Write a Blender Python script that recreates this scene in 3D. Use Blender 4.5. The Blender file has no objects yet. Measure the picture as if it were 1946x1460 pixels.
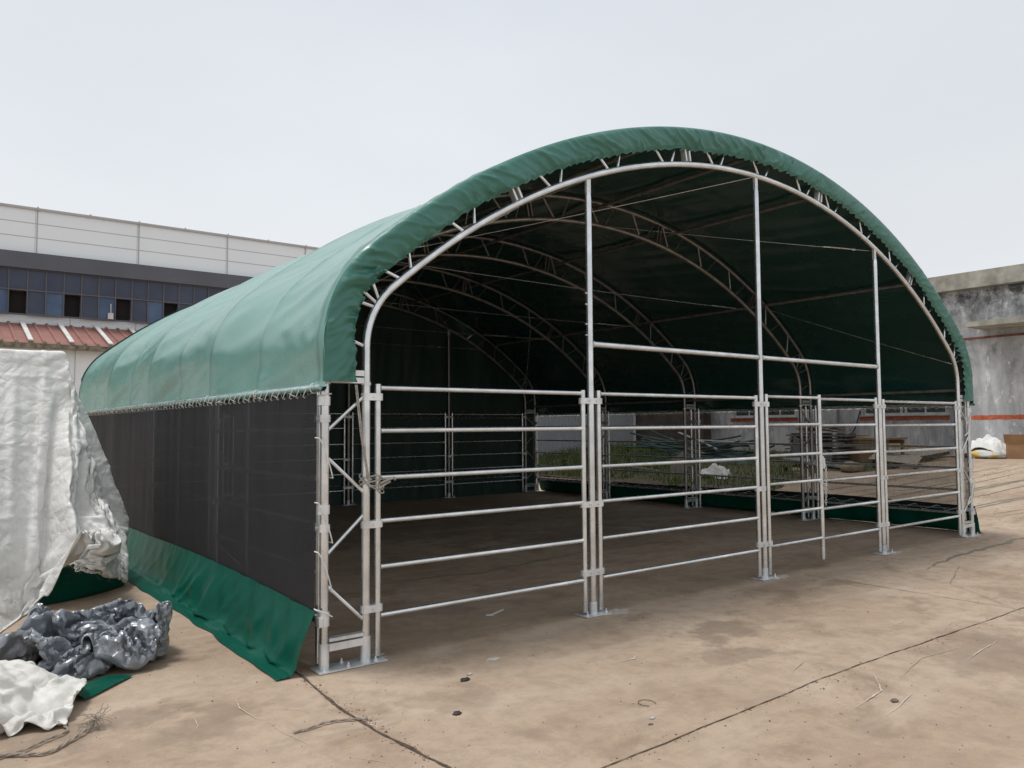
import bpy, math, random
import numpy as np
from mathutils import Vector, Matrix, noise
from math import sin, cos, pi, sqrt, radians, atan2

random.seed(7)
scene = bpy.context.scene
col = scene.collection
ORG = {}          # world origin of every parent, so parts can be written in world coordinates


# ------------------------------------------------------------------ materials
def new_mat(name):
    m = bpy.data.materials.new(name)
    m.use_nodes = True
    nt = m.node_tree
    for n in list(nt.nodes):
        nt.nodes.remove(n)
    out = nt.nodes.new('ShaderNodeOutputMaterial')
    b = nt.nodes.new('ShaderNodeBsdfPrincipled')
    nt.links.new(b.outputs[0], out.inputs[0])
    return m, nt, b, out


def N(nt, kind, **kw):
    n = nt.nodes.new(kind)
    for k, v in kw.items():
        if k.startswith('i_'):
            key = k[2:]
            key = int(key) if key.isdigit() else key.replace('_', ' ')
            n.inputs[key].default_value = v
        else:
            setattr(n, k, v)
    return n


def noise_fac(nt, scale, detail=6, rough=.6, vec=None, dist=0.0, stretch=None):
    tc = N(nt, 'ShaderNodeTexCoord')
    v = tc.outputs['Object'] if vec is None else vec
    if stretch:
        mp = N(nt, 'ShaderNodeMapping')
        mp.inputs['Scale'].default_value = stretch
        nt.links.new(v, mp.inputs['Vector'])
        v = mp.outputs[0]
    n = N(nt, 'ShaderNodeTexNoise')
    n.inputs['Scale'].default_value = scale
    n.inputs['Detail'].default_value = detail
    n.inputs['Roughness'].default_value = rough
    n.inputs['Distortion'].default_value = dist
    nt.links.new(v, n.inputs['Vector'])
    return n.outputs['Fac']


def ramp(nt, fac, stops, interp='LINEAR'):
    r = N(nt, 'ShaderNodeValToRGB')
    r.color_ramp.interpolation = interp
    e = r.color_ramp.elements
    while len(e) > 1:
        e.remove(e[-1])
    e[0].position = stops[0][0]
    e[0].color = (*stops[0][1], 1) if len(stops[0][1]) == 3 else stops[0][1]
    for p, c in stops[1:]:
        x = e.new(p)
        x.color = (*c, 1) if len(c) == 3 else c
    nt.links.new(fac, r.inputs[0])
    return r.outputs[0]


def mix(nt, fac, a, b, mode='MIX'):
    m = N(nt, 'ShaderNodeMix', data_type='RGBA', blend_type=mode)
    for sock, v in ((m.inputs[0], fac), (m.inputs[6], a), (m.inputs[7], b)):
        if isinstance(v, bpy.types.NodeSocket):
            nt.links.new(v, sock)
        elif isinstance(v, (int, float)):
            sock.default_value = v
        else:
            sock.default_value = (*v, 1)
    return m.outputs[2]


def bump(nt, b, height, strength=.3, dist=.01):
    bn = N(nt, 'ShaderNodeBump')
    bn.inputs['Strength'].default_value = strength
    bn.inputs['Distance'].default_value = dist
    nt.links.new(height, bn.inputs['Height'])
    nt.links.new(bn.outputs[0], b.inputs['Normal'])
    return bn


def g(v):
    return (v, v, v)


def simple(name, c1, c2, scale=4, rough=.6, metal=0.0, detail=6, bmp=.0, bdist=.005, bscale=None, stretch=None, lo=.35, hi=.65, spec=.5):
    m, nt, b, out = new_mat(name)
    f = noise_fac(nt, scale, detail, stretch=stretch)
    nt.links.new(ramp(nt, f, [(lo, c1), (hi, c2)]), b.inputs['Base Color'])
    b.inputs['Roughness'].default_value = rough
    b.inputs['Metallic'].default_value = metal
    b.inputs['Specular IOR Level'].default_value = spec
    if bmp:
        f2 = noise_fac(nt, bscale or scale * 6, 5, stretch=stretch)
        bump(nt, b, f2, bmp, bdist)
    return m


M = {}


def mat_steel(name, base, dark, rough, metal=.92):
    m, nt, b, out = new_mat(name)
    f = noise_fac(nt, 9, 3, .5)
    f2 = noise_fac(nt, 3.0, 4, .5, stretch=(1, 1, .6))
    c = ramp(nt, f, [(.32, dark), (.5, base), (.72, tuple(min(1, x * 1.2) for x in base))])
    c = mix(nt, ramp(nt, f2, [(.3, g(0)), (.7, g(.55))]), c, tuple(x * .72 for x in base))
    vo = N(nt, 'ShaderNodeTexVoronoi')
    vo.inputs['Scale'].default_value = 60
    nt.links.new(N(nt, 'ShaderNodeTexCoord').outputs['Object'], vo.inputs['Vector'])
    c = mix(nt, .05, c, mix(nt, .75, vo.outputs['Color'], g(.5)), 'OVERLAY')
    nt.links.new(c, b.inputs['Base Color'])
    b.inputs['Metallic'].default_value = metal
    r = ramp(nt, noise_fac(nt, 7, 3), [(.3, g(rough - .05)), (.7, g(rough + .10))])
    nt.links.new(r, b.inputs['Roughness'])
    bump(nt, b, noise_fac(nt, 26, 2), .05, .002)
    return m


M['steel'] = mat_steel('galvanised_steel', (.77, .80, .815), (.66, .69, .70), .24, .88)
M['steelshade'] = mat_steel('galvanised_steel_shaded', (.40, .385, .365), (.26, .25, .24), .42)  # same galvanising as outside, with the interior shade darkened into its colour
M['plate'] = mat_steel('galvanised_plate', (.80, .82, .83), (.60, .62, .63), .42, .6)
M['dull'] = mat_steel('weathered_steel', (.34, .32, .30), (.20, .19, .18), .5, .7)


def mat_pvc(name, c1, c2, rough=.4, crease=.25, under=None, dusty=.22, spec=.6):
    m, nt, b, out = new_mat(name)
    f = noise_fac(nt, 1.3, 7, .62)
    f3 = noise_fac(nt, 9, 8, .7, stretch=(1, 1, 1))
    c = ramp(nt, f, [(.3, c1), (.7, c2)])
    # pale dust and scuffs
    dust = ramp(nt, f3, [(.58, g(0)), (.80, g(dusty))])
    c = mix(nt, dust, c, tuple(min(1, x * 1.7 + .03) for x in c2))
    if under:
        # darker welded seam bands across the sheet, every half bay
        sxyz = N(nt, 'ShaderNodeSeparateXYZ')
        nt.links.new(N(nt, 'ShaderNodeTexCoord').outputs['Object'], sxyz.inputs[0])
        fr_ = N(nt, 'ShaderNodeMath', operation='PINGPONG')
        nt.links.new(sxyz.outputs['Y'], fr_.inputs[0])
        fr_.inputs[1].default_value = 2.305 / 4
        sm_ = ramp(nt, fr_.outputs[0], [(0, g(.5)), (.010, g(.5)), (.014, g(.1)), (.045, g(.1)), (.050, g(0))])
        c = mix(nt, sm_, c, tuple(x * .35 for x in c1))
    if under:          # inner face darkened: shade under the roof is put into its colour
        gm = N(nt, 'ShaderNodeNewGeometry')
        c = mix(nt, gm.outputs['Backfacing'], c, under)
    nt.links.new(c, b.inputs['Base Color'])
    nt.links.new(ramp(nt, f, [(.3, g(rough - .03)), (.75, g(rough + .08))]), b.inputs['Roughness'])
    b.inputs['Specular IOR Level'].default_value = spec
    # fine scrim weave + soft creases
    cr = N(nt, 'ShaderNodeTexVoronoi', feature='DISTANCE_TO_EDGE')
    cr.inputs['Scale'].default_value = 3.1
    tc = N(nt, 'ShaderNodeTexCoord')
    dn = N(nt, 'ShaderNodeTexNoise')
    dn.inputs['Scale'].default_value = 2.2
    nt.links.new(tc.outputs['Object'], dn.inputs['Vector'])
    vm = N(nt, 'ShaderNodeVectorMath', operation='ADD')
    nt.links.new(tc.outputs['Object'], vm.inputs[0])
    nt.links.new(dn.outputs['Color'], vm.inputs[1])
    nt.links.new(vm.outputs[0], cr.inputs['Vector'])
    h = ramp(nt, cr.outputs['Distance'], [(0, g(0)), (.05, g(1))])
    h2 = mix(nt, .35, h, noise_fac(nt, 5, 2, .4))
    bump(nt, b, h2, crease, .006)
    return m


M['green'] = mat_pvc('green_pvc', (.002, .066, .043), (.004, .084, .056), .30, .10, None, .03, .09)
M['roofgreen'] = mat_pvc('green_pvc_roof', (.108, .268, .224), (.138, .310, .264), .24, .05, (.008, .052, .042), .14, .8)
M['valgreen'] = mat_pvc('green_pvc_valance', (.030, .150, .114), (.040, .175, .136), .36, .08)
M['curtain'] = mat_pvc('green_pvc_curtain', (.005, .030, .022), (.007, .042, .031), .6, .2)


def mat_mesh():
    m, nt, b, out = new_mat('black_shade_mesh')
    f = noise_fac(nt, 1.2, 5)
    f2 = noise_fac(nt, 90, 3, stretch=(1, 1, .08))
    c = ramp(nt, f, [(.3, (.013, .013, .0155)), (.7, (.019, .019, .022))])
    c = mix(nt, ramp(nt, f2, [(.4, g(0)), (.7, g(.5))]), c, (.026, .026, .030))
    nt.links.new(c, b.inputs['Base Color'])
    b.inputs['Roughness'].default_value = .7
    b.inputs['Specular IOR Level'].default_value = .25
    tr = N(nt, 'ShaderNodeBsdfTransparent')
    ms = N(nt, 'ShaderNodeMixShader')
    lw = N(nt, 'ShaderNodeLayerWeight')
    lw.inputs['Blend'].default_value = .5
    fac = ramp(nt, lw.outputs['Facing'], [(.0, g(.34)), (.40, g(.29)), (.62, g(.125)), (.80, g(.075)), (.95, g(.025))])
    mu = N(nt, 'ShaderNodeMath', operation='MULTIPLY')
    nt.links.new(fac, mu.inputs[0])
    nt.links.new(ramp(nt, f2, [(.3, g(.85)), (.7, g(1.15))]), mu.inputs[1])
    nt.links.new(mu.outputs[0], ms.inputs[0])
    nt.links.new(b.outputs[0], ms.inputs[1])
    nt.links.new(tr.outputs[0], ms.inputs[2])
    nt.links.new(ms.outputs[0], out.inputs[0])
    return m


M['mesh'] = mat_mesh()


def mat_tarp(name, c1, c2, dirt, rough=.5, bscale=9, bstr=.5, spec=.4, metal=0, bd=.035):
    m, nt, b, out = new_mat(name)
    f = noise_fac(nt, 2.5, 8, .65)
    c = ramp(nt, f, [(.32, c1), (.62, c2)])
    d = noise_fac(nt, 1.6, 9, .72, dist=.6)
    c = mix(nt, ramp(nt, d, [(.50, g(0)), (.74, g(.75))]), c, dirt)
    nt.links.new(c, b.inputs['Base Color'])
    b.inputs['Roughness'].default_value = rough
    b.inputs['Metallic'].default_value = metal
    b.inputs['Specular IOR Level'].default_value = spec
    tc = N(nt, 'ShaderNodeTexCoord')
    dn = N(nt, 'ShaderNodeTexNoise')
    dn.inputs['Scale'].default_value = 3.0
    nt.links.new(tc.outputs['Object'], dn.inputs['Vector'])
    vm = N(nt, 'ShaderNodeVectorMath', operation='ADD')
    nt.links.new(tc.outputs['Object'], vm.inputs[0])
    sc_ = N(nt, 'ShaderNodeVectorMath', operation='SCALE')
    sc_.inputs['Scale'].default_value = .22
    nt.links.new(dn.outputs['Color'], sc_.inputs[0])
    nt.links.new(sc_.outputs[0], vm.inputs[1])
    hs = []
    for sc in (bscale, bscale * 2.3):
        v = N(nt, 'ShaderNodeTexVoronoi', feature='DISTANCE_TO_EDGE')
        v.inputs['Scale'].default_value = sc
        nt.links.new(vm.outputs[0], v.inputs['Vector'])
        hs.append(v.outputs['Distance'])
    h = mix(nt, .38, hs[0], hs[1])
    h = mix(nt, .12, h, noise_fac(nt, 24, 6, .7))
    bump(nt, b, h, bstr, bd)
    return m


M['whitetarp'] = mat_tarp('white_woven_tarp', (.69, .685, .66), (.79, .785, .765), (.52, .49, .42), .5, 4.2, .75, bd=.055)
M['foldtarp'] = mat_tarp('dirty_white_tarp', (.54, .52, .48), (.66, .65, .61), (.36, .31, .25), .55, 4.2, .7, bd=.05)
M['greytarp'] = mat_tarp('silver_grey_tarp', (.16, .175, .195), (.27, .29, .315), (.12, .125, .14), .29, 8, .5, .7, .25, .03)


def mat_ground():
    m, nt, b, out = new_mat('brown_concrete')
    tc = N(nt, 'ShaderNodeTexCoord')
    P = tc.outputs['Object']
    base = ramp(nt, noise_fac(nt, .55, 9, .6, P), [(.32, (.315, .222, .152)), (.50, (.400, .298, .213)), (.68, (.475, .368, .275))])
    fine = noise_fac(nt, 7, 10, .72, P)
    c = mix(nt, ramp(nt, fine, [(.44, g(0)), (.60, g(.5))]), base, (.265, .203, .152))
    gr = noise_fac(nt, 190, 3, .6, P)
    c = mix(nt, ramp(nt, gr, [(.38, g(.28)), (.48, g(0))]), c, (.20, .155, .115))
    c = mix(nt, ramp(nt, gr, [(.54, g(0)), (.66, g(.25))]), c, (.56, .46, .37))
    md = noise_fac(nt, 1.9, 8, .66, P, dist=.5)
    c = mix(nt, ramp(nt, md, [(.36, g(.55)), (.47, g(0))]), c, (.225, .158, .110))
    c = mix(nt, ramp(nt, md, [(.56, g(0)), (.66, g(.38))]), c, (.50, .405, .315))
    # long swept smears
    sm = noise_fac(nt, 2.2, 7, .6, P, stretch=(.35, 1.6, 1))
    c = mix(nt, ramp(nt, sm, [(.52, g(0)), (.66, g(.40))]), c, (.50, .41, .32))
    sp = noise_fac(nt, 60, 5, .7, P)
    c = mix(nt, ramp(nt, sp, [(.60, g(0)), (.72, g(.45))]), c, (.20, .15, .11))
    c = mix(nt, ramp(nt, noise_fac(nt, 45, 4, .6, P), [(.64, g(0)), (.72, g(.5))]), c, (.50, .42, .33))
    # rinsed / oily stains at fixed places on the slab
    wob = N(nt, 'ShaderNodeTexNoise')
    wob.inputs['Scale'].default_value = 1.9
    wob.inputs['Detail'].default_value = 8
    wob.inputs['Roughness'].default_value = .68
    nt.links.new(P, wob.inputs['Vector'])
    for (x, y, rx, ry, s) in ((2.75, -.92, .75, .42, .62), (2.25, -1.35, .45, .2, .4), (4.6, -.55, .8, .16, .45), (3.5, -2.35, 1.1, .5, .38), (1.0, 1.0, 2.0, .6, .3),
                              (.35, -1.0, .5, .25, .25), (-1.3, -.1, .6, .4, .45), (-.9, -.5, .4, .3, .3), (5.2, 3.5, 3.2, 1.2, .45), (2.9, 5.2, 2.5, 1.5, .4), (7.2, -2.4, 1.2, .5, .25)):
        mp = N(nt, 'ShaderNodeMapping')
        mp.inputs['Location'].default_value = (-x / rx, -y / ry, 0)
        mp.inputs['Scale'].default_value = (1 / rx, 1 / ry, 0)
        nt.links.new(P, mp.inputs['Vector'])
        ln = N(nt, 'ShaderNodeVectorMath', operation='LENGTH')
        nt.links.new(mp.outputs[0], ln.inputs[0])
        ad = N(nt, 'ShaderNodeMath', operation='MULTIPLY_ADD')
        nt.links.new(wob.outputs['Fac'], ad.inputs[0])
        ad.inputs[1].default_value = 3.6
        nt.links.new(ln.outputs['Value'], ad.inputs[2])
        k = ramp(nt, ad.outputs[0], [(.0, g(s)), (.45, g(s))])
        mr = N(nt, 'ShaderNodeMapRange')
        mr.inputs['From Min'].default_value = 2.50
        mr.inputs['From Max'].default_value = 2.20
        mr.inputs['To Max'].default_value = s
        nt.links.new(ad.outputs[0], mr.inputs['Value'])
        c = mix(nt, mr.outputs[0], c, (.185, .138, .104))
    # pits
    vo = N(nt, 'ShaderNodeTexVoronoi')
    vo.inputs['Scale'].default_value = 6.5
    nt.links.new(P, vo.inputs['Vector'])
    pit = ramp(nt, vo.outputs['Distance'], [(.0, g(1)), (.035, g(.7)), (.06, g(0))])
    c = mix(nt, pit, c, (.09, .065, .05))
    nt.links.new(c, b.inputs['Base Color'])
    nt.links.new(ramp(nt, fine, [(.35, g(.62)), (.65, g(.85))]), b.inputs['Roughness'])
    b.inputs['Specular IOR Level'].default_value = .35
    h = mix(nt, .5, fine, sp)
    h = mix(nt, pit, h, g(0))
    bump(nt, b, h, .16, .004)
    return m


M['ground'] = mat_ground()


def mat_concwall():
    m, nt, b, out = new_mat('weathered_render')
    tc = N(nt, 'ShaderNodeTexCoord')
    P = tc.outputs['Object']
    f1 = noise_fac(nt, .9, 10, .7, P, dist=.4)
    f2 = noise_fac(nt, 2.2, 9, .7, P, stretch=(1, 1.6, .25))
    c = ramp(nt, f1, [(.34, (.22, .225, .235)), (.44, (.47, .475, .485)), (.60, (.62, .625, .63))])
    c = mix(nt, ramp(nt, f2, [(.44, g(0)), (.60, g(.7))]), c, (.33, .33, .345))
    f3 = noise_fac(nt, 5, 10, .75, P, stretch=(1, 1, .4))
    c = mix(nt, ramp(nt, f3, [(.56, g(0)), (.62, g(.85))]), c, (.80, .80, .79))
    # soot under the parapet
    sx = N(nt, 'ShaderNodeSeparateXYZ')
    nt.links.new(P, sx.inputs[0])
    mr = N(nt, 'ShaderNodeMapRange')
    mr.inputs['From Min'].default_value = 3.2
    mr.inputs['From Max'].default_value = 4.7
    nt.links.new(sx.outputs['Z'], mr.inputs['Value'])
    f4 = noise_fac(nt, 1.7, 10, .75, P)
    ml = N(nt, 'ShaderNodeMath', operation='MULTIPLY')
    nt.links.new(mr.outputs[0], ml.inputs[0])
    nt.links.new(ramp(nt, f4, [(.42, g(0)), (.56, g(1.0))]), ml.inputs[1])
    c = mix(nt, ml.outputs[0], c, (.075, .075, .078))
    nt.links.new(c, b.inputs['Base Color'])
    b.inputs['Roughness'].default_value = .9
    bump(nt, b, f3, .3, .02)
    return m


M['concwall'] = mat_concwall()
M['parapet'] = simple('stained_concrete', (.24, .225, .19), (.48, .46, .40), 2.2, .9, detail=10, bmp=.3, bdist=.02)
M['orange'] = simple('faded_orange_paint', (.42, .085, .035), (.62, .16, .075), 5, .8, detail=9, lo=.4, hi=.6)
M['rust'] = simple('rusty_red_pipe', (.14, .045, .03), (.24, .09, .06), 5, .7)
M['frame'] = simple('white_window_frame', (.42, .42, .40), (.55, .55, .53), 4, .6)
M['winglass'] = simple('dark_window_glass', (.02, .025, .028), (.045, .05, .055), 1.2, .15)
M['brownwall'] = simple('brown_stained_shadowed_wall', (.055, .045, .038), (.13, .105, .085), 1.6, .95, detail=10, bmp=.4, bdist=.03)  # brown wall colour with the tree shadow mixed in
M['greysheet'] = simple('grey_sheet_fence', (.66, .68, .73), (.74, .77, .82), 1.3, .6)
M['clad'] = simple('white_cladding', (.80, .845, .87), (.83, .875, .90), .25, .6)
M['seam'] = simple('cladding_joint', (.40, .40, .40), (.46, .45, .45), .5, .6)
M['darkband'] = simple('dark_grey_fascia', (.085, .088, .105), (.105, .108, .125), .3, .5)
M['factwall'] = simple('white_lower_wall', (.74, .78, .79), (.80, .83, .84), .5, .7, detail=8)


def mat_glass(name, c1, c2, rough=.12):
    m, nt, b, out = new_mat(name)
    f = noise_fac(nt, .55, 6, .6)
    nt.links.new(ramp(nt, f, [(.35, c1), (.65, c2)]), b.inputs['Base Color'])
    b.inputs['Roughness'].default_value = rough
    b.inputs['Specular IOR Level'].default_value = .35
    return m


M['pane'] = mat_glass('tinted_pane', (.035, .045, .075), (.055, .068, .105))
M['bluepane'] = mat_glass('light_blue_pane', (.05, .085, .165), (.10, .16, .26))
M['void'] = simple('dark_opening', (.008, .006, .006), (.015, .011, .010), 1, .9)
M['mullion'] = simple('grey_mullion', (.09, .085, .095), (.12, .115, .125), 1, .5)
M['redroof'] = simple('red_corrugated_sheet', (.23, .105, .085), (.31, .145, .118), .9, .7, detail=9)
M['gutter'] = simple('mossy_gutter', (.075, .062, .042), (.30, .27, .20), 3.0, .9, detail=9)
M['whitestrip'] = simple('white_ridge_strip', (.55, .54, .51), (.68, .67, .64), 2, .8)
M['cord'] = simple('white_cord', (.62, .62, .60), (.74, .74, .72), 30, .7)
M['oldrope'] = simple('frayed_grey_rope', (.22, .18, .145), (.38, .33, .27), 70, .95, bmp=.8, bdist=.004, bscale=260)
M['strap'] = simple('dirty_white_tie', (.30, .28, .24), (.46, .44, .39), 40, .9, bmp=.5, bdist=.003)
M['dirt'] = simple('joint_dirt', (.055, .036, .026), (.13, .090, .065), 25, .95, bmp=.8, bdist=.01)
M['jointstain'] = simple('joint_stain', (.235, .170, .122), (.30, .225, .165), 12, .9)
M['crackdark'] = simple('crack_dark', (.04, .028, .02), (.10, .072, .052), 30, .95)
M['chalk'] = simple('chalk_scratch', (.42, .35, .28), (.66, .60, .52), 30, .95)
M['faintchalk'] = simple('faint_scratch', (.36, .285, .21), (.44, .36, .28), 24, .95)
M['cement'] = simple('cement_dust', (.36, .31, .27), (.55, .50, .46), 22, .95)
M['greenline'] = simple('green_streak', (.135, .150, .118), (.225, .20, .150), 3.5, .9, detail=9)
M['stoneblack'] = simple('black_chip', (.012, .012, .014), (.03, .03, .032), 30, .6)
M['stone'] = simple('brown_stone', (.10, .072, .052), (.22, .165, .12), 30, .9)
M['palestone'] = simple('pale_stone', (.38, .37, .34), (.52, .51, .48), 30, .9)
M['rock'] = simple('sandstone', (.26, .20, .14), (.42, .34, .25), 5, .9, bmp=.6, bdist=.03)
M['wood'] = simple('raw_timber', (.26, .165, .085), (.42, .29, .16), 3, .8, stretch=(1, 8, 1), bmp=.2)
M['oldwood'] = simple('grey_weathered_timber', (.10, .085, .072), (.24, .21, .185), 4, .9, stretch=(1, 5, 1), bmp=.3)
M['palewood'] = simple('pale_slat_timber', (.42, .36, .29), (.60, .55, .47), 4, .85, stretch=(1, 5, 1))
M['yellowwood'] = simple('yellow_board', (.42, .29, .12), (.56, .42, .20), 3, .8)
M['card'] = simple('brown_cardboard', (.27, .155, .075), (.36, .215, .115), 2, .85)
M['sackwhite'] = mat_tarp('white_sack', (.70, .70, .67), (.80, .80, .78), (.55, .53, .47), .6, 7, .6)
M['sackyellow'] = simple('yellow_printed_sack', (.52, .53, .50), (.55, .38, .10), 3.2, .7, detail=3, lo=.48, hi=.56, bmp=.5, bdist=.03)
M['brickred'] = simple('red_brick_sack', (.24, .06, .05), (.34, .11, .08), 9, .85, bmp=.5, bdist=.03)
M['greentube'] = simple('green_wrapped_tube', (.02, .055, .055), (.05, .10, .095), 4, .5)
M['junkgrey'] = simple('grey_scrap_sheet', (.16, .17, .17), (.30, .31, .31), 3, .6)
M['soil'] = simple('earth', (.075, .060, .040), (.16, .125, .085), 3, .95, detail=9, bmp=.7, bdist=.04)


def mat_grass(name, c1, c2, c3):
    m, nt, b, out = new_mat(name)
    c = ramp(nt, noise_fac(nt, 1.3, 6, .7), [(.32, c1), (.5, c2), (.68, c3)])
    nt.links.new(c, b.inputs['Base Color'])
    b.inputs['Roughness'].default_value = .6
    return m


M['grass'] = mat_grass('weed_green', (.075, .125, .030), (.125, .19, .05), (.24, .25, .09))
M['leaf'] = mat_grass('vine_leaf', (.02, .045, .015), (.04, .075, .025), (.07, .10, .04))


# ------------------------------------------------------------------ mesh builder
class MB:
    def __init__(s):
        s.v, s.f, s.m = [], [], []

    def quadgrid(s, P, closed_u=False):
        """P[i][j] points"""
        b = len(s.v)
        n, k = len(P), len(P[0])
        for r in P:
            s.v += [tuple(p) for p in r]
        for i in range(n - 1 + (1 if closed_u else 0)):
            for j in range(k - 1):
                a = b + i * k + j
                c = b + ((i + 1) % n) * k + j
                s.f.append((a, a + 1, c + 1, c))

    def tube(s, pts, r, n=8, cap=True, closed=False):
        pts = [Vector(p) for p in pts]
        q = len(pts)
        rs = r if isinstance(r, (list, tuple)) else [r] * q
        b = len(s.v)
        up = None
        for i, p in enumerate(pts):
            if closed:
                t = (pts[(i + 1) % q] - pts[i - 1])
            else:
                t = (pts[min(i + 1, q - 1)] - pts[max(i - 1, 0)])
            if t.length < 1e-9:
                t = Vector((0, 0, 1))
            t.normalize()
            if up is None:
                a = Vector((0, 0, 1)) if abs(t.z) < .9 else Vector((1, 0, 0))
                up = t.cross(a).normalized()
            up = (up - t * up.dot(t))
            if up.length < 1e-6:
                up = t.orthogonal()
            up.normalize()
            w = t.cross(up)
            for k in range(n):
                a = 2 * pi * k / n
                s.v.append(tuple(p + (up * cos(a) + w * sin(a)) * rs[i]))
        for i in range(q - 1 + (1 if closed else 0)):
            for k in range(n):
                a = b + i * n + k
                a2 = b + i * n + (k + 1) % n
                c = b + ((i + 1) % q) * n + k
                c2 = b + ((i + 1) % q) * n + (k + 1) % n
                s.f.append((a, a2, c2, c))
        if cap and not closed:
            s.f.append(tuple(b + k for k in reversed(range(n))))
            s.f.append(tuple(b + (q - 1) * n + k for k in range(n)))
        return s

    def box(s, lo, hi, mat=None):
        b = len(s.v)
        for z in (lo[2], hi[2]):
            for x, y in ((lo[0], lo[1]), (hi[0], lo[1]), (hi[0], hi[1]), (lo[0], hi[1])):
                p = Vector((x, y, z))
                s.v.append(tuple(mat @ p if mat is not None else p))
        for f in ((0, 3, 2, 1), (4, 5, 6, 7), (0, 1, 5, 4), (1, 2, 6, 5), (2, 3, 7, 6), (3, 0, 4, 7)):
            s.f.append(tuple(b + i for i in f))
        return s

    def slab(s, p, q, w, h, up=(0, 0, 1)):
        """board from p to q, width w, thickness h"""
        p, q, up = Vector(p), Vector(q), Vector(up)
        t = (q - p).normalized()
        u = t.cross(up).normalized()
        n = u.cross(t).normalized()
        b = len(s.v)
        for e in (p, q):
            for a, c in ((-1, -1), (1, -1), (1, 1), (-1, 1)):
                s.v.append(tuple(e + u * a * w / 2 + n * c * h / 2))
        for f in ((0, 1, 2, 3), (7, 6, 5, 4), (0, 4, 5, 1), (1, 5, 6, 2), (2, 6, 7, 3), (3, 7, 4, 0)):
            s.f.append(tuple(b + i for i in f))
        return s

    def prism(s, poly, z0, z1, mat=None):
        b = len(s.v)
        n = len(poly)
        for z in (z0, z1):
            for x, y in poly:
                p = Vector((x, y, z))
                s.v.append(tuple(mat @ p if mat is not None else p))
        s.f.append(tuple(b + i for i in reversed(range(n))))
        s.f.append(tuple(b + n + i for i in range(n)))
        for i in range(n):
            j = (i + 1) % n
            s.f.append((b + i, b + j, b + n + j, b + n + i))
        return s

    def build(s, name, mat, parent=None, smooth=False, org=None, sharp=35):
        o0 = Vector(ORG.get(parent.name, (0, 0, 0))) if parent is not None else Vector(org or (0, 0, 0))
        me = bpy.data.meshes.new(name)
        me.from_pydata([tuple(Vector(v) - o0) for v in s.v], [], s.f)
        me.materials.append(mat)
        me.update()
        if smooth:
            me.polygons.foreach_set('use_smooth', [True] * len(me.polygons))
            if sharp:
                me.set_sharp_from_angle(angle=radians(sharp))
        o = bpy.data.objects.new(name, me)
        col.objects.link(o)
        if parent is not None:
            o.parent = parent
        else:
            o.location = o0
        ORG[o.name] = tuple(o0)
        return o


def tag(o, label=None, cat=None, group=None, kind=None):
    if label: o['label'] = label
    if cat: o['category'] = cat
    if group: o['group'] = group
    if kind: o['kind'] = kind
    return o


def empty(name, loc, label=None, cat=None, group=None):
    o = bpy.data.objects.new(name, None)
    o.empty_display_size = .2
    o.location = loc
    col.objects.link(o)
    ORG[o.name] = tuple(loc)
    return tag(o, label, cat, group)


def copy_tree(o, parent=None):
    c = o.copy()
    col.objects.link(c)
    c.parent = parent
    for ch in list(o.children):
        copy_tree(ch, c)
    return c


def nz(x, y, z=0.0):
    return noise.noise(Vector((x, y, z)))


def fr(x, y, z=0.0, o=4):
    return noise.fractal(Vector((x, y, z)), 1.0, 2.0, o)


def gz(x):
    t = min(max((x - 10.5) / 11.5, 0), 1)
    return .54 * t * t * (3 - 2 * t)


def sstep(a, b, x):    # smooth step, also for a > b
    t = min(max((x - a) / (b - a), 0), 1)
    return t * t * (3 - 2 * t)


# ------------------------------------------------------------------ ground
def ground():
    xs = [-250, -120, -60, -30, -14, -6, 0, 5, 10] + [10.5 + .5 * i for i in range(1, 24)] + [24, 30, 45, 80, 150, 300]
    ys = [-200, -100, -50, -20, -8, 0, 8, 16, 30, 50, 90, 160, 300]
    b = MB()
    b.quadgrid([[(x, y, gz(x)) for y in ys] for x in xs])
    b.f = [tuple(reversed(f)) for f in b.f]
    o = b.build('ground', M['ground'], smooth=True, sharp=0)
    tag(o, kind='structure')


ground()


def strip(name, pts, wfun, mat, z=.004, kind='structure', step=.03, jit=.004):
    """thin flat irregular ribbon on the slab"""
    b = MB()
    P = []
    for a, c in zip(pts[:-1], pts[1:]):
        L = sqrt((c[0] - a[0]) ** 2 + (c[1] - a[1]) ** 2)
        n = max(2, int(L / step))
        for i in range(n):
            t = i / n
            P.append((a[0] + (c[0] - a[0]) * t, a[1] + (c[1] - a[1]) * t))
    P.append(pts[-1])
    rows = []
    for i, (x, y) in enumerate(P):
        x2, y2 = P[min(i + 1, len(P) - 1)]
        x1, y1 = P[max(i - 1, 0)]
        dx, dy = x2 - x1, y2 - y1
        L = sqrt(dx * dx + dy * dy) or 1
        nx, ny = -dy / L, dx / L
        o = nz(x * 3.1, y * 3.1, 5) * jit * 3 + nz(x * 17, y * 17, 2) * jit
        w = wfun(i / (len(P) - 1)) * (.35 + 1.6 * abs(nz(x * 5, y * 5, 9)) + .5 * random.random())
        rows.append([(x + nx * (o - w), y + ny * (o - w), gz(x) + z), (x + nx * (o + w), y + ny * (o + w), gz(x) + z)])
    b.quadgrid(rows)
    b.f = [tuple(reversed(f)) for f in b.f]
    o = b.build(name, mat)
    tag(o, kind=kind)
    return o


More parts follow.
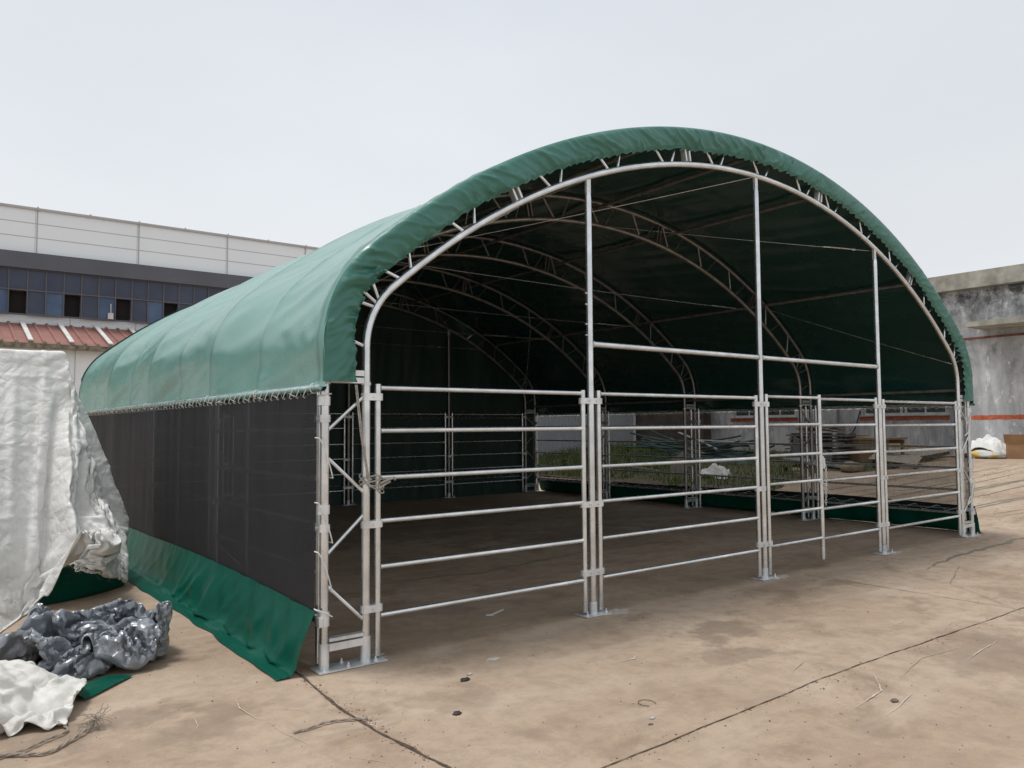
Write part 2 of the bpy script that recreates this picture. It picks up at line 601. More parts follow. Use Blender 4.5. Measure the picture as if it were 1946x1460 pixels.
strip('slab_joint', [(-14, -2.0), (.41, -2.04), (2.4, -1.97), (5.11, -2.02), (9, -2.03), (21.9, -2.0)], lambda t: .0042, M['dirt'], .004)
strip('slab_joint', [(-.15, .3), (-.15, -.04), (-.19, -.6), (-.19, -1.09), (-.13, -1.62), (-.16, -2.03)], lambda t: .009, M['dirt'], .004)
strip('slab_joint', [(-.16, -2.06), (-.14, -6.5)], lambda t: .010, M['dirt'], .004)
strip('slab_joint', [(5.02, -.15), (5.0, -2.0)], lambda t: .003, M['crackdark'], .004)
strip('slab_crack', [(1.9, 1.9), (2.3, 1.35), (2.9, 1.15), (3.5, .6), (4.1, .25)], lambda t: .0022, M['crackdark'], .004, jit=.012)
strip('slab_crack', [(5.0, -2.0), (5.6, -1.25), (6.6, -.9)], lambda t: .0016, M['crackdark'], .008, jit=.006)
for pts, w, m in (([(-.56, -.13), (-.585, -.17), (-.62, -.33), (-.61, -.53), (-.575, -.58)], .005, 'chalk'), ([(-.57, -.58), (-.56, -.75), (-.53, -.9), (-.5, -1.05)], .0028, 'faintchalk'),
                  ([(-.52, -.42), (-.38, -.55), (-.33, -.68)], .003, 'faintchalk'), ([(-.33, -.5), (-.1, -.62), (-.05, -.78)], .0025, 'faintchalk'),
                  ([(-.2, -.93), (-.16, -1.0), (-.19, -1.06)], .004, 'chalk'), ([(-.85, -.32), (-.87, -.44), (-.9, -.5)], .003, 'chalk'),
                  ([(1.5, -1.0), (1.66, -1.02), (1.74, -.98)], .010, 'chalk'), ([(1.9, -2.35), (2.3, -2.3), (2.55, -2.12)], .007, 'chalk'),
                  ([(1.95, -2.5), (2.15, -2.48), (2.4, -2.42)], .006, 'chalk'), ([(2.6, -2.25), (3.1, -2.15), (3.6, -2.2)], .005, 'faintchalk'),
                  ([(3.2, -2.35), (3.9, -2.28)], .006, 'chalk'), ([(2.2, -1.8), (2.45, -1.72)], .005, 'faintchalk'), ([(4.0, -1.9), (4.25, -1.86)], .006, 'chalk'),
                  ([(7.2, -.75), (8.6, -.85), (10.2, -1.0)], .008, 'chalk'), ([(1.2, .2), (1.5, .35)], .008, 'faintchalk'), ([(-.42, -1.25), (-.3, -1.42), (-.33, -1.55)], .003, 'faintchalk')):
    strip('scratch_mark', pts, lambda t, w=w: .42 * w * (.2 + sin(pi * min(max(t, .02), .98))), M[m], .005, jit=.005, step=.012)
# thin flat green lines across the yard and shelter floor
rg = random.Random(3)
for k in range(15):
    y0 = -1.2 + k * .42 + rg.uniform(-.1, .1)
    x0 = 10.2 + rg.uniform(-.6, 1.5)
    pts = [(x0, y0)]
    for j in range(5):
        pts.append((x0 + (j + 1) * rg.uniform(1.3, 1.9), pts[-1][1] + rg.uniform(-.12, .10) - .22))
    w = rg.uniform(.012, .035)
    strip('streak_line', pts, lambda t, w=w: w * (.25 + sin(pi * min(max(t, .02), .98))), M['greenline'], .004 + .0005 * (k % 3), jit=.006, step=.12)
strip('streak_line', [(6.2, -.75), (7.2, -.6), (8.6, -.55), (9.9, -.5)], lambda t: .03 * sin(pi * min(max(t, .05), .95)), M['greenline'], .004, jit=.02)
for y0 in (2.2, 3.3, 5.1):
    strip('streak_line', [(1.2, y0), (2.6, y0 - .2), (4.4, y0 + .1), (6.5, y0 - .1)], lambda t: .014 * sin(pi * min(max(t, .05), .95)), M['greenline'], .004, jit=.02)

# ------------------------------------------------------------------ shelter geometry
T = .28
W = 9.15
D = 2.305
NB = 4
YB = D * NB
CXB, CZB, RB = 4.575, -2.275, 6.24
FX, FZ, FR = .83, 2.009, .55
TH = atan2(4.284, -3.745)          # tangent angle between corner bend and crown arc


def stations(n_leg=4, n_f=14, n_b=60, z0=0.0):
    """list of (kind, param) for the whole arch, left to right"""
    S = []
    for i in range(n_leg):
        S.append(('L', z0 + (FZ - z0) * i / n_leg))
    for i in range(n_f):
        S.append(('F', pi + (TH - pi) * i / n_f))
    for i in range(n_b + 1):
        S.append(('B', TH + (pi - 2 * TH) * i / n_b))
    for i in range(1, n_f + 1):
        S.append(('G', (pi - TH) - (pi - TH) * i / n_f))
    for i in range(1, n_leg + 1):
        S.append(('R', FZ + (z0 - FZ) * i / n_leg))
    return S


def arch_pt(st, d):
    """(x, z, nx, nz) at offset d outside the inner chord"""
    k, a = st
    if k == 'L': return (T - d, a, -1, 0)
    if k == 'R': return (W - T + d, a, 1, 0)
    if k == 'F': return (FX + (FR + d) * cos(a), FZ + (FR + d) * sin(a), cos(a), sin(a))
    if k == 'G': return (W - FX + (FR + d) * cos(a), FZ + (FR + d) * sin(a), cos(a), sin(a))
    return (CXB + (RB + d) * cos(a), CZB + (RB + d) * sin(a), cos(a), sin(a))


def crown_angle(x):
    return math.acos((x - CXB) / RB)


SH = empty('livestock_shelter', (4.575, YB / 2, 0), 'open fronted livestock shelter with green arched tarpaulin roof and galvanised trusses', 'shelter')
RL = .0275          # leg and post tube radius


def clamp_ring(b, xa, xb, y, z, r=.033, h=.046, axis='x'):
    """flat band clamped round two or three pipes, with bolt heads"""
    poly = []
    for i in range(9):
        a = pi / 2 + pi * i / 8
        poly.append((xa + r * cos(a), r * sin(a)))
    for i in range(9):
        a = -pi / 2 + pi * i / 8
        poly.append((xb + r * cos(a), r * sin(a)))
    if axis == 'x':
        mat = Matrix.Translation((0, y, z))
    else:
        mat = Matrix.Translation((y, 0, z)) @ Matrix.Rotation(pi / 2, 4, 'Z')
    b.prism(poly, -h / 2, h / 2, mat)
    xm = [(xa + xb) / 2] if xb - xa < .12 else [xa + (xb - xa) * .26, xa + (xb - xa) * .74]
    for x in xm:
        for sgn in (-1, 1):
            p = mat @ Vector((x, sgn * (r - .002), 0))
            q = mat @ Vector((x, sgn * (r + .011), 0))
            b.tube([p, q], .0085, 6)


def make_arch(y, front=False):
    st_o = stations(z0=.012)
    inn, outr = MB(), MB()
    inn.tube([(arch_pt(s, 0)[0], y, arch_pt(s, 0)[1]) for s in st_o], RL, 12)
    outr.tube([(arch_pt(s, T)[0], y, arch_pt(s, T)[1]) for s in st_o], RL - .002, 12)
    inn.v += [];
    b = MB()
    b.v = inn.v + outr.v
    n0 = len(inn.v)
    b.f = inn.f + [tuple(i + n0 for i in f) for f in outr.f]
    ms_ = M['steel'] if front else M['steelshade']
    arch = b.build('truss_arch', ms_, SH, True)
    # lattice in the legs
    rw = .0115

    def bar(sa, da, sb, db):
        a, c = arch_pt(sa, da), arch_pt(sb, db)
        lb = MB()
        lb.tube([(a[0], y, a[1]), (c[0], y, c[1])], rw, 7, False)
        lb.build('web_bar', ms_, arch, True)
    for zo, zi in ((.51, .275), (.71, .93), (1.30, 1.08), (1.48, 1.69)):
        for k in 'LR':
            bar((k, zo), T - .02, (k, zi), .02)
    # corner bends
    for k, f in (('F', lambda a: a), ('G', lambda a: pi - a)):
        for ao, ai in ((pi - .12, pi - .02 + .0), (pi - .42, pi - .50), (pi - .58, pi - .56), (pi - .80, pi - .62)):
            bar((k, f(ao)), T - .015, (k, f(ai)), .02)
    # crown: splice plates and V bars between them
    sp = [TH + .01, crown_angle(1.55), crown_angle(3.5), crown_angle(5.65), crown_angle(7.6), pi - TH - .01]
    for i in range(5):
        a0, a1 = sp[i], sp[i + 1]
        nodes = (.2, .53, .87) if 0 < i < 4 else (.15, .62)
        if i == 4: nodes = (.38, .85)
        if i == 3: nodes = (.13, .47, .80)
        for f in nodes:
            a = a0 + (a1 - a0) * f
            g_ = .0095
            h_ = .022
            bar(('B', a + g_), .02, ('B', a + g_ + h_), T - .015)
            bar(('B', a - g_), .02, ('B', a - g_ - h_), T - .015)
    for a in sp[1:5]:
        pb = MB()
        for da in (-.0042, .0042):
            p, q = arch_pt(('B', a + da), RL * .9), arch_pt(('B', a + da), T - RL * .9)
            pb.slab((p[0], y, p[1]), (q[0], y, q[1]), .055, .018, up=(cos(a + pi / 2), 0, sin(a + pi / 2)))
        o = pb.build('splice_plate', M['plate'] if front else M['steelshade'], arch)
    for k in (0, 1):
        xa, xb = (.0, T) if k == 0 else (W - T, W)
        for z, h in ((1.775, .036), (1.822, .036), (.118, .045), (.175, .02)):
            pb = MB()
            pb.box((xa + RL * .9, y - .026, z), (xb - RL * .9, y + .026, z + h))
            pb.build('cross_plate', M['plate'], arch)
        for x in (xa, xb):
            for za, zb in ((.012, .165), (1.765, 1.785)):
                pb = MB()
                pb.tube([(x, y, za), (x, y, zb)], RL + .005, 14)
                pb.build('sleeve', M['plate'], arch, True)
        bp = MB()
        bp.box((xa - .06, y - .075, .004), (xb + .12 if k == 0 else xb + .07, y + .075, .013))
        for bx, by in ((xa - .02, -.05), (xa + .14, -.05), (xb + .05, -.045), (xa + .14, .05)):
            bp.tube([(bx, y + by, .01), (bx, y + by, .040)], .006, 6)
            bp.tube([(bx, y + by, .013), (bx, y + by, .022)], .012, 6)
        bp.build('base_plate', M['plate'], arch)
    return arch


for i in range(NB + 1):
    make_arch(i * D, i == 0)

# purlins along the outer chord
PUR = [('L', 1.93), ('B', crown_angle(1.35)), ('B', crown_angle(3.27)), ('B', pi / 2), ('B', crown_angle(5.88)), ('B', crown_angle(7.8)), ('R', 1.93)]
for s in PUR:
    p = arch_pt(s, T - .060)
    b = MB()
    b.tube([(p[0], .03, p[1]), (p[0], YB - .03, p[1])], .021, 10)
    b.build('purlin', M['dull'], SH, True)
# hem pipes of the roof sheet
for x in (-.045, W + .045):
    b = MB()
    b.tube([(x, -.02, 1.745), (x, YB + .05, 1.745)], .019, 10)
    b.build('hem_pipe', M['steel'], SH, True)

# posts
PX = (2.2613, 4.5358, 6.8188)


def inner_z(x):
    return CZB + sqrt(RB * RB - (x - CXB) ** 2)


for y in (0.0, YB):
    for x in PX:
        zt = inner_z(x) - RL
        b = MB()
        b.tube([(x, y, .012), (x, y, zt - .17)], RL, 14)
        b.tube([(x, y, zt - .17), (x, y, zt - .12), (x, y, zt - .10)], [RL, RL * .92, RL * .75], 14)
        b.tube([(x, y, 2.36), (x, y, 2.365)], RL + .002, 14)
        p = b.build('post', M['steel'] if y == 0 else M['steelshade'], SH, True)
        q = MB()
        q.box((x - .022, y - .012, zt - .16), (x + .022, y + .012, zt + .012))
        for zz in (-.13, -.09, -.05, -.02):
            for xx in (-.011, .011):
                q.tube([(x + xx, y - .014, zt + zz), (x + xx, y + .014, zt + zz)], .005, 6)
        q.build('top_bracket', M['plate'], p)
        q = MB()
        q.box((x - .13, y - .075, .004), (x + .13, y + .075, .013))
        q.tube([(x, y, .012), (x, y, .10)], RL + .005, 14)
        for bx in (-.1, .1):
            q.tube([(x + bx, y - .045, .01), (x + bx, y - .045, .045)], .006, 6)
            q.tube([(x + bx, y - .045, .013), (x + bx, y - .045, .024)], .012, 6)
        q.build('base_plate', M['plate'], p, False)
        if y == 0 and x == PX[0]:
            q = MB()
            for zz in (2.22, 2.31, 2.47, 2.56):
                q.tube([(x - RL - .016, y, zz), (x - RL + .005, y, zz)], .007, 6)
            q.build('bolt', M['plate'], p)
# header rail
for a, c in ((PX[0], PX[1]), (PX[1], PX[2])):
    b = MB()
    b.tube([(a + .02, 0, 2.15), (c - .02, 0, 2.15)], .0235, 12)
    for e, sg in ((a, 1), (c, -1)):
        b.tube([(e + sg * .026, 0, 2.15), (e + sg * .036, 0, 2.15)], .031, 12)
    b.build('header_rail', M['steel'], SH, True)

# clamps on the front and back rows, and along the sides
for y in (0.0, YB):
    for z in (1.69, .87, .335):
        for xa, xb in ((T, T + .085), (W - T - .085, W - T)):
            b = MB()
            clamp_ring(b, xa, xb, y, z)
            b.build('clamp', M['plate'], SH)
        for x in PX:
            b = MB()
            if z == .87 and x > 3:
                clamp_ring(b, x - .085 if x < 5 else x, x if x < 5 else x + .085, y, z)
            else:
                clamp_ring(b, x - .085, x + .085, y, z)
            b.build('clamp', M['plate'], SH)
for x in (0, W):
    for i in range(NB + 1):
        for z in (1.55, .87, .335):
            ya = i * D - (.085 if i else 0)
            yb = i * D + (.085 if i < NB else 0)
            b = MB()
            clamp_ring(b, ya, yb, x, z, axis='y')
            b.build('clamp', M['plate'], SH)


# tie cables
def cable(p, q, tb=None, sag=.01):
    p, q = Vector(p), Vector(q)
    pts = [p.lerp(q, t / 12) - Vector((0, 0, sag * sin(pi * t / 12))) for t in range(13)]
    b = MB()
    b.tube(pts, .0035, 5)
    o = b.build('brace_cable', M['steel'], SH, True)
    if tb:
        a, c = p.lerp(q, tb - .03), p.lerp(q, tb + .03)
        m = MB()
        d = (c - a).normalized()
        u = Vector((0, 0, 1)).cross(d).normalized() * .010
        m.tube([a + u, c + u], .004, 5)
        m.tube([a - u, c - u], .004, 5)
        m.tube([a - d * .06, a + d * .02], .006, 6)
        m.tube([c - d * .02, c + d * .06], .006, 6)
        ring = [c + d * (.09 + .025 * cos(t * pi / 4)) + Vector((0, 0, .012 * sin(t * pi / 4))) for t in range(8)]
        m.tube(ring, .003, 5, closed=True)
        m.build('turnbuckle', M['steel'], o, True)
    return o


for i in (1, 2, 3, 4):
    zz = inner_z(1.55) - .02
    cable((1.55, i * D, zz), (7.6, i * D, zz), .9 if i < 3 else .8, .02)
cable((1.6, D, inner_z(1.6)), (4.53, 0, inner_z(4.53) - .01), .07)
cable((4.63, D, inner_z(4.63)), (6.9, 0, inner_z(6.9)), .86)
cable((7.8, D, 3.24), (W - T, 0, 2.25), .93)
cable((T, D, 2.2), (1.55, 0, inner_z(1.55) - .03), .9)
cable((1.55, D, 3.17), (2.2, 0, inner_z(2.2) - .03), .75)
for x0, x1 in ((T, 2.2), (2.2, 4.57), (6.9, 4.6), (W - T, 7.2)):
    z0 = inner_z(x0) if 1 < x0 < 8 else 2.2
    cable((x0, 4 * D, z0), (x1, 3 * D, inner_z(x1)), .2)


# ------------------------------------------------------------------ roof sheet
def roof_cover():
    st = stations(6, 22, 170, 1.745)
    st = [s for s in st]
    d0 = T + .028
    ys = []
    y = -.065
    while y < YB + .11:
        ys.append(y)
        y += .045 if y < 1.0 else .065
    # arc length
    sl = [0]
    for a, c in zip(st[:-1], st[1:]):
        p, q = arch_pt(a, T), arch_pt(c, T)
        sl.append(sl[-1] + sqrt((p[0] - q[0]) ** 2 + (p[1] - q[1]) ** 2))
    LT = sl[-1]
    rows = []
    for i, s in enumerate(st):
        row = []
        l = sl[i]
        e = min(l, LT - l)
        for y in ys:
            t = (y % D) / D if 0 <= y <= YB else 0
            sag = .058 * sin(pi * t) ** .7 if 0 < t < 1 else 0
            tm = abs(((y / D) % 1) - .5) * D
            seam = .009 * math.exp(-(tm / .035) ** 2) + .004 * math.exp(-(min(abs(y % D), D - y % D) / .05) ** 2)
            low = math.exp(-(e / 1.0))
            w = .020 * fr(l * 1.1, y * .55, 3) + .034 * low * nz(l * 2.4 + y * .3, y * .45, 17)
            w += (.009 + .022 * low) * (1 - 2 * abs(nz(l * 3.6 + y * .8, y * .5, 7)))
            w += .007 * low * nz(l * 11 - y * 2.1, y * 1.4, 1)
            # tension creases running from each arch into the bay
            near = math.exp(-(min(t, 1 - t) * D / .35))
            w += .013 * near * nz(l * 8 + y * 3, y * 2.0, 11)
            fy = math.exp(-max(y, 0) / .5)
            w += .015 * fy * nz(l * 7 - y * 5.5, y * 2, 21)
            # gathered puckers along the hem
            w += .004 * math.exp(-(e / .10)) * sin(y * 46 + 3 * nz(y * 2, 0, 5))
            ta = min(abs(y - D * round(y / D)), 9)
            w *= 1 - .92 * math.exp(-(ta / .13) ** 2) * (1 if y > .3 else .3)
            d = d0 - sag + w * .8 + seam + .012
            d = max(d, T + .014) if t < .04 or t > .96 else max(d, T - .03)
            x, z, nx, nz_ = arch_pt(s, d)
            yy = y
            if y < 0:
                x, z, nx, nz_ = arch_pt(s, d0 + .006 + w * .5 - .012 * (y / .065) ** 2)
            z += (.006 * nz(y * 1.3, 0, 9) if e < .12 else 0)
            row.append((x, yy, z))
        rows.append(row)
    # roll the hem under the pipe at both sides
    hemL, hemR = [], []
    for k, a in enumerate((.0, .6, 1.3, 2.0, 2.7, 3.3)):
        r = .027
        hemL.append([(-.045 + .004 - r * cos(a) * 1.0 - .006, y, 1.745 - r * sin(a) + .003 * nz(y * 9, a)) for y in ys])
        hemR.append([(W + .045 + .002 + r * cos(a), y, 1.745 - r * sin(a)) for y in ys])
    b = MB()
    b.quadgrid(list(reversed(hemL)) + rows + hemR)
    b.f = [tuple(reversed(f)) for f in b.f]
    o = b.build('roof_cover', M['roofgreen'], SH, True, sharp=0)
    return o


RC = roof_cover()


def seams():
    for y in [D * .5 + D * i for i in range(NB)] + [.13] + [D * i for i in range(1, NB)]:
        pass


def valance(y0, sgn, name='front_valance'):
    st = stations(18, 90, 760, 1.78)
    sl = [0]
    for a, c in zip(st[:-1], st[1:]):
        p, q = arch_pt(a, T), arch_pt(c, T)
        sl.append(sl[-1] + sqrt((p[0] - q[0]) ** 2 + (p[1] - q[1]) ** 2))
    LT = sl[-1]
    rows = []
    NV = 16
    for i, s in enumerate(st):
        l = sl[i]
        e = min(l, LT - l)
        corner = math.exp(-((e - .75) / .45) ** 2)          # gathers bunch on the corner bends
        depth = .205 + .012 * nz(l * 1.3, 2) + .008 * nz(l * 6, 3) + .03 * math.exp(-e / .3)
        row = []
        for j in range(NV + 1):
            v = j / NV
            A = (.009 + .026 * v) * (1 + .8 * corner)
            sk = (1 if l < LT / 2 else -1)
            f = .7 * nz(l * 2.6 - v * .9 * sk, v * .7, 31)
            # sharp oblique pleats of uneven spacing
            for fq, sd_, am_ in ((3.1, 8, 1.0), (6.5, 18, .75), (12, 28, .25)):
                q = nz(l * fq - v * fq * .22 * sk + .5 * nz(l * 3, v * 2, 4), v * .35, sd_)
                f += am_ * ((1 - min(1, abs(q) * 5.5)) ** 1.3 - .15) * (.55 + .9 * abs(nz(l * 1.7, 0, sd_ + 50)) * 2)
            f += (1 + .8 * corner) * .30 * v ** 4 * sin(l * 62 + 5 * nz(l * 4, 0, 3))
            A *= 1 - .55 * sstep(LT * .45, LT * .75, l)
            y = y0 - sgn * (.006 + .012 * sin(pi * min(1, v * 1.15)) + A * f)
            dd = T + .040 - depth * v
            if v < .08:
                dd = T + .040 - depth * v * .6
                y = y0 + sgn * (.012 * (1 - v / .08)) - sgn * .004
            dd += .006 * v * sin(l * 62 + 5 * nz(l * 4, 0, 3)) + .006 * v * nz(l * 12, 1)
            if v > .93:
                y += sgn * .02
            x, z, nx, nz_ = arch_pt(s, dd)
            if s[0] in 'LR' and i in (0, len(st) - 1):
                z += .0
            row.append((x, y, z))
        rows.append(row)
    b = MB()
    b.quadgrid(rows)
    o = b.build(name, M['valgreen'], SH, True, sharp=0)
    return o


VF = valance(-.062, 1)
VB = valance(YB + .10, -1)
VF['label'] = 'gathered green front valance'
b = MB()
for x in (.095, .112):
    for k in range(14):
        b.tube([(x, -.0945 + .004 * sin(k), 1.79 + k * .0145), (x, -.0945 + .004 * sin(k), 1.80 + k * .0145)], .0012, 4)
# side nets
for x, nm in ((-.052, -1), (W + .052, 1)):
    rows = []
    ny, nzv = 150, 26
    for j in range(nzv + 1):
        v = j / nzv
        row = []
        for i in range(ny + 1):
            y = .015 + (YB - .03) * i / ny
            z0 = .36 + .03 * sin(pi * min(y / 4.2, 1)) - .06 * sstep(3.5, 9, y)
            zt = 1.708 - .006 * abs(sin(y * pi / .115))
            z = z0 - .05 + (zt - z0 + .05) * v
            w = .006 * fr(y * 1.5, z * 1.2, 4) + .006 * nz(y * 6, z * .5, 2) * (.3 + v) + .003 * sin(pi * v) * nz(y * 3, z * 3)
            row.append((x + nm * (.006 + w), y, z))
        rows.append(row)
    b = MB()
    b.quadgrid(rows)
    b.build('side_net', M['mesh'], SH, True, sharp=0)
    # lacing hooks between hem pipe and net
    b = MB()
    n = 78
    cordp = []
    for i in range(n):
        y = .12 + (YB - .2) * i / n
        xo = x + nm * .022
        cordp += [(xo, y, 1.742), (xo + nm * .006, y + .004, 1.724), (xo + nm * .004, y + .03, 1.708), (xo, y + .055, 1.690), (xo - nm * .012, y + .058, 1.684),
                  (xo - nm * .045, y + .08, 1.70), (xo - nm * .045, y + .10, 1.735)]
    b.tube(cordp, .0036, 5)
    b.build('lacing', M['cord'], SH, True)
    for y in (.06, 1.10, D, 4.61, 6.9):
        ring = [(x + nm * (-.002) + .026 * cos(t * pi / 5), y + .003 * sin(t), 1.740 + .032 * sin(t * pi / 5)) for t in range(10)]
        b = MB()
        b.tube(ring, .0042, 5, closed=True)
        b.build('tie', M['cord'], SH, True)
    # cord seam at the foot of the net (inside)
    b = MB()
    cp = []
    for i in range(30):
        y = .15 + i * .305
        xi = x - nm * .035
        cp += [(xi, y, .36), (xi - nm * .01, y + .09, .325), (xi - nm * .012, y + .17, .30), (xi, y + .20, .30), (x + nm * .012, y + .22, .31), (x + nm * .012, y + .29, .35)]
    b.tube(cp, .004, 5)
    b.build('lacing', M['plate'], SH, True)
    b = MB()
    b.tube([(x - nm * .03, .05, .33), (x - nm * .03, YB - .05, .30)], .007, 6)
    b.build('foot_cable', M['dull'], SH, True)
    b = MB()
    cp = []
    for i in range(30):
        y = .15 + i * .305
        xi = x - nm * .04
        cp += [(xi, y, 1.725), (xi - nm * .01, y + .09, 1.71), (xi, y + .18, 1.695), (x + nm * .012, y + .20, 1.70), (x + nm * .012, y + .29, 1.72)]
    b.tube(cp, .003, 5)
    b.build('lacing', M['plate'], SH, True)


# ground skirts
def skirt(side):
    x0 = -.058 if side < 0 else W + .058
    rows = []
    ny = 230
    NV = 40
    for i in range(ny + 1):
        y = -.02 + (YB + .04) * i / ny
        z0 = .375 + .03 * sin(pi * min(max(y, 0) / 4.2, 1)) - .06 * sstep(3.5, 9, y)
        out = .20 + .03 * nz(y * .8, 3) + .018 * nz(y * 2.6, 8) + .07 * sstep(1.0, 5.0, y)
        if y > 5:
            out += .05
        # kinks where the sheet folds onto the slab
        kink = max(0, 1 - abs((y - .55) / .16)) * .05 + max(0, 1 - abs((y - 1.45) / .22)) * .06 + max(0, 1 - abs((y - 3.1) / .3)) * .03
        row = []
        for j in range(NV + 1):
            v = j / NV
            # hang, then round onto the ground
            hz = .62
            if v < hz:
                t = v / hz
                z = z0 * (1 - t) + .012 * t
                x = .012 + .105 * t ** 1.6
                bulge = .020 * sin(pi * t)
                x += bulge
                fold = nz(y * 5.0 + .9 * t, t * .7, 4)
                fold2 = (1 - min(1, abs(nz(y * 3.4 - t * 1.1, t * .5, 14)) * 3)) ** 2
                x += (.010 + .034 * t) * fold * 1.2 * (1 if y < 2.4 else .25) + .034 * fold2 * t * (1 if y < 2.8 else .25)
                x += .0025 * (1 - t) ** 4 * sin(y * 95 + 4 * nz(y * 6, 1))
                z += kink * t * .8
                # soften into the floor
                if t > .8:
                    k = (t - .8) / .2
                    x += .03 * k * k
                    z = z * (1 - .15 * k) + .003
            else:
                t = (v - hz) / (1 - hz)
                x = .012 + .105 + .03 + .014 * nz(y * 3.4, 4) + (out - .10) * t
                z = .006 + .007 * (1 - t) + kink * .8 * (1 - t) ** 2 * (1 + .4 * nz(y * 9, 1))
                z += .007 * abs(nz(y * 3.2, t * 1.8, 6)) + .005 * max(0, nz(y * 11, t * 5, 2)) + .014 * t * max(0, nz(y * 2.2, 0, 77))
            row.append((x0 + side * x, y, max(z, .003)))
        rows.append(row)
    b = MB()
    b.quadgrid(rows)
    if side > 0:
        b.f = [tuple(reversed(f)) for f in b.f]
    b.build('ground_skirt', M['green'], SH, True, sharp=0)


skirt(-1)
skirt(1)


# back curtain
def curtain():
    st = stations(3, 12, 60, 1.72)
    top = [arch_pt(s, T + .062)[:2] for s in st]
    rows = []
    nx = 260
    for i in range(nx + 1):
        x = -.02 + (W + .04) * i / nx
        # roof height there
        zt = 1.72
        for (xa, za), (xc, zc) in zip(top[:-1], top[1:]):
            if xa <= x <= xc and xc > xa:
                zt = za + (zc - za) * (x - xa) / (xc - xa)
        row = []
        for j in range(61):
            v = j / 60
            z = -.02 + (zt + .02) * v
            w = .030 * nz(x * 2.1 + z * .35, z * .28, 5) + .018 * nz(x * 6 - z * .5, z * .4, 9) + .012 * fr(x * 1.2, z * 1.5, 2)
            w *= .4 + .6 * min(1, abs(z - 1.72) * 2 + .2)
            row.append((x, YB + .055 + w, z))
        rows.append(row)
    b = MB()
    b.quadgrid(rows)
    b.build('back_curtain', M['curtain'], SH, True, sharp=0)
    for z, am in ((1.72, .17), (.40, .10)):
        b = MB()
        b.tube([(.1, YB + .02, z - am * .3), (W - .1, YB + .02, z - am * .3)], .004, 5)
        b.build('lacing_wire', M['steel'], SH, True)
        n = 28
        cp = []
        for i in range(n):
            x = .25 + i * (W - .5) / n
            cp += [(x, YB + .015, z - am * .3), (x + .11, YB + .022, z + am * .7), (x + .24, YB + .015, z - am * .3)]
        b = MB()
        b.tube(cp, .0035, 5)
        b.build('lacing', M['steel'], SH, True)


curtain()

# cord wound on the corner legs
for lx, sg in ((0.0, -1), (W, 1)):
    for z in (1.30, .90, .60, .25):
        drop = .25 if z > .3 else .05
        pts = [(lx + sg * .058, .015, z + .13)] + [(lx + sg * (.058 - t * .095), -.036 - .01 * sin(pi * t), z + .13 - drop * t ** 1.3) for t in [q / 10 for q in range(11)]] + [(lx - sg * .036, .01, z - .12 if z > .3 else z + .08)]
        b = MB()
        b.tube(pts, .0042, 6)
        b.build('cord_loop', M['cord'], SH, True)
    b = MB()
    b.tube([(lx + .036 * cos(t * pi / 6), .036 * sin(t * pi / 6), 1.70 + .006 * cos(t * pi / 6)) for t in range(12)], .0045, 6, closed=True)
    b.build('cord_loop', M['cord'], SH, True)
    for z in (1.66, .985, .30):
        b = MB()
        b.tube([(lx, 0, z - .028), (lx, 0, z + .028)], RL + .0045, 14)
        b.box((lx + sg * .02, -.03, z - .028), (lx + sg * .045, .03, z + .028))
        b.build('band', M['plate'], SH, True)

for z0 in (1.32, .42):
    b = MB()
    b.tube([(W - .21, -.04, z0), (W - .14, -.06, z0 + .05), (W - .05, -.05, z0 + .27)], .011, 8)
    b.build('corner_tie', M['cord'], SH, True)
b = MB()
b.tube([(W - .14, -.03, 1.80), (W - .135, -.035, 1.35)], .008, 6)
b.build('corner_tie', M['cord'], SH, True)

# loose tie straps on the left inner leg
b = MB()
for dx in (0, .010):
    b.tube([(.19 + dx, -.03, 1.765), (.22 + dx, -.045, 1.45), (.265 + dx, -.05, 1.18), (.29 + dx, -.045, 1.155)], .0045, 5)
for k in range(5):
    z = 1.10 + k * .017
    cx_, w_ = (T + .04), .085
    pts = [(cx_ + w_ * cos(t * pi / 8), .042 * sin(t * pi / 8) - .004, z + .02 * sin(t * pi / 4 + k) - .02 * cos(t * pi / 8)) for t in range(16)]
    b.tube(pts, .0045, 5, closed=True)
b.tube([(.36, -.05, 1.13), (.40, -.06, 1.15), (.46, -.05, 1.165), (.475, -.03, 1.15)], .008, 6)
b.tube([(.35, -.05, 1.10), (.40, -.055, 1.13), (.43, -.05, 1.14)], .007, 6)
tag(b.build('tie_rope', M['strap'], smooth=True), 'dirty white tie rope knotted round the left front truss leg', 'rope')

# cement smears round the feet
for x, y in ((PX[0] + .17, -.05), (PX[1] + .17, -.04), (PX[2] + .19, -.03), (.33, .05), (W - .1, -.05)):
    poly = []
    for k in range(22):
        a = 2 * pi * k / 22
        r = .085 + .07 * nz(x + cos(a), y + sin(a) * 2, k * .3)
        poly.append((x + 1.6 * r * cos(a), y + .8 * r * sin(a)))
    b = MB()
    b.prism(poly, .0005, .0035)
    tag(b.build('cement_patch', M['cement']), kind='structure')


# ------------------------------------------------------------------ corral panels
RZ = (1.75, 1.47, 1.165, .885, .59, .28)


def make_panel(L):
    root = empty('corral_fence', (0, 0, 0))
    for x in (0, L):
        b = MB()
        b.tube([(x, 0, .03), (x, 0, 1.775)], .0205, 12)
        b.build('stile', M['steel'], root, True)
    for z in RZ:
        b = MB()
        b.tube([(.018, 0, z), (.03, 0, z), (L - .03, 0, z), (L - .018, 0, z)], [.020, .0165, .0165, .020], 12)
        b.build('rail', M['steel'], root, True)
    return root


PANEL_CACHE = {}


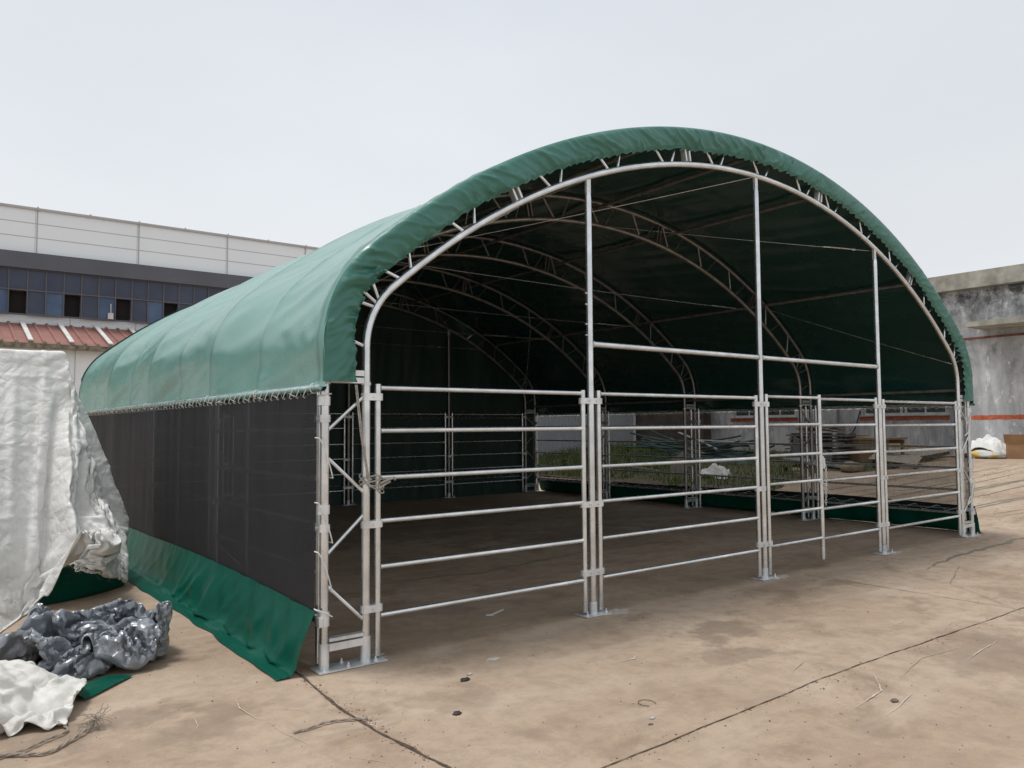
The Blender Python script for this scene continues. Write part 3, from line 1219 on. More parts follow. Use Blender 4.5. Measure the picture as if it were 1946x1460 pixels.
def place_panel(L, x, y, rot, label, group):
    key = round(L, 3)
    if key not in PANEL_CACHE:
        o = PANEL_CACHE[key] = make_panel(L)
    else:
        o = copy_tree(PANEL_CACHE[key])
    o.location = (x, y, 0)
    o.rotation_euler = (0, 0, rot)
    tag(o, label, 'fence section', group)
    return o


fronts = ((T + .085, PX[0] - .085, 'six rail galvanised panel at the front, between the left truss leg and first post'),
          (PX[0] + .085, PX[1] - .085, 'six rail galvanised panel at the front, between the first and second tall posts'),
          (PX[2] + .085, W - T - .085, 'six rail galvanised panel at the front, between the third post and right truss leg'))
for a, c, l in fronts:
    place_panel(c - a, a, 0, 0, l, 'galvanised panels across the front opening')
bx = [T + .085] + [v for p in PX for v in (p - .085, p + .085)] + [W - T - .085]
for k in range(4):
    place_panel(bx[2 * k + 1] - bx[2 * k], bx[2 * k], YB, 0,
                'six rail panel against the green back curtain, %s' % ('left end of the row', 'second from the left end', 'third from the left end', 'right end of the row')[k], 'galvanised panels along the back curtain')
nth = ('nearest the open front', 'second bay from the front', 'third bay from the front', 'rear bay')
for k in range(4):
    for x, s in ((0, 'left'), (W, 'right')):
        place_panel(D - .17, x, k * D + .085, pi / 2,
                    'six rail panel %s, %s' % ('behind the black net on the left side' if s == 'left' else 'inside the see-through net on the right side', nth[k]), 'galvanised panels along the %s side' % s)

# the gate in the third bay
GA, GB, GM = PX[1] + .085, PX[2] - .085, 5.56
gate = empty('corral_gate', (GA, 0, 0), 'galvanised gate with a centre tube, latch plate and hanging chain', 'gate')
for x in (GA, GB):
    b = MB()
    b.tube([(x, 0, .03), (x, 0, 1.79)], .0205, 12)
    b.build('stile', M['steel'], gate, True)
b = MB()
b.tube([(GM, 0, .075), (GM, 0, 1.80)], .0235, 12)
b.build('centre_stile', M['steel'], gate, True)
for z in RZ:
    for a, c in ((GA, GM), (GM, GB)):
        b = MB()
        z_ = z + (.006 if a == GA else -.004) + .012
        b.tube([(a + .018, 0, z_), (a + .03, 0, z_), (c - .03, 0, z_), (c - .018, 0, z_)], [.020, .0165, .0165, .020], 12)
        b.build('rail', M['steel'], gate, True)
b = MB()
b.box((GM + .024, -.012, 1.02), (GM + .072, -.004, 1.13))
b.box((GM + .024, -.012, 1.13), (GM + .05, -.004, 1.15))
b.build('latch_plate', M['plate'], gate)
b = MB()


def link(b, c, ang, tilt, w=.010, h=.019, r=.0028):
    pts = []
    for t in range(10):
        a = 2 * pi * t / 10
        p = Vector((w * cos(a), 0, h * sin(a)))
        p = Matrix.Rotation(tilt, 3, 'Y') @ (Matrix.Rotation(ang, 3, 'Z') @ p)
        pts.append(Vector(c) + p)
    b.tube(pts, r, 5, closed=True)


for k in range(15):
    link(b, (GM + .045 + .010 * sin(k * .35), -.030, 1.055 - k * .029), (k % 2) * pi / 2 + .3, .05 * sin(k))
for k in range(9):
    a = pi * .9 + k * .52
    link(b, (GM + .040 * cos(a) + .004, -.040 * abs(sin(a)) - .004, .86 - k * .006 + .03 * sin(a * .5)), (k % 2) * pi / 2, pi / 2)
b.build('chain', M['plate'], gate, True)

# crumpled silver tarp: grid size, lower corner, step, then second differences of the vertex grid in steps
HEAP = ((88, 72), (-2.0153, 0.6489, 0.0040), 0.002, [
620,1,3,-6,-1,5,3,-4,1,-1,-7,-5,-6,-9,-11,-4,1,-4,0,2,5,-7,-10,5,5,5,2,7,-3,10,3,-1,1,10,8,8,-10,-2,-8,3,-4,1,-6,-3,-7,-3,-10,-8,-9,-11,-12,-13,-14,-13,-11,-10,-7,-8,-8,-8,-9,-4,-1,-4,-6,-10,-7,0,-6,4,-4,-1,7,-6,-6,13,-1,-5,0,9,-9,
-2,6,-4,1,1,4,-2,3,1,1,-6,-2,1,-1,-13,2,-1,7,-7,11,-8,-1,8,5,-4,3,-9,0,1,-3,-4,4,-8,8,-4,0,-2,8,1,0,2,2,1,0,3,2,2,0,1,-1,0,0,-2,-3,2,2,-1,-7,-2,14,-8,7,-5,2,7,-2,-8,6,3,-8,-2,11,-8,-3,9,0,2,0,-2,1,4,-6,5,-9,-4,4,1,-6,-3,-1,9,-11,3,
5,-6,6,5,-3,-7,4,-8,10,-10,-3,10,-8,3,3,-1,1,2,0,2,1,1,7,3,-1,0,2,-1,-1,-1,1,-4,-1,-4,3,-3,3,8,-7,3,-5,6,6,-6,6,2,-6,0,6,-10,-3,12,-6,4,-7,1,6,4,-6,6,-1,-6,4,0,-2,1,3,-8,-5,-3,11,-8,-3,9,-4,5,-3,-3,-4,11,-13,4,-2,0,11,-5,-3,2,-5,0,
7,0,-1,10,-1,-4,7,-1,-1,-1,0,1,-1,-1,-2,1,-2,2,4,2,0,0,1,-6,7,1,0,-6,5,0,-5,5,-7,-3,12,-6,2,-1,-4,8,-3,1,3,1,-5,1,1,3,-15,5,4,-7,-5,14,-7,-4,6,-1,-8,6,2,-11,6,-1,8,5,-13,-1,8,-4,-2,7,-6,-2,7,0,0,5,-6,7,-1,0,-1,-4,0,2,0,6,-5,2,5,-3,
-4,-4,-6,9,8,2,-6,1,-7,2,8,-3,2,2,-4,-4,7,0,0,-1,3,-7,5,-4,0,1,2,-9,5,7,-12,7,-8,-4,13,-7,-1,-1,-1,-3,0,-2,-1,6,6,-5,-1,7,-10,9,-1,-11,2,0,-3,4,9,-5,8,-3,3,0,0,2,-2,2,2,-2,-1,1,4,-6,-4,-2,1,-7,10,-3,4,0,-1,-6,-6,4,5,0,-4,7,-1,4,-2,
0,-2,2,-7,2,-3,-1,-6,6,9,-8,8,-12,12,-10,-8,10,2,-8,-2,0,-3,-2,1,10,-1,-1,0,-7,11,-8,5,0,-5,8,-4,-2,-1,4,-3,7,-5,0,1,-4,3,9,-2,-10,10,-1,-8,-1,-2,1,1,-2,1,10,-1,1,-1,-3,3,-1,1,-4,3,3,1,0,3,-7,2,-9,5,-4,-4,-1,8,3,-6,9,-12,12,-9,7,
-9,3,-3,-8,0,0,1,1,0,-3,4,-4,5,6,-6,-1,-1,-2,13,-8,11,-9,-4,6,-2,-1,2,-3,1,4,-5,6,-2,0,-10,14,-3,-6,-1,-2,-1,-1,0,-3,5,6,4,0,-8,6,-7,10,2,-5,-5,9,-1,-2,-7,6,-13,-4,4,8,-1,8,-1,-6,7,-7,6,-9,2,-6,0,-6,1,3,0,1,3,-3,-1,1,0,1,-4,5,5,-1,
0,5,-11,9,1,-6,1,-5,-1,8,-1,-3,5,-2,-3,2,0,-7,11,-2,1,1,-6,-4,-13,2,1,5,7,2,4,-14,10,-7,9,-1,0,0,-1,5,1,-11,0,3,10,-1,-1,-1,6,-7,7,-2,-5,2,2,-13,-5,3,-3,0,3,9,1,-10,0,0,-2,-5,10,9,-7,0,-2,-6,8,-6,2,6,-6,-1,2,0,3,4,-2,-7,1,4,4,-6,3,
1,-1,-2,-1,-1,-3,-9,-1,-1,5,2,-4,5,0,13,-10,7,4,-1,4,-5,-1,-1,0,11,-3,-3,2,-4,-4,7,-5,6,-1,-1,-3,-1,-16,5,-1,2,1,-4,-4,10,-7,-4,5,16,-1,-10,2,8,-12,4,-3,2,-4,3,5,-3,8,2,-4,-5,9,-8,1,-3,5,1,-6,1,3,-3,-1,-1,10,-6,-7,-10,-1,1,6,5,8,
-8,4,-3,9,-4,0,2,-1,-1,12,0,0,-1,0,-2,-1,-6,5,0,-6,-3,-4,6,2,-9,2,-6,0,-4,1,0,-2,9,3,-7,-5,7,0,3,4,-6,-5,3,2,-1,0,10,-11,6,4,1,-11,7,0,-1,3,0,-2,0,-6,0,2,-1,-2,9,-2,-6,-7,5,10,3,-19,-2,2,2,-1,5,6,0,-2,10,3,0,-6,-2,-7,-8,9,10,-14,2,
5,0,1,-8,1,2,-4,2,-3,0,9,-11,-2,-3,1,2,4,-2,-1,2,7,4,-1,-3,-5,0,-1,0,12,-15,9,0,0,1,2,-1,-8,5,-5,0,3,-2,-2,6,6,-9,1,6,-6,2,-6,5,5,-11,0,0,2,-10,4,2,11,6,-4,-8,-6,1,10,0,-5,-5,13,-13,0,8,6,0,-5,-1,2,-2,-2,-3,-4,20,4,0,-11,-12,-2,3,
0,-3,4,9,4,-6,1,-8,4,-5,2,10,-13,11,0,-7,2,4,-6,-2,4,-2,-2,4,1,-4,-3,10,3,0,-5,-11,4,-7,8,7,-11,-3,1,-2,0,-1,0,-2,2,4,2,1,-5,9,-9,-1,-1,9,-9,-1,3,5,0,-2,2,0,0,5,-8,-1,4,2,1,0,-7,-3,0,-1,1,4,3,10,-3,3,-5,-7,-3,-3,14,-4,1,-3,0,-4,10,
-3,-5,2,-2,-2,7,-1,-2,-6,-2,9,9,-7,-9,6,-7,8,5,-2,-10,11,-13,-1,1,1,6,-3,7,-1,-2,0,3,-7,-6,0,19,-14,-4,4,4,7,-8,2,0,-5,5,-4,1,-5,1,5,2,-7,-1,-2,-2,2,2,0,14,1,-3,-1,-10,8,-11,2,9,3,-5,7,-9,-1,2,-3,2,4,-7,10,8,1,-7,-14,8,11,-6,-9,6,
-9,3,4,4,-9,0,0,3,3,-7,3,1,11,-1,-7,-3,0,-1,9,2,3,-7,-8,7,-5,10,-7,1,4,1,1,-13,3,0,-1,3,-1,3,-4,-5,-1,2,3,-4,6,8,1,-2,-8,10,-7,-4,1,14,-8,-2,-2,-3,4,3,-5,4,-6,12,-5,-1,-4,-13,3,8,-2,-5,7,-1,-5,-5,10,5,-5,-5,-4,1,1,5,5,1,0,-4,-3,-6,
3,4,0,0,1,-2,0,2,4,0,3,6,-14,-5,1,0,1,-1,4,-6,5,-6,-1,4,-6,3,2,1,8,5,-2,-9,7,-4,9,-9,1,-2,0,1,-2,5,1,4,0,10,-4,-3,-2,-7,-1,-1,2,5,-5,5,1,0,-8,8,8,-3,-1,-9,-3,2,3,6,-4,0,-2,-2,-6,0,16,-1,-2,-5,1,-1,4,5,3,-8,-7,4,-7,1,3,0,-2,4,-4,-1,
0,-5,7,4,-3,-4,-3,4,2,2,-3,5,-8,1,0,5,1,0,4,-4,2,-4,6,5,1,0,-1,-4,-10,7,0,-6,7,-7,4,0,5,-7,7,3,-10,-1,-2,-5,0,6,8,0,0,-1,-7,1,3,9,1,1,2,-3,-3,-1,-2,-7,8,-10,0,4,-6,6,-3,1,-1,6,-11,3,1,-1,1,1,1,-2,-1,0,-1,-1,3,-2,1,1,3,4,-1,-1,3,1,
6,4,0,2,-2,-3,-3,-6,7,-1,-1,1,-9,8,-4,5,-7,5,2,-3,-3,0,-8,0,7,7,2,1,-7,2,1,-1,4,1,1,2,3,-3,-9,0,-3,15,-6,-4,1,-7,7,-5,7,-6,5,-8,-1,4,1,3,-6,-2,6,-3,0,-2,-1,-2,1,0,1,0,2,4,2,-2,-5,2,2,1,0,-1,-3,-4,-6,6,-6,6,-1,-4,5,-4,9,-8,3,7,0,-8,
-6,-1,3,7,0,0,-5,1,-2,11,-6,-5,-1,-3,5,3,4,11,-1,-12,0,-1,-2,10,-9,1,-8,3,1,7,3,-14,2,2,7,-6,-1,1,-1,2,-6,0,-1,4,1,1,-3,4,-1,8,-3,1,1,1,1,-1,-1,0,-5,-6,7,2,7,-7,-4,1,-3,0,-1,10,3,1,-7,-8,0,5,4,-2,-4,-4,7,-5,1,-2,-4,2,-1,2,3,-4,6,
-2,1,1,1,-5,10,0,-1,-3,-6,-2,2,15,-8,-9,7,4,-9,-1,2,-3,2,-1,-1,-1,1,-2,7,-5,2,-3,4,-2,4,0,1,3,-2,-1,0,-4,-6,0,9,8,-9,-8,-2,4,-1,-4,10,3,1,-5,-6,0,6,0,0,2,-10,-4,1,3,-2,0,-4,3,6,2,-3,3,2,-1,8,3,-8,-1,6,1,-1,-4,-7,-6,10,8,-14,1,0,-1,
1,-1,0,-1,4,-3,1,-4,1,2,-1,1,1,-1,-2,3,1,4,1,-4,1,-2,7,-8,-2,-4,3,3,-9,-2,1,-4,6,9,-1,0,-7,-1,5,1,2,-10,-1,-1,2,5,2,-5,-3,-1,3,2,2,2,4,2,5,-2,-2,-1,-5,5,6,0,0,-11,-8,2,4,-2,5,-2,-4,7,-4,-1,1,-4,1,4,-7,4,-4,-1,0,-3,2,2,-1,3,3,0,-6,
4,0,5,-14,-1,3,-5,8,-7,-3,-3,-1,5,9,-2,-4,-3,4,8,1,-16,4,7,-4,-3,4,3,3,-8,-3,4,-2,9,4,5,-15,8,-2,-1,0,8,-5,6,-8,6,-3,-9,0,8,-6,0,-1,-1,-2,4,-5,6,-4,-1,0,-5,2,1,-1,-2,2,0,3,0,2,1,0,5,-7,0,3,-7,-5,1,0,-1,0,-4,-2,0,5,2,0,-6,0,4,8,0,
-11,1,3,-2,-2,-1,8,8,-10,-6,8,9,3,-7,-3,-5,9,0,-2,3,4,-3,-3,5,-8,6,-1,-10,1,4,0,-6,6,-2,-1,-3,0,1,-1,-3,1,-1,5,-1,-5,-3,2,13,0,1,0,-6,5,-3,-4,7,-2,-2,-9,2,3,-4,-1,4,-10,8,0,-4,-6,6,0,15,-9,-5,5,-2,0,-1,-3,6,9,-2,-5,-6,-3,11,6,-18,
10,-3,9,-3,6,-4,1,-9,3,-2,-2,0,-4,3,2,1,-2,-1,1,1,-1,-1,2,1,2,-4,-3,-1,-1,-1,-1,4,7,-2,1,0,-11,4,0,-6,9,-2,-4,7,-7,0,8,-12,11,-10,13,-1,4,-15,-1,-2,19,-16,-1,5,-4,0,-4,3,11,5,-5,5,-3,-17,-1,9,2,3,12,-1,-14,1,3,-6,2,-8,-2,1,6,-3,2,
0,1,1,0,-1,-1,1,-2,3,-2,4,-7,-5,-3,2,5,-10,4,13,0,4,-1,-13,3,7,-7,-1,4,-10,3,1,0,11,-14,16,-10,14,-14,11,-5,8,-16,4,-6,2,-2,1,-1,-3,3,11,-1,-13,3,4,-8,16,-17,17,-12,-5,-2,1,4,1,-1,1,1,0,0,1,1,-1,0,5,-2,-3,1,-1,1,-2,0,-1,1,-9,1,1,
12,4,-10,-6,14,-2,3,2,-3,-6,-4,4,-5,3,-3,0,1,2,3,-10,18,-1,6,-10,0,-5,-4,0,-1,-3,3,1,9,6,-4,-6,3,-6,-6,-2,3,-1,5,-8,-2,3,10,-4,-5,2,2,4,-5,4,0,-1,-1,1,4,-5,3,1,-4,0,0,-1,2,-3,5,-12,5,2,-2,9,6,-8,-9,4,3,-1,5,-3,1,-6,3,-3,2,0,0,-3,
12,-3,0,-12,12,3,1,-14,2,10,-2,-5,2,5,4,-9,-8,5,1,1,-4,-4,13,-10,-1,-2,9,-8,2,1,0,3,-1,-3,6,-3,1,2,-2,0,-5,4,0,2,2,-2,-1,5,-7,2,-6,-5,0,0,5,-4,5,3,-6,-7,0,7,-2,3,-3,3,-5,-3,0,8,-5,0,4,3,-1,-3,-8,8,2,-1,7,-7,6,0,3,4,-14,8,-3,-13,4,
1,-2,0,-2,1,0,7,-4,4,-6,3,-2,2,-3,2,0,3,-2,0,2,-1,-1,-2,1,0,2,6,2,-11,7,-1,-5,-5,-2,8,-8,-6,4,11,3,3,-6,-10,1,-1,3,-2,4,0,7,4,-14,3,-5,6,1,10,-13,-6,-1,3,-2,1,4,10,5,-4,0,-17,1,-1,-3,6,-2,7,-4,-1,0,-1,1,6,-2,-1,0,-5,5,0,0,-3,1,2,
-2,2,0,-1,0,2,0,-1,1,2,-9,1,7,-8,4,-5,-4,2,-2,7,9,-5,0,2,-5,-1,0,0,0,4,-8,7,8,-11,0,9,-11,5,1,-6,2,-3,1,-3,1,-2,-1,5,2,1,-4,4,-6,2,6,-2,-2,0,0,-1,8,-9,6,11,-4,-3,-4,4,1,-3,1,-7,-2,6,0,-1,-1,1,0,0,-4,-1,8,-5,1,-4,-4,-2,-3,0,6,2,2,4,
-3,-2,-3,1,1,3,2,-2,-2,-8,1,3,3,-1,8,-10,5,0,-4,6,-5,6,-7,-4,3,-2,4,5,-1,-9,9,-9,3,1,1,-2,4,8,-4,9,0,-12,2,0,-4,-1,2,1,-5,0,11,-9,0,2,2,-1,0,-5,5,3,-6,11,-9,-8,0,-2,5,1,-1,-1,-1,1,1,-1,0,-1,-1,3,-2,5,1,-8,5,5,-8,-2,-1,0,-1,5,1,-4,
5,-1,6,2,-12,3,-4,2,1,2,-8,8,-2,0,5,-6,2,-3,-2,-1,0,5,1,-2,8,-7,0,5,-1,4,-8,9,2,-2,0,-1,6,-1,-6,1,8,-9,1,-5,2,2,10,0,-14,-1,-6,-3,5,6,0,0,1,-3,4,-3,0,5,-3,3,10,1,-10,-8,1,-3,3,0,-3,5,-5,4,3,-8,2,-2,0,-1,14,-9,1,2,-7,9,-5,-4,3,-4,3,
-2,-1,3,-3,7,-1,-2,5,-5,4,-1,5,6,-1,-3,4,0,4,2,-6,-1,3,12,0,-3,-19,9,-2,-6,1,-1,-6,0,9,5,0,1,-2,1,5,2,-6,1,-6,1,3,0,-5,-1,-4,2,4,-5,8,-7,1,0,-2,3,-2,13,-16,6,-2,1,2,-3,1,2,-7,1,-1,11,-1,1,0,-2,1,-1,-5,-2,-3,0,5,1,9,0,-1,0,-4,9,-2,
6,0,-4,4,0,-2,-3,6,-8,-2,-3,1,-4,0,3,9,0,7,2,-1,-4,7,-8,-1,-8,4,1,1,-6,11,-6,-4,2,-3,5,-1,-3,1,-4,10,-11,6,-3,0,3,0,1,-1,-4,2,4,11,-15,6,-2,1,0,-3,1,1,-1,-7,-1,3,5,-2,9,-7,4,4,-12,5,-5,8,-7,-4,2,9,-8,-6,3,-2,2,-1,1,0,1,8,3,-5,0,11,
4,-14,-4,-3,3,0,1,-1,12,-5,3,-2,-7,-2,2,0,0,0,-4,-3,7,-3,0,4,-7,3,0,0,3,10,4,-10,4,-5,0,-5,3,0,-4,7,4,1,-7,-8,1,3,-3,2,8,-4,1,-2,-1,-4,-13,7,-2,-4,-1,3,1,-2,2,4,1,-5,8,-3,0,-1,0,-6,4,0,-4,12,-10,0,7,-3,-4,-2,-3,3,3,-4,3,-1,5,-5,1,
3,-5,10,-2,-3,0,3,-5,0,9,1,-1,-2,-5,0,8,-1,-10,-3,2,0,10,2,1,-6,0,-7,5,10,-13,0,5,-1,0,11,-3,-6,2,-3,0,2,0,-1,0,5,1,1,-8,2,-1,2,1,1,-9,10,7,-12,10,-9,4,9,-2,-4,-1,-3,0,2,-8,8,-3,4,-5,-3,10,-8,4,-1,6,-9,0,4,4,1,-3,-6,4,4,-5,1,1,-2,
-2,3,-3,7,4,0,-11,7,0,-9,8,1,-8,5,9,-15,-8,5,-5,1,-1,2,-3,8,1,-6,1,5,-6,-7,7,-1,2,-5,5,-2,-4,2,-1,4,-2,1,0,0,0,3,-3,8,2,-9,1,-1,7,-6,-5,9,-2,1,-7,0,10,6,-14,2,1,1,-4,-3,2,4,0,1,1,-4,-1,0,0,5,2,-8,0,2,-3,6,3,-5,-4,6,-10,4,4,-5,0,2,
-3,1,-1,3,0,-1,4,-5,-3,4,-2,-1,-2,6,-4,-1,-1,0,-1,3,2,1,-1,-4,6,3,-3,1,1,-1,5,-3,-6,3,1,-3,0,7,5,-5,-8,-3,0,3,2,-1,6,-2,1,-2,0,-3,2,-1,0,-1,1,6,-4,-5,9,-3,0,0,9,-11,-9,0,6,6,-11,4,-1,-5,11,1,-1,-6,6,-6,-1,-4,0,-1,6,-5,6,-4,-4,-1,4,
-4,5,-2,0,5,10,-11,0,2,1,2,-5,3,-3,-8,2,3,3,12,-5,-9,2,-8,0,2,3,7,-1,1,-1,-2,0,3,-5,5,-2,5,-1,-5,3,3,-6,0,3,2,-8,12,-8,0,2,-2,13,-10,0,-3,-3,0,9,5,-9,3,-6,-3,-2,1,-3,0,3,0,1,0,-3,8,-6,4,0,8,-4,-1,0,0,1,0,0,3,0,-5,-2,2,12,-7,-5,7,
-5,-7,-2,5,0,-3,4,5,-1,1,-1,-1,2,-6,6,-3,-1,3,-2,0,-2,6,-3,4,-5,-5,-2,-8,1,7,-9,8,2,4,-9,-1,-1,5,-3,1,-4,-1,5,-3,-5,0,0,2,-2,5,-5,-2,7,-4,13,-14,6,1,0,-1,-3,3,-2,5,0,0,-2,0,-5,4,1,-3,8,-6,-3,-1,7,-4,-3,1,5,3,3,-1,-4,0,-4,0,7,-2,-2,
3,6,-3,0,-5,4,-3,4,-6,-6,4,-1,2,4,-3,0,-2,-4,4,-1,2,5,-1,-10,3,-4,3,-6,-1,2,-3,6,-3,2,4,2,1,-6,0,3,0,-2,-4,3,3,4,0,8,-3,-10,-1,0,0,5,8,-9,5,-13,7,-8,4,3,6,-2,2,2,3,-3,-4,-5,-1,5,-4,-1,7,4,0,-3,-1,1,0,-6,-5,7,-10,7,6,-3,10,3,-17,6,
-3,-2,-1,0,-3,2,-7,0,0,2,1,4,-1,-4,9,-3,5,-8,3,1,2,5,-4,-5,-2,7,-4,0,1,7,-13,9,2,-8,-1,13,-9,-1,-3,10,-9,2,2,5,-2,-1,4,7,-2,-5,-3,-5,0,1,-3,4,8,0,1,-4,1,-2,-3,-2,1,0,7,5,-13,5,7,-6,-4,1,0,2,1,-2,-7,-1,2,2,-1,1,10,-5,-7,4,2,-1,-2,0,
0,3,5,-1,-8,6,3,-5,-2,-2,3,-8,1,5,-1,0,4,6,-6,-2,0,2,0,0,0,5,-8,4,10,0,-1,-4,-3,-8,-2,3,5,7,-1,-3,3,-1,-2,-5,10,-13,2,-4,11,-13,2,3,4,-1,2,0,-1,1,-2,0,2,-5,10,-8,1,6,-1,-8,4,0,0,-2,0,-3,8,5,-6,-6,6,-2,7,5,4,-3,-4,-5,-7,-1,-2,6,6,
-10,9,-5,1,-1,-2,1,1,-6,3,-1,0,2,-2,1,-3,0,0,7,6,-6,5,5,-4,-5,-6,14,-15,1,-5,8,-5,2,3,1,0,2,2,1,-1,-6,3,8,-1,5,-13,-6,8,0,-3,2,0,1,-1,-1,-4,4,9,-10,1,4,-3,-3,-1,3,1,-2,0,1,1,-7,4,0,3,2,-2,-2,0,1,0,-3,-2,1,-1,-1,4,-1,6,-10,0,-1,6,
-4,-3,9,0,1,-12,-3,7,-2,-2,-2,2,-3,1,2,1,1,3,1,11,-3,-14,4,-5,0,7,4,-9,0,3,1,-2,1,0,3,1,-6,-1,1,-1,-1,0,1,-2,0,1,1,2,-2,-1,-2,-1,14,-11,1,0,1,2,-3,0,14,-13,-2,-1,-1,6,-1,-2,3,-9,0,-1,5,0,-8,5,3,-4,-15,4,5,-2,-3,3,1,-2,2,0,-1,0,1,
-1,10,4,-14,1,0,-3,2,3,0,-5,3,2,-1,2,-4,-1,3,0,1,0,-3,0,-3,-1,0,0,9,1,-9,-2,2,0,-1,1,-3,-2,3,6,-2,12,-11,1,0,0,5,-5,3,-5,0,-3,-3,0,-6,-5,0,1,7,4,-2,-11,2,0,6,-6,2,2,-2,4,-2,2,-1,-3,-1,2,6,-9,6,-4,-2,4,0,-2,-1,5,-1,-1,-1,1,-1,0,4,
-4,1,2,-6,2,-4,5,-4,-1,1,0,6,-5,1,2,-1,2,-2,-2,13,-10,-5,0,2,2,-3,-1,1,1,-2,1,-2,1,-10,4,0,-1,-3,1,3,-1,-1,7,-7,3,-3,-1,4,-3,4,-3,3,-2,-3,3,-2,3,-6,4,-2,-1,1,0,7,-3,-1,0,4,-6,9,2,-8,2,-1,-8,3,-1,1,-4,1,4,-3,3,-2,6,-6,4,3,0,-2,6,
-15,1,-1,1,1,1,-1,1,1,-2,0,3,-2,0,-8,-2,2,0,0,-2,0,0,-3,1,1,2,12,2,-6,-4,1,-2,-2,1,2,-4,1,2,-5,0,7,-7,3,1,1,1,0,-1,-2,1,-1,1,5,-3,-1,6,-3,-3,-8,3,0,1,6,-5,-1,4,-4,3,2,2,2,-7,2,-5,-1,0,3,-3,2,-1,-1,-1,0,2,0,-2,-10,5,-6,3,-4,9,-3,9,
1,-9,-3,-2,0,2,8,4,-4,-1,-1,-3,-4,-2,-1,-1,9,-7,-4,4,0,11,-9,2,0,9,-3,-4,-7,5,1,0,8,1,0,-8,11,-6,-10,-1,1,-1,2,-3,7,-3,2,-1,1,-3,-1,0,1,0,-1,1,1,-2,-2,-1,6,-5,1,1,-6,-5,7,-3,0,5,6,-11,2,-3,-3,2,-2,-2,3,9,4,-1,0,-1,4,-1,-3,-10,1,7,
-6,1,3,-7,7,-6,4,-8,0,9,1,-10,3,0,0,9,0,3,-7,-2,8,-5,4,-2,0,-5,-5,2,3,0,0,1,-2,0,5,0,-5,0,0,-1,1,4,-4,1,6,-5,4,-7,-7,5,0,-6,7,3,-9,-4,2,2,0,1,-2,2,3,8,0,1,-8,8,-2,0,-14,6,2,-1,-5,11,-10,1,-3,-2,6,-6,-1,5,-4,12,-5,2,6,4,-1,0,-8,-1,
2,0,-5,3,-2,-3,1,2,0,0,3,0,-6,1,2,0,-2,2,-1,-1,-1,7,-5,0,-3,2,0,-5,1,2,-6,0,2,2,-1,-2,-1,1,-2,0,-1,2,5,0,3,-8,-1,12,1,-11,0,0,2,-3,1,0,-2,5,-8,-1,0,-3,12,-7,7,-4,-1,4,0,0,5,3,-14,0,5,-1,1,-3,-1,4,-1,2,-1,1,3,1,0,-1,-3,-2,1,-3,5,-6,
1,0,-5,0,0,-2,2,-5,1,-2,5,3,4,-2,-5,-4,1,1,3,-2,-4,0,1,1,1,-4,6,0,4,-3,4,-8,-1,0,7,-7,2,-3,4,-1,-4,4,5,-8,7,-7,0,1,0,3,6,1,-9,1,-2,2,-3,0,6,-2,0,0,0,-1,4,1,1,-2,-2,1,-5,0,-1,3,-9,9,5,-4,-3,-5,-4,5,1,2,0,-1,0,-1,0,-5,0,0,3,0,0,-1,
-1,0,0,2,7,0,-6,-3,3,4,-6,2,-3,-1,1,3,-5,6,-1,4,-8,4,0,0,0,-1,0,-1,3,-4,0,-4,2,-1,3,0,2,-1,0,4,-3,0,1,2,-1,-3,-1,-1,4,-7,-8,-1,1,7,-1,-1,-3,-1,0,6,-2,2,-3,-2,-4,0,-3,7,-2,1,-1,-2,2,-1,1,-2,2,4,-5,1,-3,-2,-2,4,2,8,-10,8,-4,-2,-3,5,
1,2,1,4,-5,-2,-1,0,-1,0,4,-4,-3,6,-5,1,-1,2,3,-3,0,-1,0,1,0,2,-2,-2,-4,8,-8,-2,0,1,2,2,3,-2,-2,2,1,1,1,-2,-3,-6,3,-4,6,0,-1,2,-4,0,0,4,-7,0,2,0,0,-3,3,-3,2,3,8,-12,15,-13,3,2,1,0,2,-4,11,4,-1,-2,-6,3,-9,-1,-2,0,1,0,0,1,0,0,-1,1,0,
-1,2,-1,1,-1,-6,2,-11,4,-3,0,2,1,0,3,1,-6,1,-2,6,0,-2,-2,-3,0,-2,5,3,0,2,-4,-5,0,7,-3,-4,-1,0,2,0,0,0,-1,0,9,-6,11,-13,1,6,1,-1,0,-4,-1,2,5,2,-6,2,2,-7,0,0,-1,1,0,0,-1,1,0,1,-1,0,2,-2,3,4,-8,-8,-2,2,-4,0,2,-1,6,-1,3,-2,6,-8,2,-1,8,
-3,-11,2,-2,3,3,0,2,-2,7,-9,-3,1,4,-4,-1,0,1,0,0,-2,-1,0,1,8,-2,-5,6,5,1,-9,-2,1,-2,11,-4,-1,-1,-1,-4,-1,0,3,0,2,0,-2,4,-4,-1,-2,3,4,-3,-1,4,-8,-4,-1,1,-1,0,0,0,4,1,2,-7,3,4,3,-7,-4,13,-5,2,-3,7,-1,-2,1,-6,-2,13,-3,-8,1,-3,-1,0,3,
0,1,-2,3,7,-6,-8,10,-8,-1,1,7,-4,-7,0,7,3,0,-1,2,-9,2,-1,3,3,-3,-1,3,-2,1,-1,-2,-4,6,3,-1,-2,-13,7,-4,-1,0,0,0,-1,2,0,1,5,-3,-3,1,2,-1,-6,4,4,1,2,1,2,-4,-3,5,2,-1,-1,-1,0,2,-3,-4,-1,1,1,5,0,5,-8,0,5,-7,-4,-2,2,2,3,-2,1,1,4,0,-3,-6,
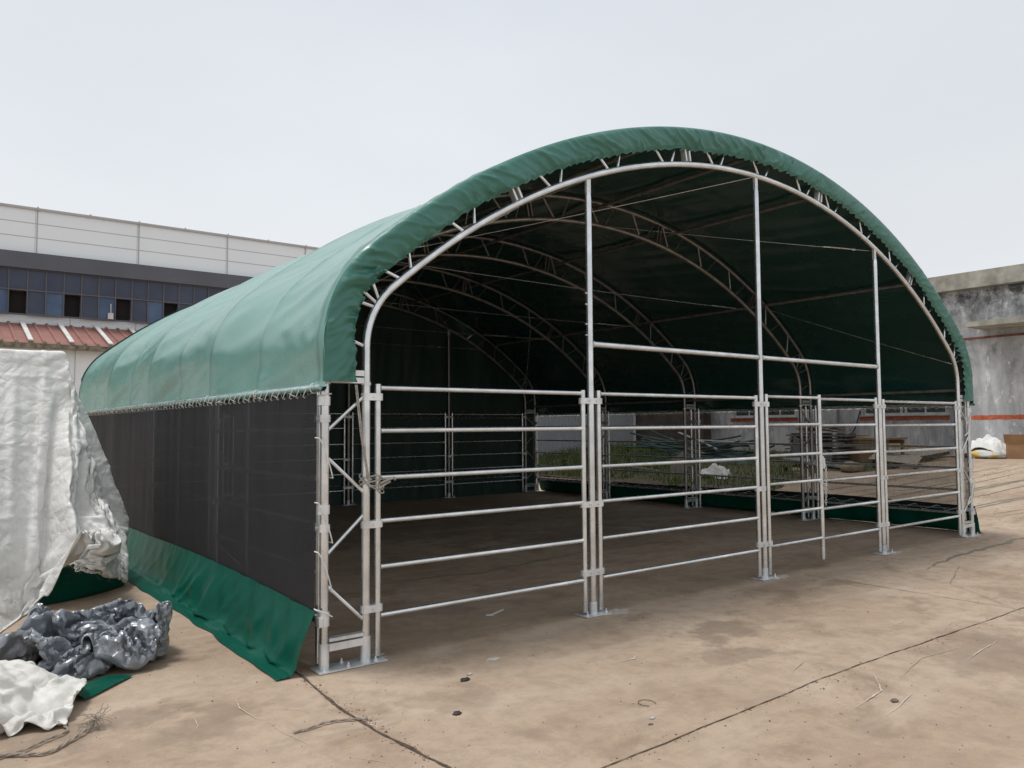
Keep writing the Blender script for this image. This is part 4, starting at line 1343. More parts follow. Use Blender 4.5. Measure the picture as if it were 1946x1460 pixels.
3,-2,0,4,-1,-1,-1,0,-1,3,-2,-3,6,-1,1,0,-7,1,-2,1,-3,0,0,0,1,3,-3,8,-4,4,-7,1,-4,-3,6,-1,0,9,-2,3,-3,4,-4,-1,-5,11,-1,-6,2,-2,-1,0,3,-4,1,4,2,-12,4,2,-2,-4,-2,16,1,-13,2,1,-2,5,-1,-4,1,-3,8,-6,5,0,-2,-2,1,-3,2,-5,1,5,-1,-6,6,-1,-1,
-5,2,-1,-4,2,-1,1,0,-3,7,-3,2,5,0,0,-9,6,2,6,-2,-1,-3,1,-3,-1,13,-6,0,-1,-8,12,-4,1,-1,1,-12,4,0,-3,-7,0,8,5,-1,-1,-5,1,0,0,1,-1,4,6,-6,6,-9,0,-2,4,0,1,-2,0,0,-3,-3,5,2,-1,-3,0,0,1,-3,1,-2,-2,-1,3,-2,0,2,-1,11,-6,10,4,-1,-2,-3,-5,
5,-3,-4,2,-5,13,0,-4,0,-1,1,-8,10,4,1,-12,-1,-9,8,-1,-6,3,-4,-2,13,-12,0,9,3,1,-3,-4,2,-4,10,-5,-3,3,0,-4,2,-1,4,-2,-5,4,-3,-3,9,-8,3,4,3,1,0,-1,-3,-9,1,3,1,-1,-1,9,-4,7,-10,9,9,0,-5,-13,8,-1,2,-8,-1,-1,6,9,0,3,3,-5,0,-2,-1,6,-1,
-1,-10,-1,3,-6,-5,6,-11,-1,3,-1,6,-1,8,1,-6,2,-4,-1,1,-1,3,2,-2,3,-3,0,8,-10,-3,2,-2,-4,-3,-3,1,5,0,-1,0,8,1,-13,3,0,3,-4,-2,7,10,-9,-8,9,5,6,-11,2,0,-10,8,-9,0,3,15,1,3,1,-12,-10,-6,2,13,4,-3,0,-7,-2,6,-8,0,2,9,-5,0,0,-4,7,-1,-2,
-5,0,-1,3,-1,-1,6,-2,-3,6,-1,5,-1,-7,-4,-9,-1,1,1,2,1,0,-1,-2,3,8,-5,-3,-5,-1,5,-5,-1,2,6,-6,3,8,4,0,2,0,-12,10,-13,1,3,11,1,2,1,-6,-12,-4,1,12,-1,-2,0,-1,-2,-1,0,11,-8,0,-6,2,7,-6,1,0,1,-5,1,-2,3,1,-3,-1,6,-7,5,10,3,-4,-8,-8,-2,7,
-1,-4,9,-1,2,-6,-1,2,-1,4,6,-7,1,1,-6,-5,-1,4,0,-9,10,5,3,-1,-3,-4,9,-7,-6,8,10,0,-3,-2,-1,1,2,-7,1,0,0,3,-8,3,-1,0,-5,-1,2,4,-7,0,-1,0,2,8,0,-5,-3,1,-1,2,5,4,-10,4,0,1,0,-6,2,-5,11,6,-10,3,-3,6,-6,1,-1,2,-1,9,-11,-2,7,8,-8,-9,1,
-5,-3,9,-2,0,4,-1,4,10,-10,-9,3,9,2,6,0,1,-5,-9,3,1,-1,-5,7,-2,-1,-8,6,-1,-6,-1,3,-2,4,-2,-2,-2,3,7,-2,-1,-2,-2,1,1,3,-5,2,4,4,-1,3,-3,-7,5,7,-4,3,7,-1,-9,1,-1,-3,4,8,-2,6,-3,2,-4,-14,9,-10,-7,3,3,4,11,3,-11,11,-10,-8,3,8,0,6,1,-7,
-8,1,2,1,5,-8,8,1,-9,-1,0,2,-4,0,-1,4,-1,-3,-2,-1,5,2,-3,-1,2,-2,1,2,-2,0,-1,2,1,-1,5,-4,-8,6,2,4,1,-3,-3,2,4,1,-12,6,13,-9,-11,3,9,-1,-7,8,-8,-4,4,7,0,2,5,-9,7,-11,-9,6,2,1,-8,4,7,0,-3,2,-4,9,-5,4,1,-6,-2,-1,3,-8,8,-8,11,2,-6,-7,
-5,5,4,4,0,-6,-3,2,0,0,-3,0,4,-2,-4,7,-5,1,-2,8,-2,-2,1,-1,-4,3,7,-11,-8,9,6,-8,3,4,2,-8,0,2,6,3,-1,-5,7,-2,-10,4,-7,-4,7,4,-3,-6,0,2,3,-1,8,-4,-3,-2,9,0,1,-4,-7,7,-10,7,-9,5,5,0,-7,0,-2,-1,1,1,3,-6,-1,1,-1,-2,-2,3,4,-6,6,-5,-2,-7,
6,6,-2,6,-8,-6,0,13,2,-12,8,0,-6,8,-4,-2,8,-1,5,0,1,0,-10,-2,1,-3,1,-7,0,0,3,-3,2,1,6,0,-6,8,3,-1,-11,8,1,2,1,-8,6,-10,1,-7,5,4,2,-7,0,-2,3,-4,-1,0,-1,-2,1,1,6,4,-3,0,-5,-8,5,5,-13,6,7,-5,9,-5,-8,-6,4,15,-3,1,-6,2,1,1,-5,12,-7,-5,
0,3,-5,-2,3,4,4,0,-9,-1,-1,-1,0,4,-5,4,10,-5,-3,-2,10,-11,-1,10,0,0,-7,2,-4,-1,-7,2,1,0,4,2,-5,1,-3,-1,-3,1,-1,5,8,0,-1,0,-3,-3,3,-10,14,2,0,-1,-7,2,2,-2,-3,-7,12,0,3,-4,0,3,1,-5,1,7,-2,-11,-3,2,-1,-1,-2,0,1,-1,-2,0,-2,5,3,-3,7,0,
2,2,-9,10,0,-14,1,3,5,-4,-1,0,1,-6,2,5,-5,0,-2,-1,-1,0,-3,-3,10,-6,12,-11,4,-3,0,4,-3,-3,-11,4,10,3,1,-1,0,3,1,1,-7,5,2,-13,4,0,8,-5,3,-1,-11,-1,2,0,5,3,-2,-3,2,-3,5,-2,-6,-6,13,8,-16,-2,3,5,5,-7,0,9,-2,0,-6,1,1,3,-4,6,-3,-6,-2,0,
3,-2,-2,-4,16,-5,-11,1,9,3,-12,6,2,2,-6,-2,1,2,-8,0,10,0,3,1,-1,-1,-8,6,-6,3,1,1,-7,12,-6,-1,2,-5,-6,1,-3,3,9,0,-2,0,-5,-1,5,2,-8,4,0,0,-5,0,3,6,0,-8,0,5,0,4,1,-4,2,-4,-1,0,2,0,-4,1,-1,1,-1,11,2,-5,4,-2,5,-11,11,-5,1,0,2,-4,3,1,5,
3,0,-3,1,0,0,-10,6,2,-3,1,1,-8,6,-5,-3,0,2,-4,4,4,3,1,1,1,2,0,-3,3,-3,-15,0,7,3,-3,-6,-1,8,6,1,-10,6,-2,-1,1,-2,-2,2,0,-1,-1,2,0,0,-1,-7,0,14,-1,-6,10,0,3,-12,3,4,8,1,-2,-1,-2,-1,9,0,-1,-1,-15,14,-1,0,-5,4,-4,3,-3,-6,-3,7,0,3,1,2,
-2,-2,7,-1,3,-1,1,0,-10,-6,4,1,-8,3,1,7,-3,-9,1,3,11,-6,0,0,-1,0,0,-2,1,1,-1,-1,0,0,-2,12,-8,0,8,107,-12,-3,-4,5,5,4,-5,-12,-10,-5,7,5,10,5,4,-9,1,5,5,-7,1,-1,5,-10,-7,-7,2,-9,3,-2,-2,-2,-6,-9,-10,-9,3,-6,-3,-13,4,-4,6,-2,-7,-2,3,
2,2,2,0,0,-1,0,1,2,1,2,1,2,-1,1,5,7,9,-3,1,7,-4,-8,0,-1,10,-2,-3,-12,-3,1,8,8,0,-6,-10,10,3,6,-4,-3,-5,4,2,6,0,0,-9,1,-1,7,-10,12,-12,13,2,-2,-2,2,-3,4,0,-2,-13,16,-12,13,-11,5,1,-7,-7,-1,3,-7,0,-2,3,3,2,1,2,0,1,3,11,1,-1,-1,-2,3,
-1,-14,-5,4,-5,-9,7,8,1,0,-11,-6,0,8,8,1,-7,1,5,-1,1,-2,-6,-1,3,9,-3,3,0,-1,-3,-5,9,-14,9,-10,10,6,-2,-2,2,4,-7,-8,15,-16,17,-11,8,-11,10,1,-3,-2,-10,9,-5,13,-7,0,2,5,1,0,-1,-3,-6,11,1,-1,-1,-1,-9,-7,2,-3,3,-7,-3,3,10,5,0,-10,-6,
-1,4,11,-2,-7,-2,1,5,2,0,-4,-2,2,4,5,-2,-2,5,-3,-9,13,-3,-6,-6,11,2,-1,3,-6,-9,14,-14,15,-3,3,-7,4,0,1,-1,-10,12,-11,17,-7,9,-5,1,-4,-4,-6,8,5,1,-10,9,0,-2,-5,-5,2,-1,0,-3,7,-12,0,-4,6,8,3,-11,-6,-1,10,8,-7,-6,-1,3,10,1,-9,1,-3,8,
-1,-4,9,-1,0,1,-6,6,0,-8,-6,12,-1,-4,-4,7,-10,13,2,-1,0,1,-2,-7,1,-3,5,-8,19,-2,3,-5,4,-11,-10,1,6,-2,2,4,7,-7,6,-4,-4,1,3,1,2,-3,-6,4,-8,0,0,2,5,11,-2,-7,-4,14,-4,-8,-2,-3,4,12,-1,0,0,2,-9,10,-3,-2,3,0,2,-8,6,1,-5,2,0,1,-2,-4,4,4,
1,2,0,-7,1,-7,0,9,3,-2,-4,1,4,4,-7,3,-2,0,2,-2,0,2,-3,2,-3,-1,-2,4,4,1,-2,-1,-3,11,-7,-2,3,-9,-1,-3,6,15,2,-13,8,-4,-2,-5,6,-3,11,2,3,-5,1,-4,-6,6,-3,6,-5,5,-5,5,-1,-4,0,0,1,-1,2,2,0,-1,-6,4,-4,1,7,-6,7,1,-4,-1,-1,4,0,-4,3,-1,2,-4,
0,1,3,-11,3,3,4,2,2,-1,-3,3,11,-8,2,-2,-1,6,-5,4,1,1,-1,-1,-5,3,1,-2,1,4,4,-8,-7,-6,13,-9,9,-7,14,-8,6,-7,7,-2,1,-4,0,0,2,1,2,-2,1,-2,4,-2,0,0,-9,8,-1,7,-4,-4,-2,2,2,1,0,1,-11,10,-8,1,-4,4,-9,3,9,6,-2,2,1,-4,13,-1,1,-3,-10,1,11,-1,
3,-8,-3,8,4,-6,-2,5,-6,4,0,4,1,-7,-22,16,-7,17,-6,5,-10,11,-1,-5,4,-6,3,1,2,3,2,0,0,-4,1,-3,2,-1,-2,3,0,-3,4,0,-5,-5,7,-2,-1,-7,10,-15,6,-1,-8,1,-2,1,4,-1,3,-2,7,3,3,3,4,2,1,0,-1,0,1,2,-1,-1,-1,0,0,0,2,0,0,-1,-13,-6,-2,-3,7,-10,8,
-1,14,-10,8,4,-2,2,-1,1,4,2,0,2,-1,-1,-10,8,0,1,0,0,0,-11,6,-3,2,3,-4,0,0,0,-13,12,-10,1,5,-9,7,-10,1,0,-1,4,5,9,10,-7,-5,3,8,1,-5,7,1,-4,3,2,0,0,-1,2,1,1,-1,-20,-4,-1,2,-6,-1,3,-1,13,-9,14,-3,5,-5,-4,10,1,2,-2,-3,6,-3,-5,7,3,2,0,
-2,-1,-7,-4,0,1,-4,1,2,-1,-5,-4,7,-10,10,-7,0,9,-16,5,-2,4,-4,6,-3,-3,-3,12,2,-6,0,-5,10,3,-6,7,0,1,-1,5,-1,1,0,-1,-22,0,-1,0,3,2,3,6,-10,-3,12,1,-3,-3,2,4,-3,3,-5,3,0,-11,3,11,2,-2,-3,5,0,-1,-7,7,-13,-5,7,0,-5,-1,7,-1,-8,4,-5,1,
-4,2,1,0,-1,2,8,-6,-7,1,10,-4,2,5,-9,11,-4,-2,3,1,1,1,2,4,2,-2,-3,-23,0,0,5,2,9,0,1,-5,4,-1,-1,-7,4,2,-5,5,-2,-2,4,0,1,0,0,-8,-6,1,13,-1,2,1,1,-1,2,-1,-13,-1,6,-1,-5,7,-3,-10,0,0,7,-3,4,-7,5,-4,-3,7,5,-12,6,2,1,1,3,-7,4,4,2,-3,0,
-1,2,-4,3,1,-17,-1,0,3,11,2,-1,-1,1,-5,4,-7,0,6,-2,-6,6,-4,-2,9,-3,-1,-4,8,-5,-1,5,-3,-8,8,2,-9,12,3,-8,6,1,-15,5,0,1,-7,7,-5,-6,0,1,-4,5,8,-13,4,3,-7,4,5,7,0,-3,3,4,0,-2,1,4,1,-5,-1,2,-1,-1,-17,6,4,2,-1,-8,15,-5,10,-9,-1,-1,7,-9,
-1,2,6,-6,0,4,-10,10,-3,2,-1,4,2,-4,0,0,0,0,0,2,3,1,-9,0,-2,-2,7,-3,1,-3,1,-2,-9,0,3,-3,1,9,-10,-3,6,-6,6,9,-6,2,4,-1,3,-1,-3,2,2,4,-4,-5,6,-21,8,-1,-2,0,12,1,-9,5,-1,9,-3,-8,2,7,-6,-8,5,6,-1,-1,3,-7,4,2,-11,-4,6,8,5,-1,-9,6,-1,-8,
7,5,-2,-1,-2,-13,5,3,1,0,2,-2,5,-10,-7,1,0,3,9,-3,-11,6,-6,7,-2,5,-8,5,3,-1,-2,-2,0,2,4,1,-15,6,-7,-2,1,4,0,6,6,-1,-6,-4,11,-2,-3,3,0,1,-9,6,-1,-4,7,0,1,0,-2,-9,-10,1,3,12,5,-8,6,-4,-2,-6,-1,6,9,-6,-10,5,-1,-3,12,4,-13,-6,0,6,-4,
-3,4,-1,3,-8,6,8,3,-2,2,-9,7,5,-3,-10,-6,-2,2,4,8,-3,2,-4,3,-5,1,4,0,3,-2,7,1,-2,-1,0,-3,-2,2,-2,3,1,-3,3,-2,-5,2,-2,-3,-7,3,-6,10,8,-5,4,-4,2,-4,-6,-2,16,-4,-7,0,6,-12,7,0,-1,-1,-5,1,2,-9,0,-1,10,-2,8,6,-1,-2,-1,-13,3,8,3,-10,-8,
1,-2,8,6,-5,5,-3,5,-1,-2,-3,4,8,1,-3,2,-3,-2,1,0,-2,-5,8,1,1,-4,-3,3,0,-1,-4,-5,2,-3,-3,11,0,5,-7,-1,8,1,-2,-17,11,2,2,-3,5,-9,2,1,5,-12,-6,-2,-3,0,2,2,12,10,-4,2,2,1,-7,-8,-1,8,4,-7,-8,1,-1,9,4,-3,6,0,2,-2,1,0,3,-3,-1,5,-3,0,2,-3,
0,4,-9,9,2,0,-1,-3,-5,3,-1,-1,-9,9,-9,2,10,-7,1,2,0,-7,-2,10,-11,8,4,4,-1,0,1,0,-6,1,-4,-12,2,8,-4,-3,1,9,2,-3,1,2,0,-8,-7,-1,12,0,-6,-8,2,-3,3,9,-2,6,-4,2,6,-4,1,1,0,1,-1,1,3,2,-3,0,-3,1,0,3,-1,-1,0,-6,3,2,-5,-7,10,-14,6,4,1,1,-8,
5,-5,-3,11,-8,-5,1,11,4,-1,2,-1,1,0,-2,-5,-11,14,-8,-2,11,-2,0,1,0,1,0,-7,-5,3,4,3,-3,-11,6,6,-1,0,-1,3,-2,-8,4,2,5,0,1,0,1,-2,4,-1,-10,14,-14,7,-6,-3,-3,3,8,3,0,-2,1,-11,5,-7,2,6,1,2,-9,6,-4,-9,7,-1,-2,-1,-5,12,8,-1,1,-1,0,-2,2,
-15,14,0,11,-1,0,1,-1,1,1,0,-8,-3,8,-3,2,-3,-9,9,-5,5,0,-4,4,4,-3,-1,4,1,-2,0,-3,6,-2,1,1,-7,1,-7,8,3,1,4,0,0,0,-1,-8,3,1,2,-1,-7,-5,0,7,-5,4,-2,-6,6,4,-13,9,-11,7,11,-3,3,-2,2,-2,1,-12,4,11,-1,-1,0,0,3,-1,2,0,-9,-4,8,-5,4,-2,-3,2,
3,-4,5,-2,3,0,-1,-2,4,0,1,-2,-2,-1,-5,7,-3,0,-5,0,4,8,-6,5,0,-2,-2,-3,5,0,-11,4,3,1,-4,-2,3,-2,4,5,-3,-2,5,-10,8,-14,10,5,-6,4,-1,0,0,-4,-9,10,-2,2,0,-2,4,2,-1,0,-2,1,-3,-2,1,2,-11,6,-8,7,4,5,-4,1,-2,0,2,-4,5,-12,3,2,3,-12,3,9,-3,
-7,8,-4,8,-2,-1,0,1,-2,-7,-4,10,-14,6,4,0,5,-1,-1,8,-4,-3,7,-4,2,-6,-2,1,-1,7,-3,-1,1,3,-1,-11,10,1,0,-1,0,1,2,1,1,-1,-4,0,1,-1,-3,5,-6,5,-2,3,1,3,-2,-3,-2,2,-1,-6,0,-16,0,10,10,-6,-2,2,6,-8,7,-2,-4,1,0,2,1,1,1,-9,-2,-10,6,8,-4,7,
9,-7,-5,7,-5,7,0,-2,-2,-5,10,-2,-1,1,0,-3,-1,4,10,-1,1,-2,3,1,1,3,-2,3,-4,-4,5,0,-1,0,3,-1,-1,-2,0,4,-2,0,-3,-2,6,-7,8,-6,-2,-15,6,8,-6,5,-5,7,-5,-4,5,0,0,5,-4,-11,-5,4,0,-4,-3,1,-1,1,8,-2,8,10,-1,-1,-1,-2,1,-13,2,9,2,1,-1,1,1,3,
10,-1,-3,0,4,0,2,3,2,-4,0,0,-7,3,4,-2,3,4,-1,-1,-1,-7,9,0,-5,-10,5,2,1,0,-3,-2,-10,7,4,-5,5,-7,6,1,-4,-1,3,-8,7,1,1,-10,-1,1,-7,6,0,-3,1,15,5,-11,7,-1,0,1,0,-3,-11,2,12,-2,2,-2,5,0,11,1,0,-2,1,-4,3,1,0,0,2,-5,2,-6,2,7,0,2,1,-3,-1,
2,-3,-7,6,-1,1,0,-2,-1,1,0,-3,-3,4,-5,2,3,-10,10,-2,-1,5,-1,0,0,-5,1,1,0,0,-9,7,-4,-6,-1,5,11,-4,4,1,1,0,0,-1,-11,-2,13,-1,3,2,-6,12,0,-3,3,-5,2,0,-2,-4,2,5,0,-3,3,-2,2,-2,4,0,0,-1,1,-7,10,-13,12,-15,12,-4,6,-5,3,-1,-5,-1,1,-5,-2,
6,-4,3,2,-5,4,4,0,-2,-3,-1,8,-2,3,-5,3,-6,6,-11,-6,7,0,3,2,-3,5,1,0,-8,-4,12,2,-6,5,12,-1,-1,1,-3,3,-5,1,1,-2,-7,5,4,0,1,-10,10,-3,2,2,4,-3,0,-7,8,-7,8,-1,1,1,-3,2,-1,-2,-5,1,-1,2,-5,-8,10,2,1,2,-2,1,-1,-1,2,-12,12,-8,7,-2,7,-8,5,
-6,-11,1,8,-4,12,-4,1,0,1,-5,-6,8,3,2,11,0,-1,-3,5,-8,5,-7,6,1,0,-1,0,-2,0,5,-7,6,-2,1,1,0,1,1,-3,4,-2,0,0,-3,-4,1,7,-5,-3,1,-3,-5,8,-3,-7,11,3,-2,1,0,-1,0,0,1,-13,13,-8,10,-5,4,-6,4,-2,-6,-5,7,6,2,-1,1,0,0,1,-7,5,-6,10,-1,1,2,-3,
1,-7,6,-6,-4,9,0,-1,0,4,-4,-2,-6,10,-3,0,4,-2,1,0,-6,8,-5,2,-2,3,-3,-2,-2,-1,0,2,1,-9,12,-8,0,7,-5,3,1,2,1,-1,0,2,-10,9,-6,9,-12,9,-4,0,6,-3,-2,-2,2,0,3,-1,-1,2,0,-2,1,10,-2,2,-5,-7,9,4,-3,-1,4,-5,3,0,1,-7,6,1,0,-4,3,-5,4,3,0,-5,3,
-10,5,-8,11,3,1,-8,-2,0,-1,-2,3,3,-4,6,-8,3,5,-8,6,0,0,2,4,0,2,-5,7,-10,4,-7,7,1,-6,8,2,-10,-2,7,1,1,1,-5,3,-4,3,7,1,-5,-5,10,-6,6,3,3,-1,-1,-1,-1,0,-1,-9,9,-5,4,1,-1,-2,3,-4,6,-5,1,-10,5,-9,9,-3,8,0,2,2,1,-6,-1,-1,3,-5,-9,10,0,-2,
0,6,0,-2,-1,10,4,-5,-5,-2,3,0,1,-2,4,1,2,-2,-7,4,0,1,2,-1,-1,1,-2,2,-1,6,-4,7,3,2,2,1,-2,-2,2,-6,-4,7,-3,6,-5,-2,0,-2,2,2,-3,-6,1,5,-5,-2,-7,15,-2,4,0,-5,-4,3,4,2,-4,3,-6,-8,11,-4,6,-3,0,-1,3,-8,-2,0,14,4,-1,-5,1,1,-14,7,10,2,0,-8,
5,-3,4,-3,-2,4,0,-1,5,5,2,-1,0,0,2,1,1,-1,-1,1,0,-2,2,1,0,-2,-3,1,-5,-10,3,8,-9,-1,8,-1,-5,-9,1,10,-2,8,0,5,-3,-6,5,-4,6,1,-10,-1,-3,2,0,6,6,0,-2,6,-3,-10,8,4,-1,-2,-1,0,-9,2,2,-2,6,5,-7,-8,18,-2,9,1,1,-2,5,1,-2,-4,-1,5,-8,1,0,2,4,
2,-2,0,1,1,2,-6,-5,4,-6,-8,7,-8,-1,8,4,-4,-5,-5,12,-6,11,-7,6,4,-6,3,-2,-3,1,-1,-4,2,2,7,-9,2,10,-3,-12,12,-2,4,-3,3,0,-16,-4,1,9,1,-4,-5,-2,20,-17,10,1,4,5,2,3,-2,-1,2,0,-9,2,7,-1,3,1,-4,-1,2,-1,2,1,-7,-1,-2,1,-1,-8,6,-5,-6,5,2,6,
-6,-4,11,-9,10,3,-4,-3,2,-4,5,-5,1,2,-4,4,-5,8,2,1,-6,5,2,-1,-10,6,-7,-1,9,-1,-6,-2,-1,3,6,-3,-15,20,1,10,2,1,-3,2,3,-2,0,-9,-2,2,-1,8,0,2,3,-3,-2,2,-5,0,0,-6,5,-4,-4,4,-5,5,3,-8,7,-6,9,-2,-10,6,9,-7,3,1,-3,3,-5,1,-1,0,4,2,0,0,1,
-8,8,1,-10,-7,13,-11,9,-4,-2,7,1,-10,3,-9,12,5,-6,-3,0,10,-5,-10,15,0,-6,5,-1,2,-1,-1,0,3,6,0,-4,-8,5,-3,4,-5,-7,4,-9,9,2,-5,1,-4,1,8,-7,5,-2,8,0,-5,-6,11,-5,6,1,-2,-4,0,0,1,3,0,1,-1,1,-2,-2,-4,7,-4,-15,3,1,12,-7,-4,9,1,-1,-3,-11,
11,3,-6,1,2,-4,6,-9,5,6,2,-2,5,-3,2,-5,3,3,1,-1,2,-12,8,-9,-4,12,-5,-1,-11,12,3,1,3,-2,-6,4,3,-4,-1,6,0,0,-11,12,0,-2,0,-1,-1,0,4,0,0,-1,0,-4,-5,3,7,-6,1,-3,-2,-2,-3,11,1,-8,1,2,6,-2,-16,17,-5,-3,4,1,4,-5,-5,8,1,-2,-4,7,-2,-1,-3,3,
-4,6,3,0,-13,12,1,-13,0,7,3,-10,3,5,1,2,5,-2,-5,0,-6,4,4,-8,9,-3,1,4,-2,0,0,0,1,1,-1,-2,-4,-3,2,-8,-5,2,8,0,4,3,-3,-2,-2,7,-1,-6,-10,-2,12,-12,12,1,0,10,-6,3,0,-11,8,6,-1,-3,2,0,-6,-1,10,-6,3,-7,9,-18,5,2,1,-3,9,4,2,0,-1,4,-3,-4,
-1,2,-5,-2,7,0,-2,5,-3,1,0,1,-2,0,-7,8,1,-2,0,-1,0,2,1,-3,-9,4,-1,-2,5,2,1,-13,8,0,-1,-6,-6,7,-2,3,0,6,3,-3,-11,11,-8,2,1,5,2,-2,-4,-3,2,8,-2,0,-11,14,-14,2,4,2,-4,10,4,1,-1,-4,1,0,-2,-4,6,-5,1,4,-4,3,-1,-1,3,-2,2,-3,-1,0,-2,-1,-1,
5,-2,5,-4,1,1,-3,1,-4,-3,-4,0,13,-15,3,7,2,1,-6,0,-9,2,1,6,-2,-4,-12,1,2,-5,1,8,9,1,-6,2,-1,2,3,4,-7,3,0,-2,-2,7,-6,7,0,2,1,-1,-1,-1,0,-1,-1,0,2,1,-11,8,-3,0,3,-2,1,0,-5,-5,7,2,-2,1,-9,16,-4,-2,0,0,2,-3,3,-1,-14,14,-1,-1,0,-2,-2,
-4,8,0,-2,8,-6,9,-3,-16,1,0,8,7,1,0,-3,1,-7,2,9,-8,-3,9,-1,-1,2,-7,12,-8,7,0,2,0,1,-1,0,1,1,-3,-6,-1,8,-6,4,-1,-3,-1,-1,5,-12,2,8,-2,-3,6,-3,-8,5,4,3,-3,-2,2,-12,3,10,-13,3,3,3,5,2,-7,-4,8,-6,0,7,-9,5,6,-16,7,-2,-1,5,4,1,-8,4,6,-2,
-2,0,0,0,0,3,-3,-5,10,-10,6,-2,6,0,1,-1,-1,0,-7,4,2,0,1,-6,-5,5,0,1,-6,5,-1,-8,11,1,-3,1,-8,1,-1,1,11,-3,-4,1,-9,0,11,4,-1,0,-4,5,-1,-3,8,-1,-11,11,-1,-2,3,4,0,0,-5,0,3,1,1,1,-13,8,2,3,-6,0,0,-5,10,-8,4,5,0,1,-4,-1,1,3,-2,-1,-1,4,
-6,-1,-8,3,6,-1,1,-2,3,-3,5,1,-8,5,-8,7,-2,-6,4,-2,3,-2,2,2,1,-8,-7,1,10,7,-1,-4,7,-7,10,1,-3,-9,14,-9,2,6,2,-3,-1,-4,3,-1,-6,1,6,-11,15,-6,-8,3,-1,0,-9,13,0,7,-2,-1,-2,2,-2,-2,-6,8,3,-5,4,-5,1,5,-5,-2,0,2,-2,0,7,-3,2,-8,10,-5,1,
-2,-8,2,1,0,-6,4,4,4,-1,-7,-6,2,15,2,-3,4,3,3,4,-5,-6,11,-1,3,1,-5,4,1,-7,2,-4,-6,0,7,-1,1,5,-6,-3,-3,-2,-3,2,7,7,-1,-1,0,0,-5,9,-8,5,-3,5,-5,4,-3,0,-2,1,0,-1,0,-2,6,-8,6,-12,8,3,0,-1,-3,-9,13,0,-5,0,0,5,3,-4,-1,-2,7,5,-3,7,2,-5,8,
-2,3,-4,1,-7,14,-12,1,-4,-4,10,0,-6,-2,2,5,-5,1,-3,5,-2,-7,-1,0,5,7,-1,0,1,1,-6,8,-6,4,-3,-1,4,-6,0,-1,-1,0,2,2,-8,4,4,-8,7,-13,13,5,-1,0,-7,-3,1,9,1,2,0,0,1,-5,-3,2,3,4,5,4,4,-1,-1,-1,5,-9,2,-9,14,-15,7,-2,-5,5,6,-7,-3,1,3,-1,5,1,
1,0,-10,-5,-1,9,5,0,0,1,0,-7,7,-1,-9,11,-6,1,0,0,0,0,0,4,-1,-15,8,3,-3,-1,-8,13,2,1,-1,-6,6,-1,-4,1,2,8,-2,6,-13,-2,-2,11,8,-2,4,0,3,-9,2,4,0,-6,0,3,-8,8,-5,-1,1,8,-11,-7,2,6,3,-6,6,8,0,-10,-7,1,9,2,-1,2,3,1,-4,-1,0,-9,8,0,0,0,2,0,
0,-7,-5,10,-9,2,9,1,-7,1,6,-2,1,2,2,-2,4,-1,-2,3,1,-2,2,-13,0,-1,8,0,1,2,1,2,-15,7,2,-4,-3,-5,11,-7,10,-5,-2,0,4,-6,-5,-3,5,6,-8,-4,9,8,-10,-3,5,7,-1,2,-3,-8,-3,1,16,1,-7,-1,-2,0,1,0,2,0,1,-3,1,-4,2,4,1,-8,6,0,0,2,-2,-4,-1,0,10,-1,
7,-2,-3,-4,-7,0,5,-5,1,1,5,3,2,-13,6,3,-18,14,-10,14,-9,9,0,-11,4,2,0,-3,-4,8,2,-7,-3,4,9,-13,0,10,1,-2,-3,2,-2,-4,-8,14,3,-6,1,1,-2,2,0,2,0,-1,-4,2,-2,-2,10,3,-5,2,2,0,-1,1,2,-3,-3,-7,4,1,1,1,-7,2,-2,11,3,-1,-2,-6,6,0,-13,-3,3,-6,
12,-4,12,-9,5,1,-11,6,0,3,-3,3,-1,2,-10,0,-6,11,0,-1,8,-2,-2,0,6,-1,-4,-14,-1,13,-2,0,2,-1,2,-3,4,-9,3,7,-7,-1,-6,1,6,-1,8,-5,7,1,-2,3,-13,1,-5,2,-3,0,7,0,0,0,5,4,0,-1,-9,0,2,3,-2,4,5,-2,-6,4,-11,5,5,-6,0,2,5,-14,14,-8,-6,-5,13,-1,
-1,1,2,3,2,-1,-3,-1,7,0,-3,-11,6,-1,2,2,-7,6,-5,3,-2,-7,7,2,-3,-10,3,5,5,11,-3,-2,1,-5,5,-6,-5,-3,-1,0,8,-5,2,4,-6,5,-8,-9,6,-3,1,5,12,-5,-1,2,-12,-5,5,1,2,5,3,0,-3,2,-13,11,-4,-2,2,5,-4,2,2,-3,1,4,-6,1,-6,10,-6,0,-2,7,-6,-1,11,-2,
1,-4,-3,-2,-4,13,-4,3,-13,10,-9,3,8,5,-3,2,1,-5,-6,-5,0,6,0,2,7,-10,5,-3,2,-4,-8,5,17,1,-2,-5,-5,0,0,-4,-6,0,0,4,0,1,0,4,0,-10,15,-5,0,-2,6,-6,-5,4,12,-1,-1,-1,-7,-3,4,0,0,-3,3,1,-7,8,-1,0,1,0,-2,0,8,-5,4,-15,9,-10,2,-3,12,5,-5,3,
-4,-5,5,4,2,-3,10,-6,-9,2,2,2,-6,13,-3,-1,0,6,-16,3,4,5,-3,-9,-1,-2,6,-3,1,0,-2,-3,-4,14,-4,4,-7,1,1,4,-9,8,3,-5,10,-13,5,4,-4,-2,0,0,8,-6,1,1,1,2,2,-7,8,-1,-3,5,-13,1,-9,12,-4,4,6,-1,5,1,-3,4,-5,-2,9,0,-12,-3,6,0,3,-9,5,-5,2,4,8,
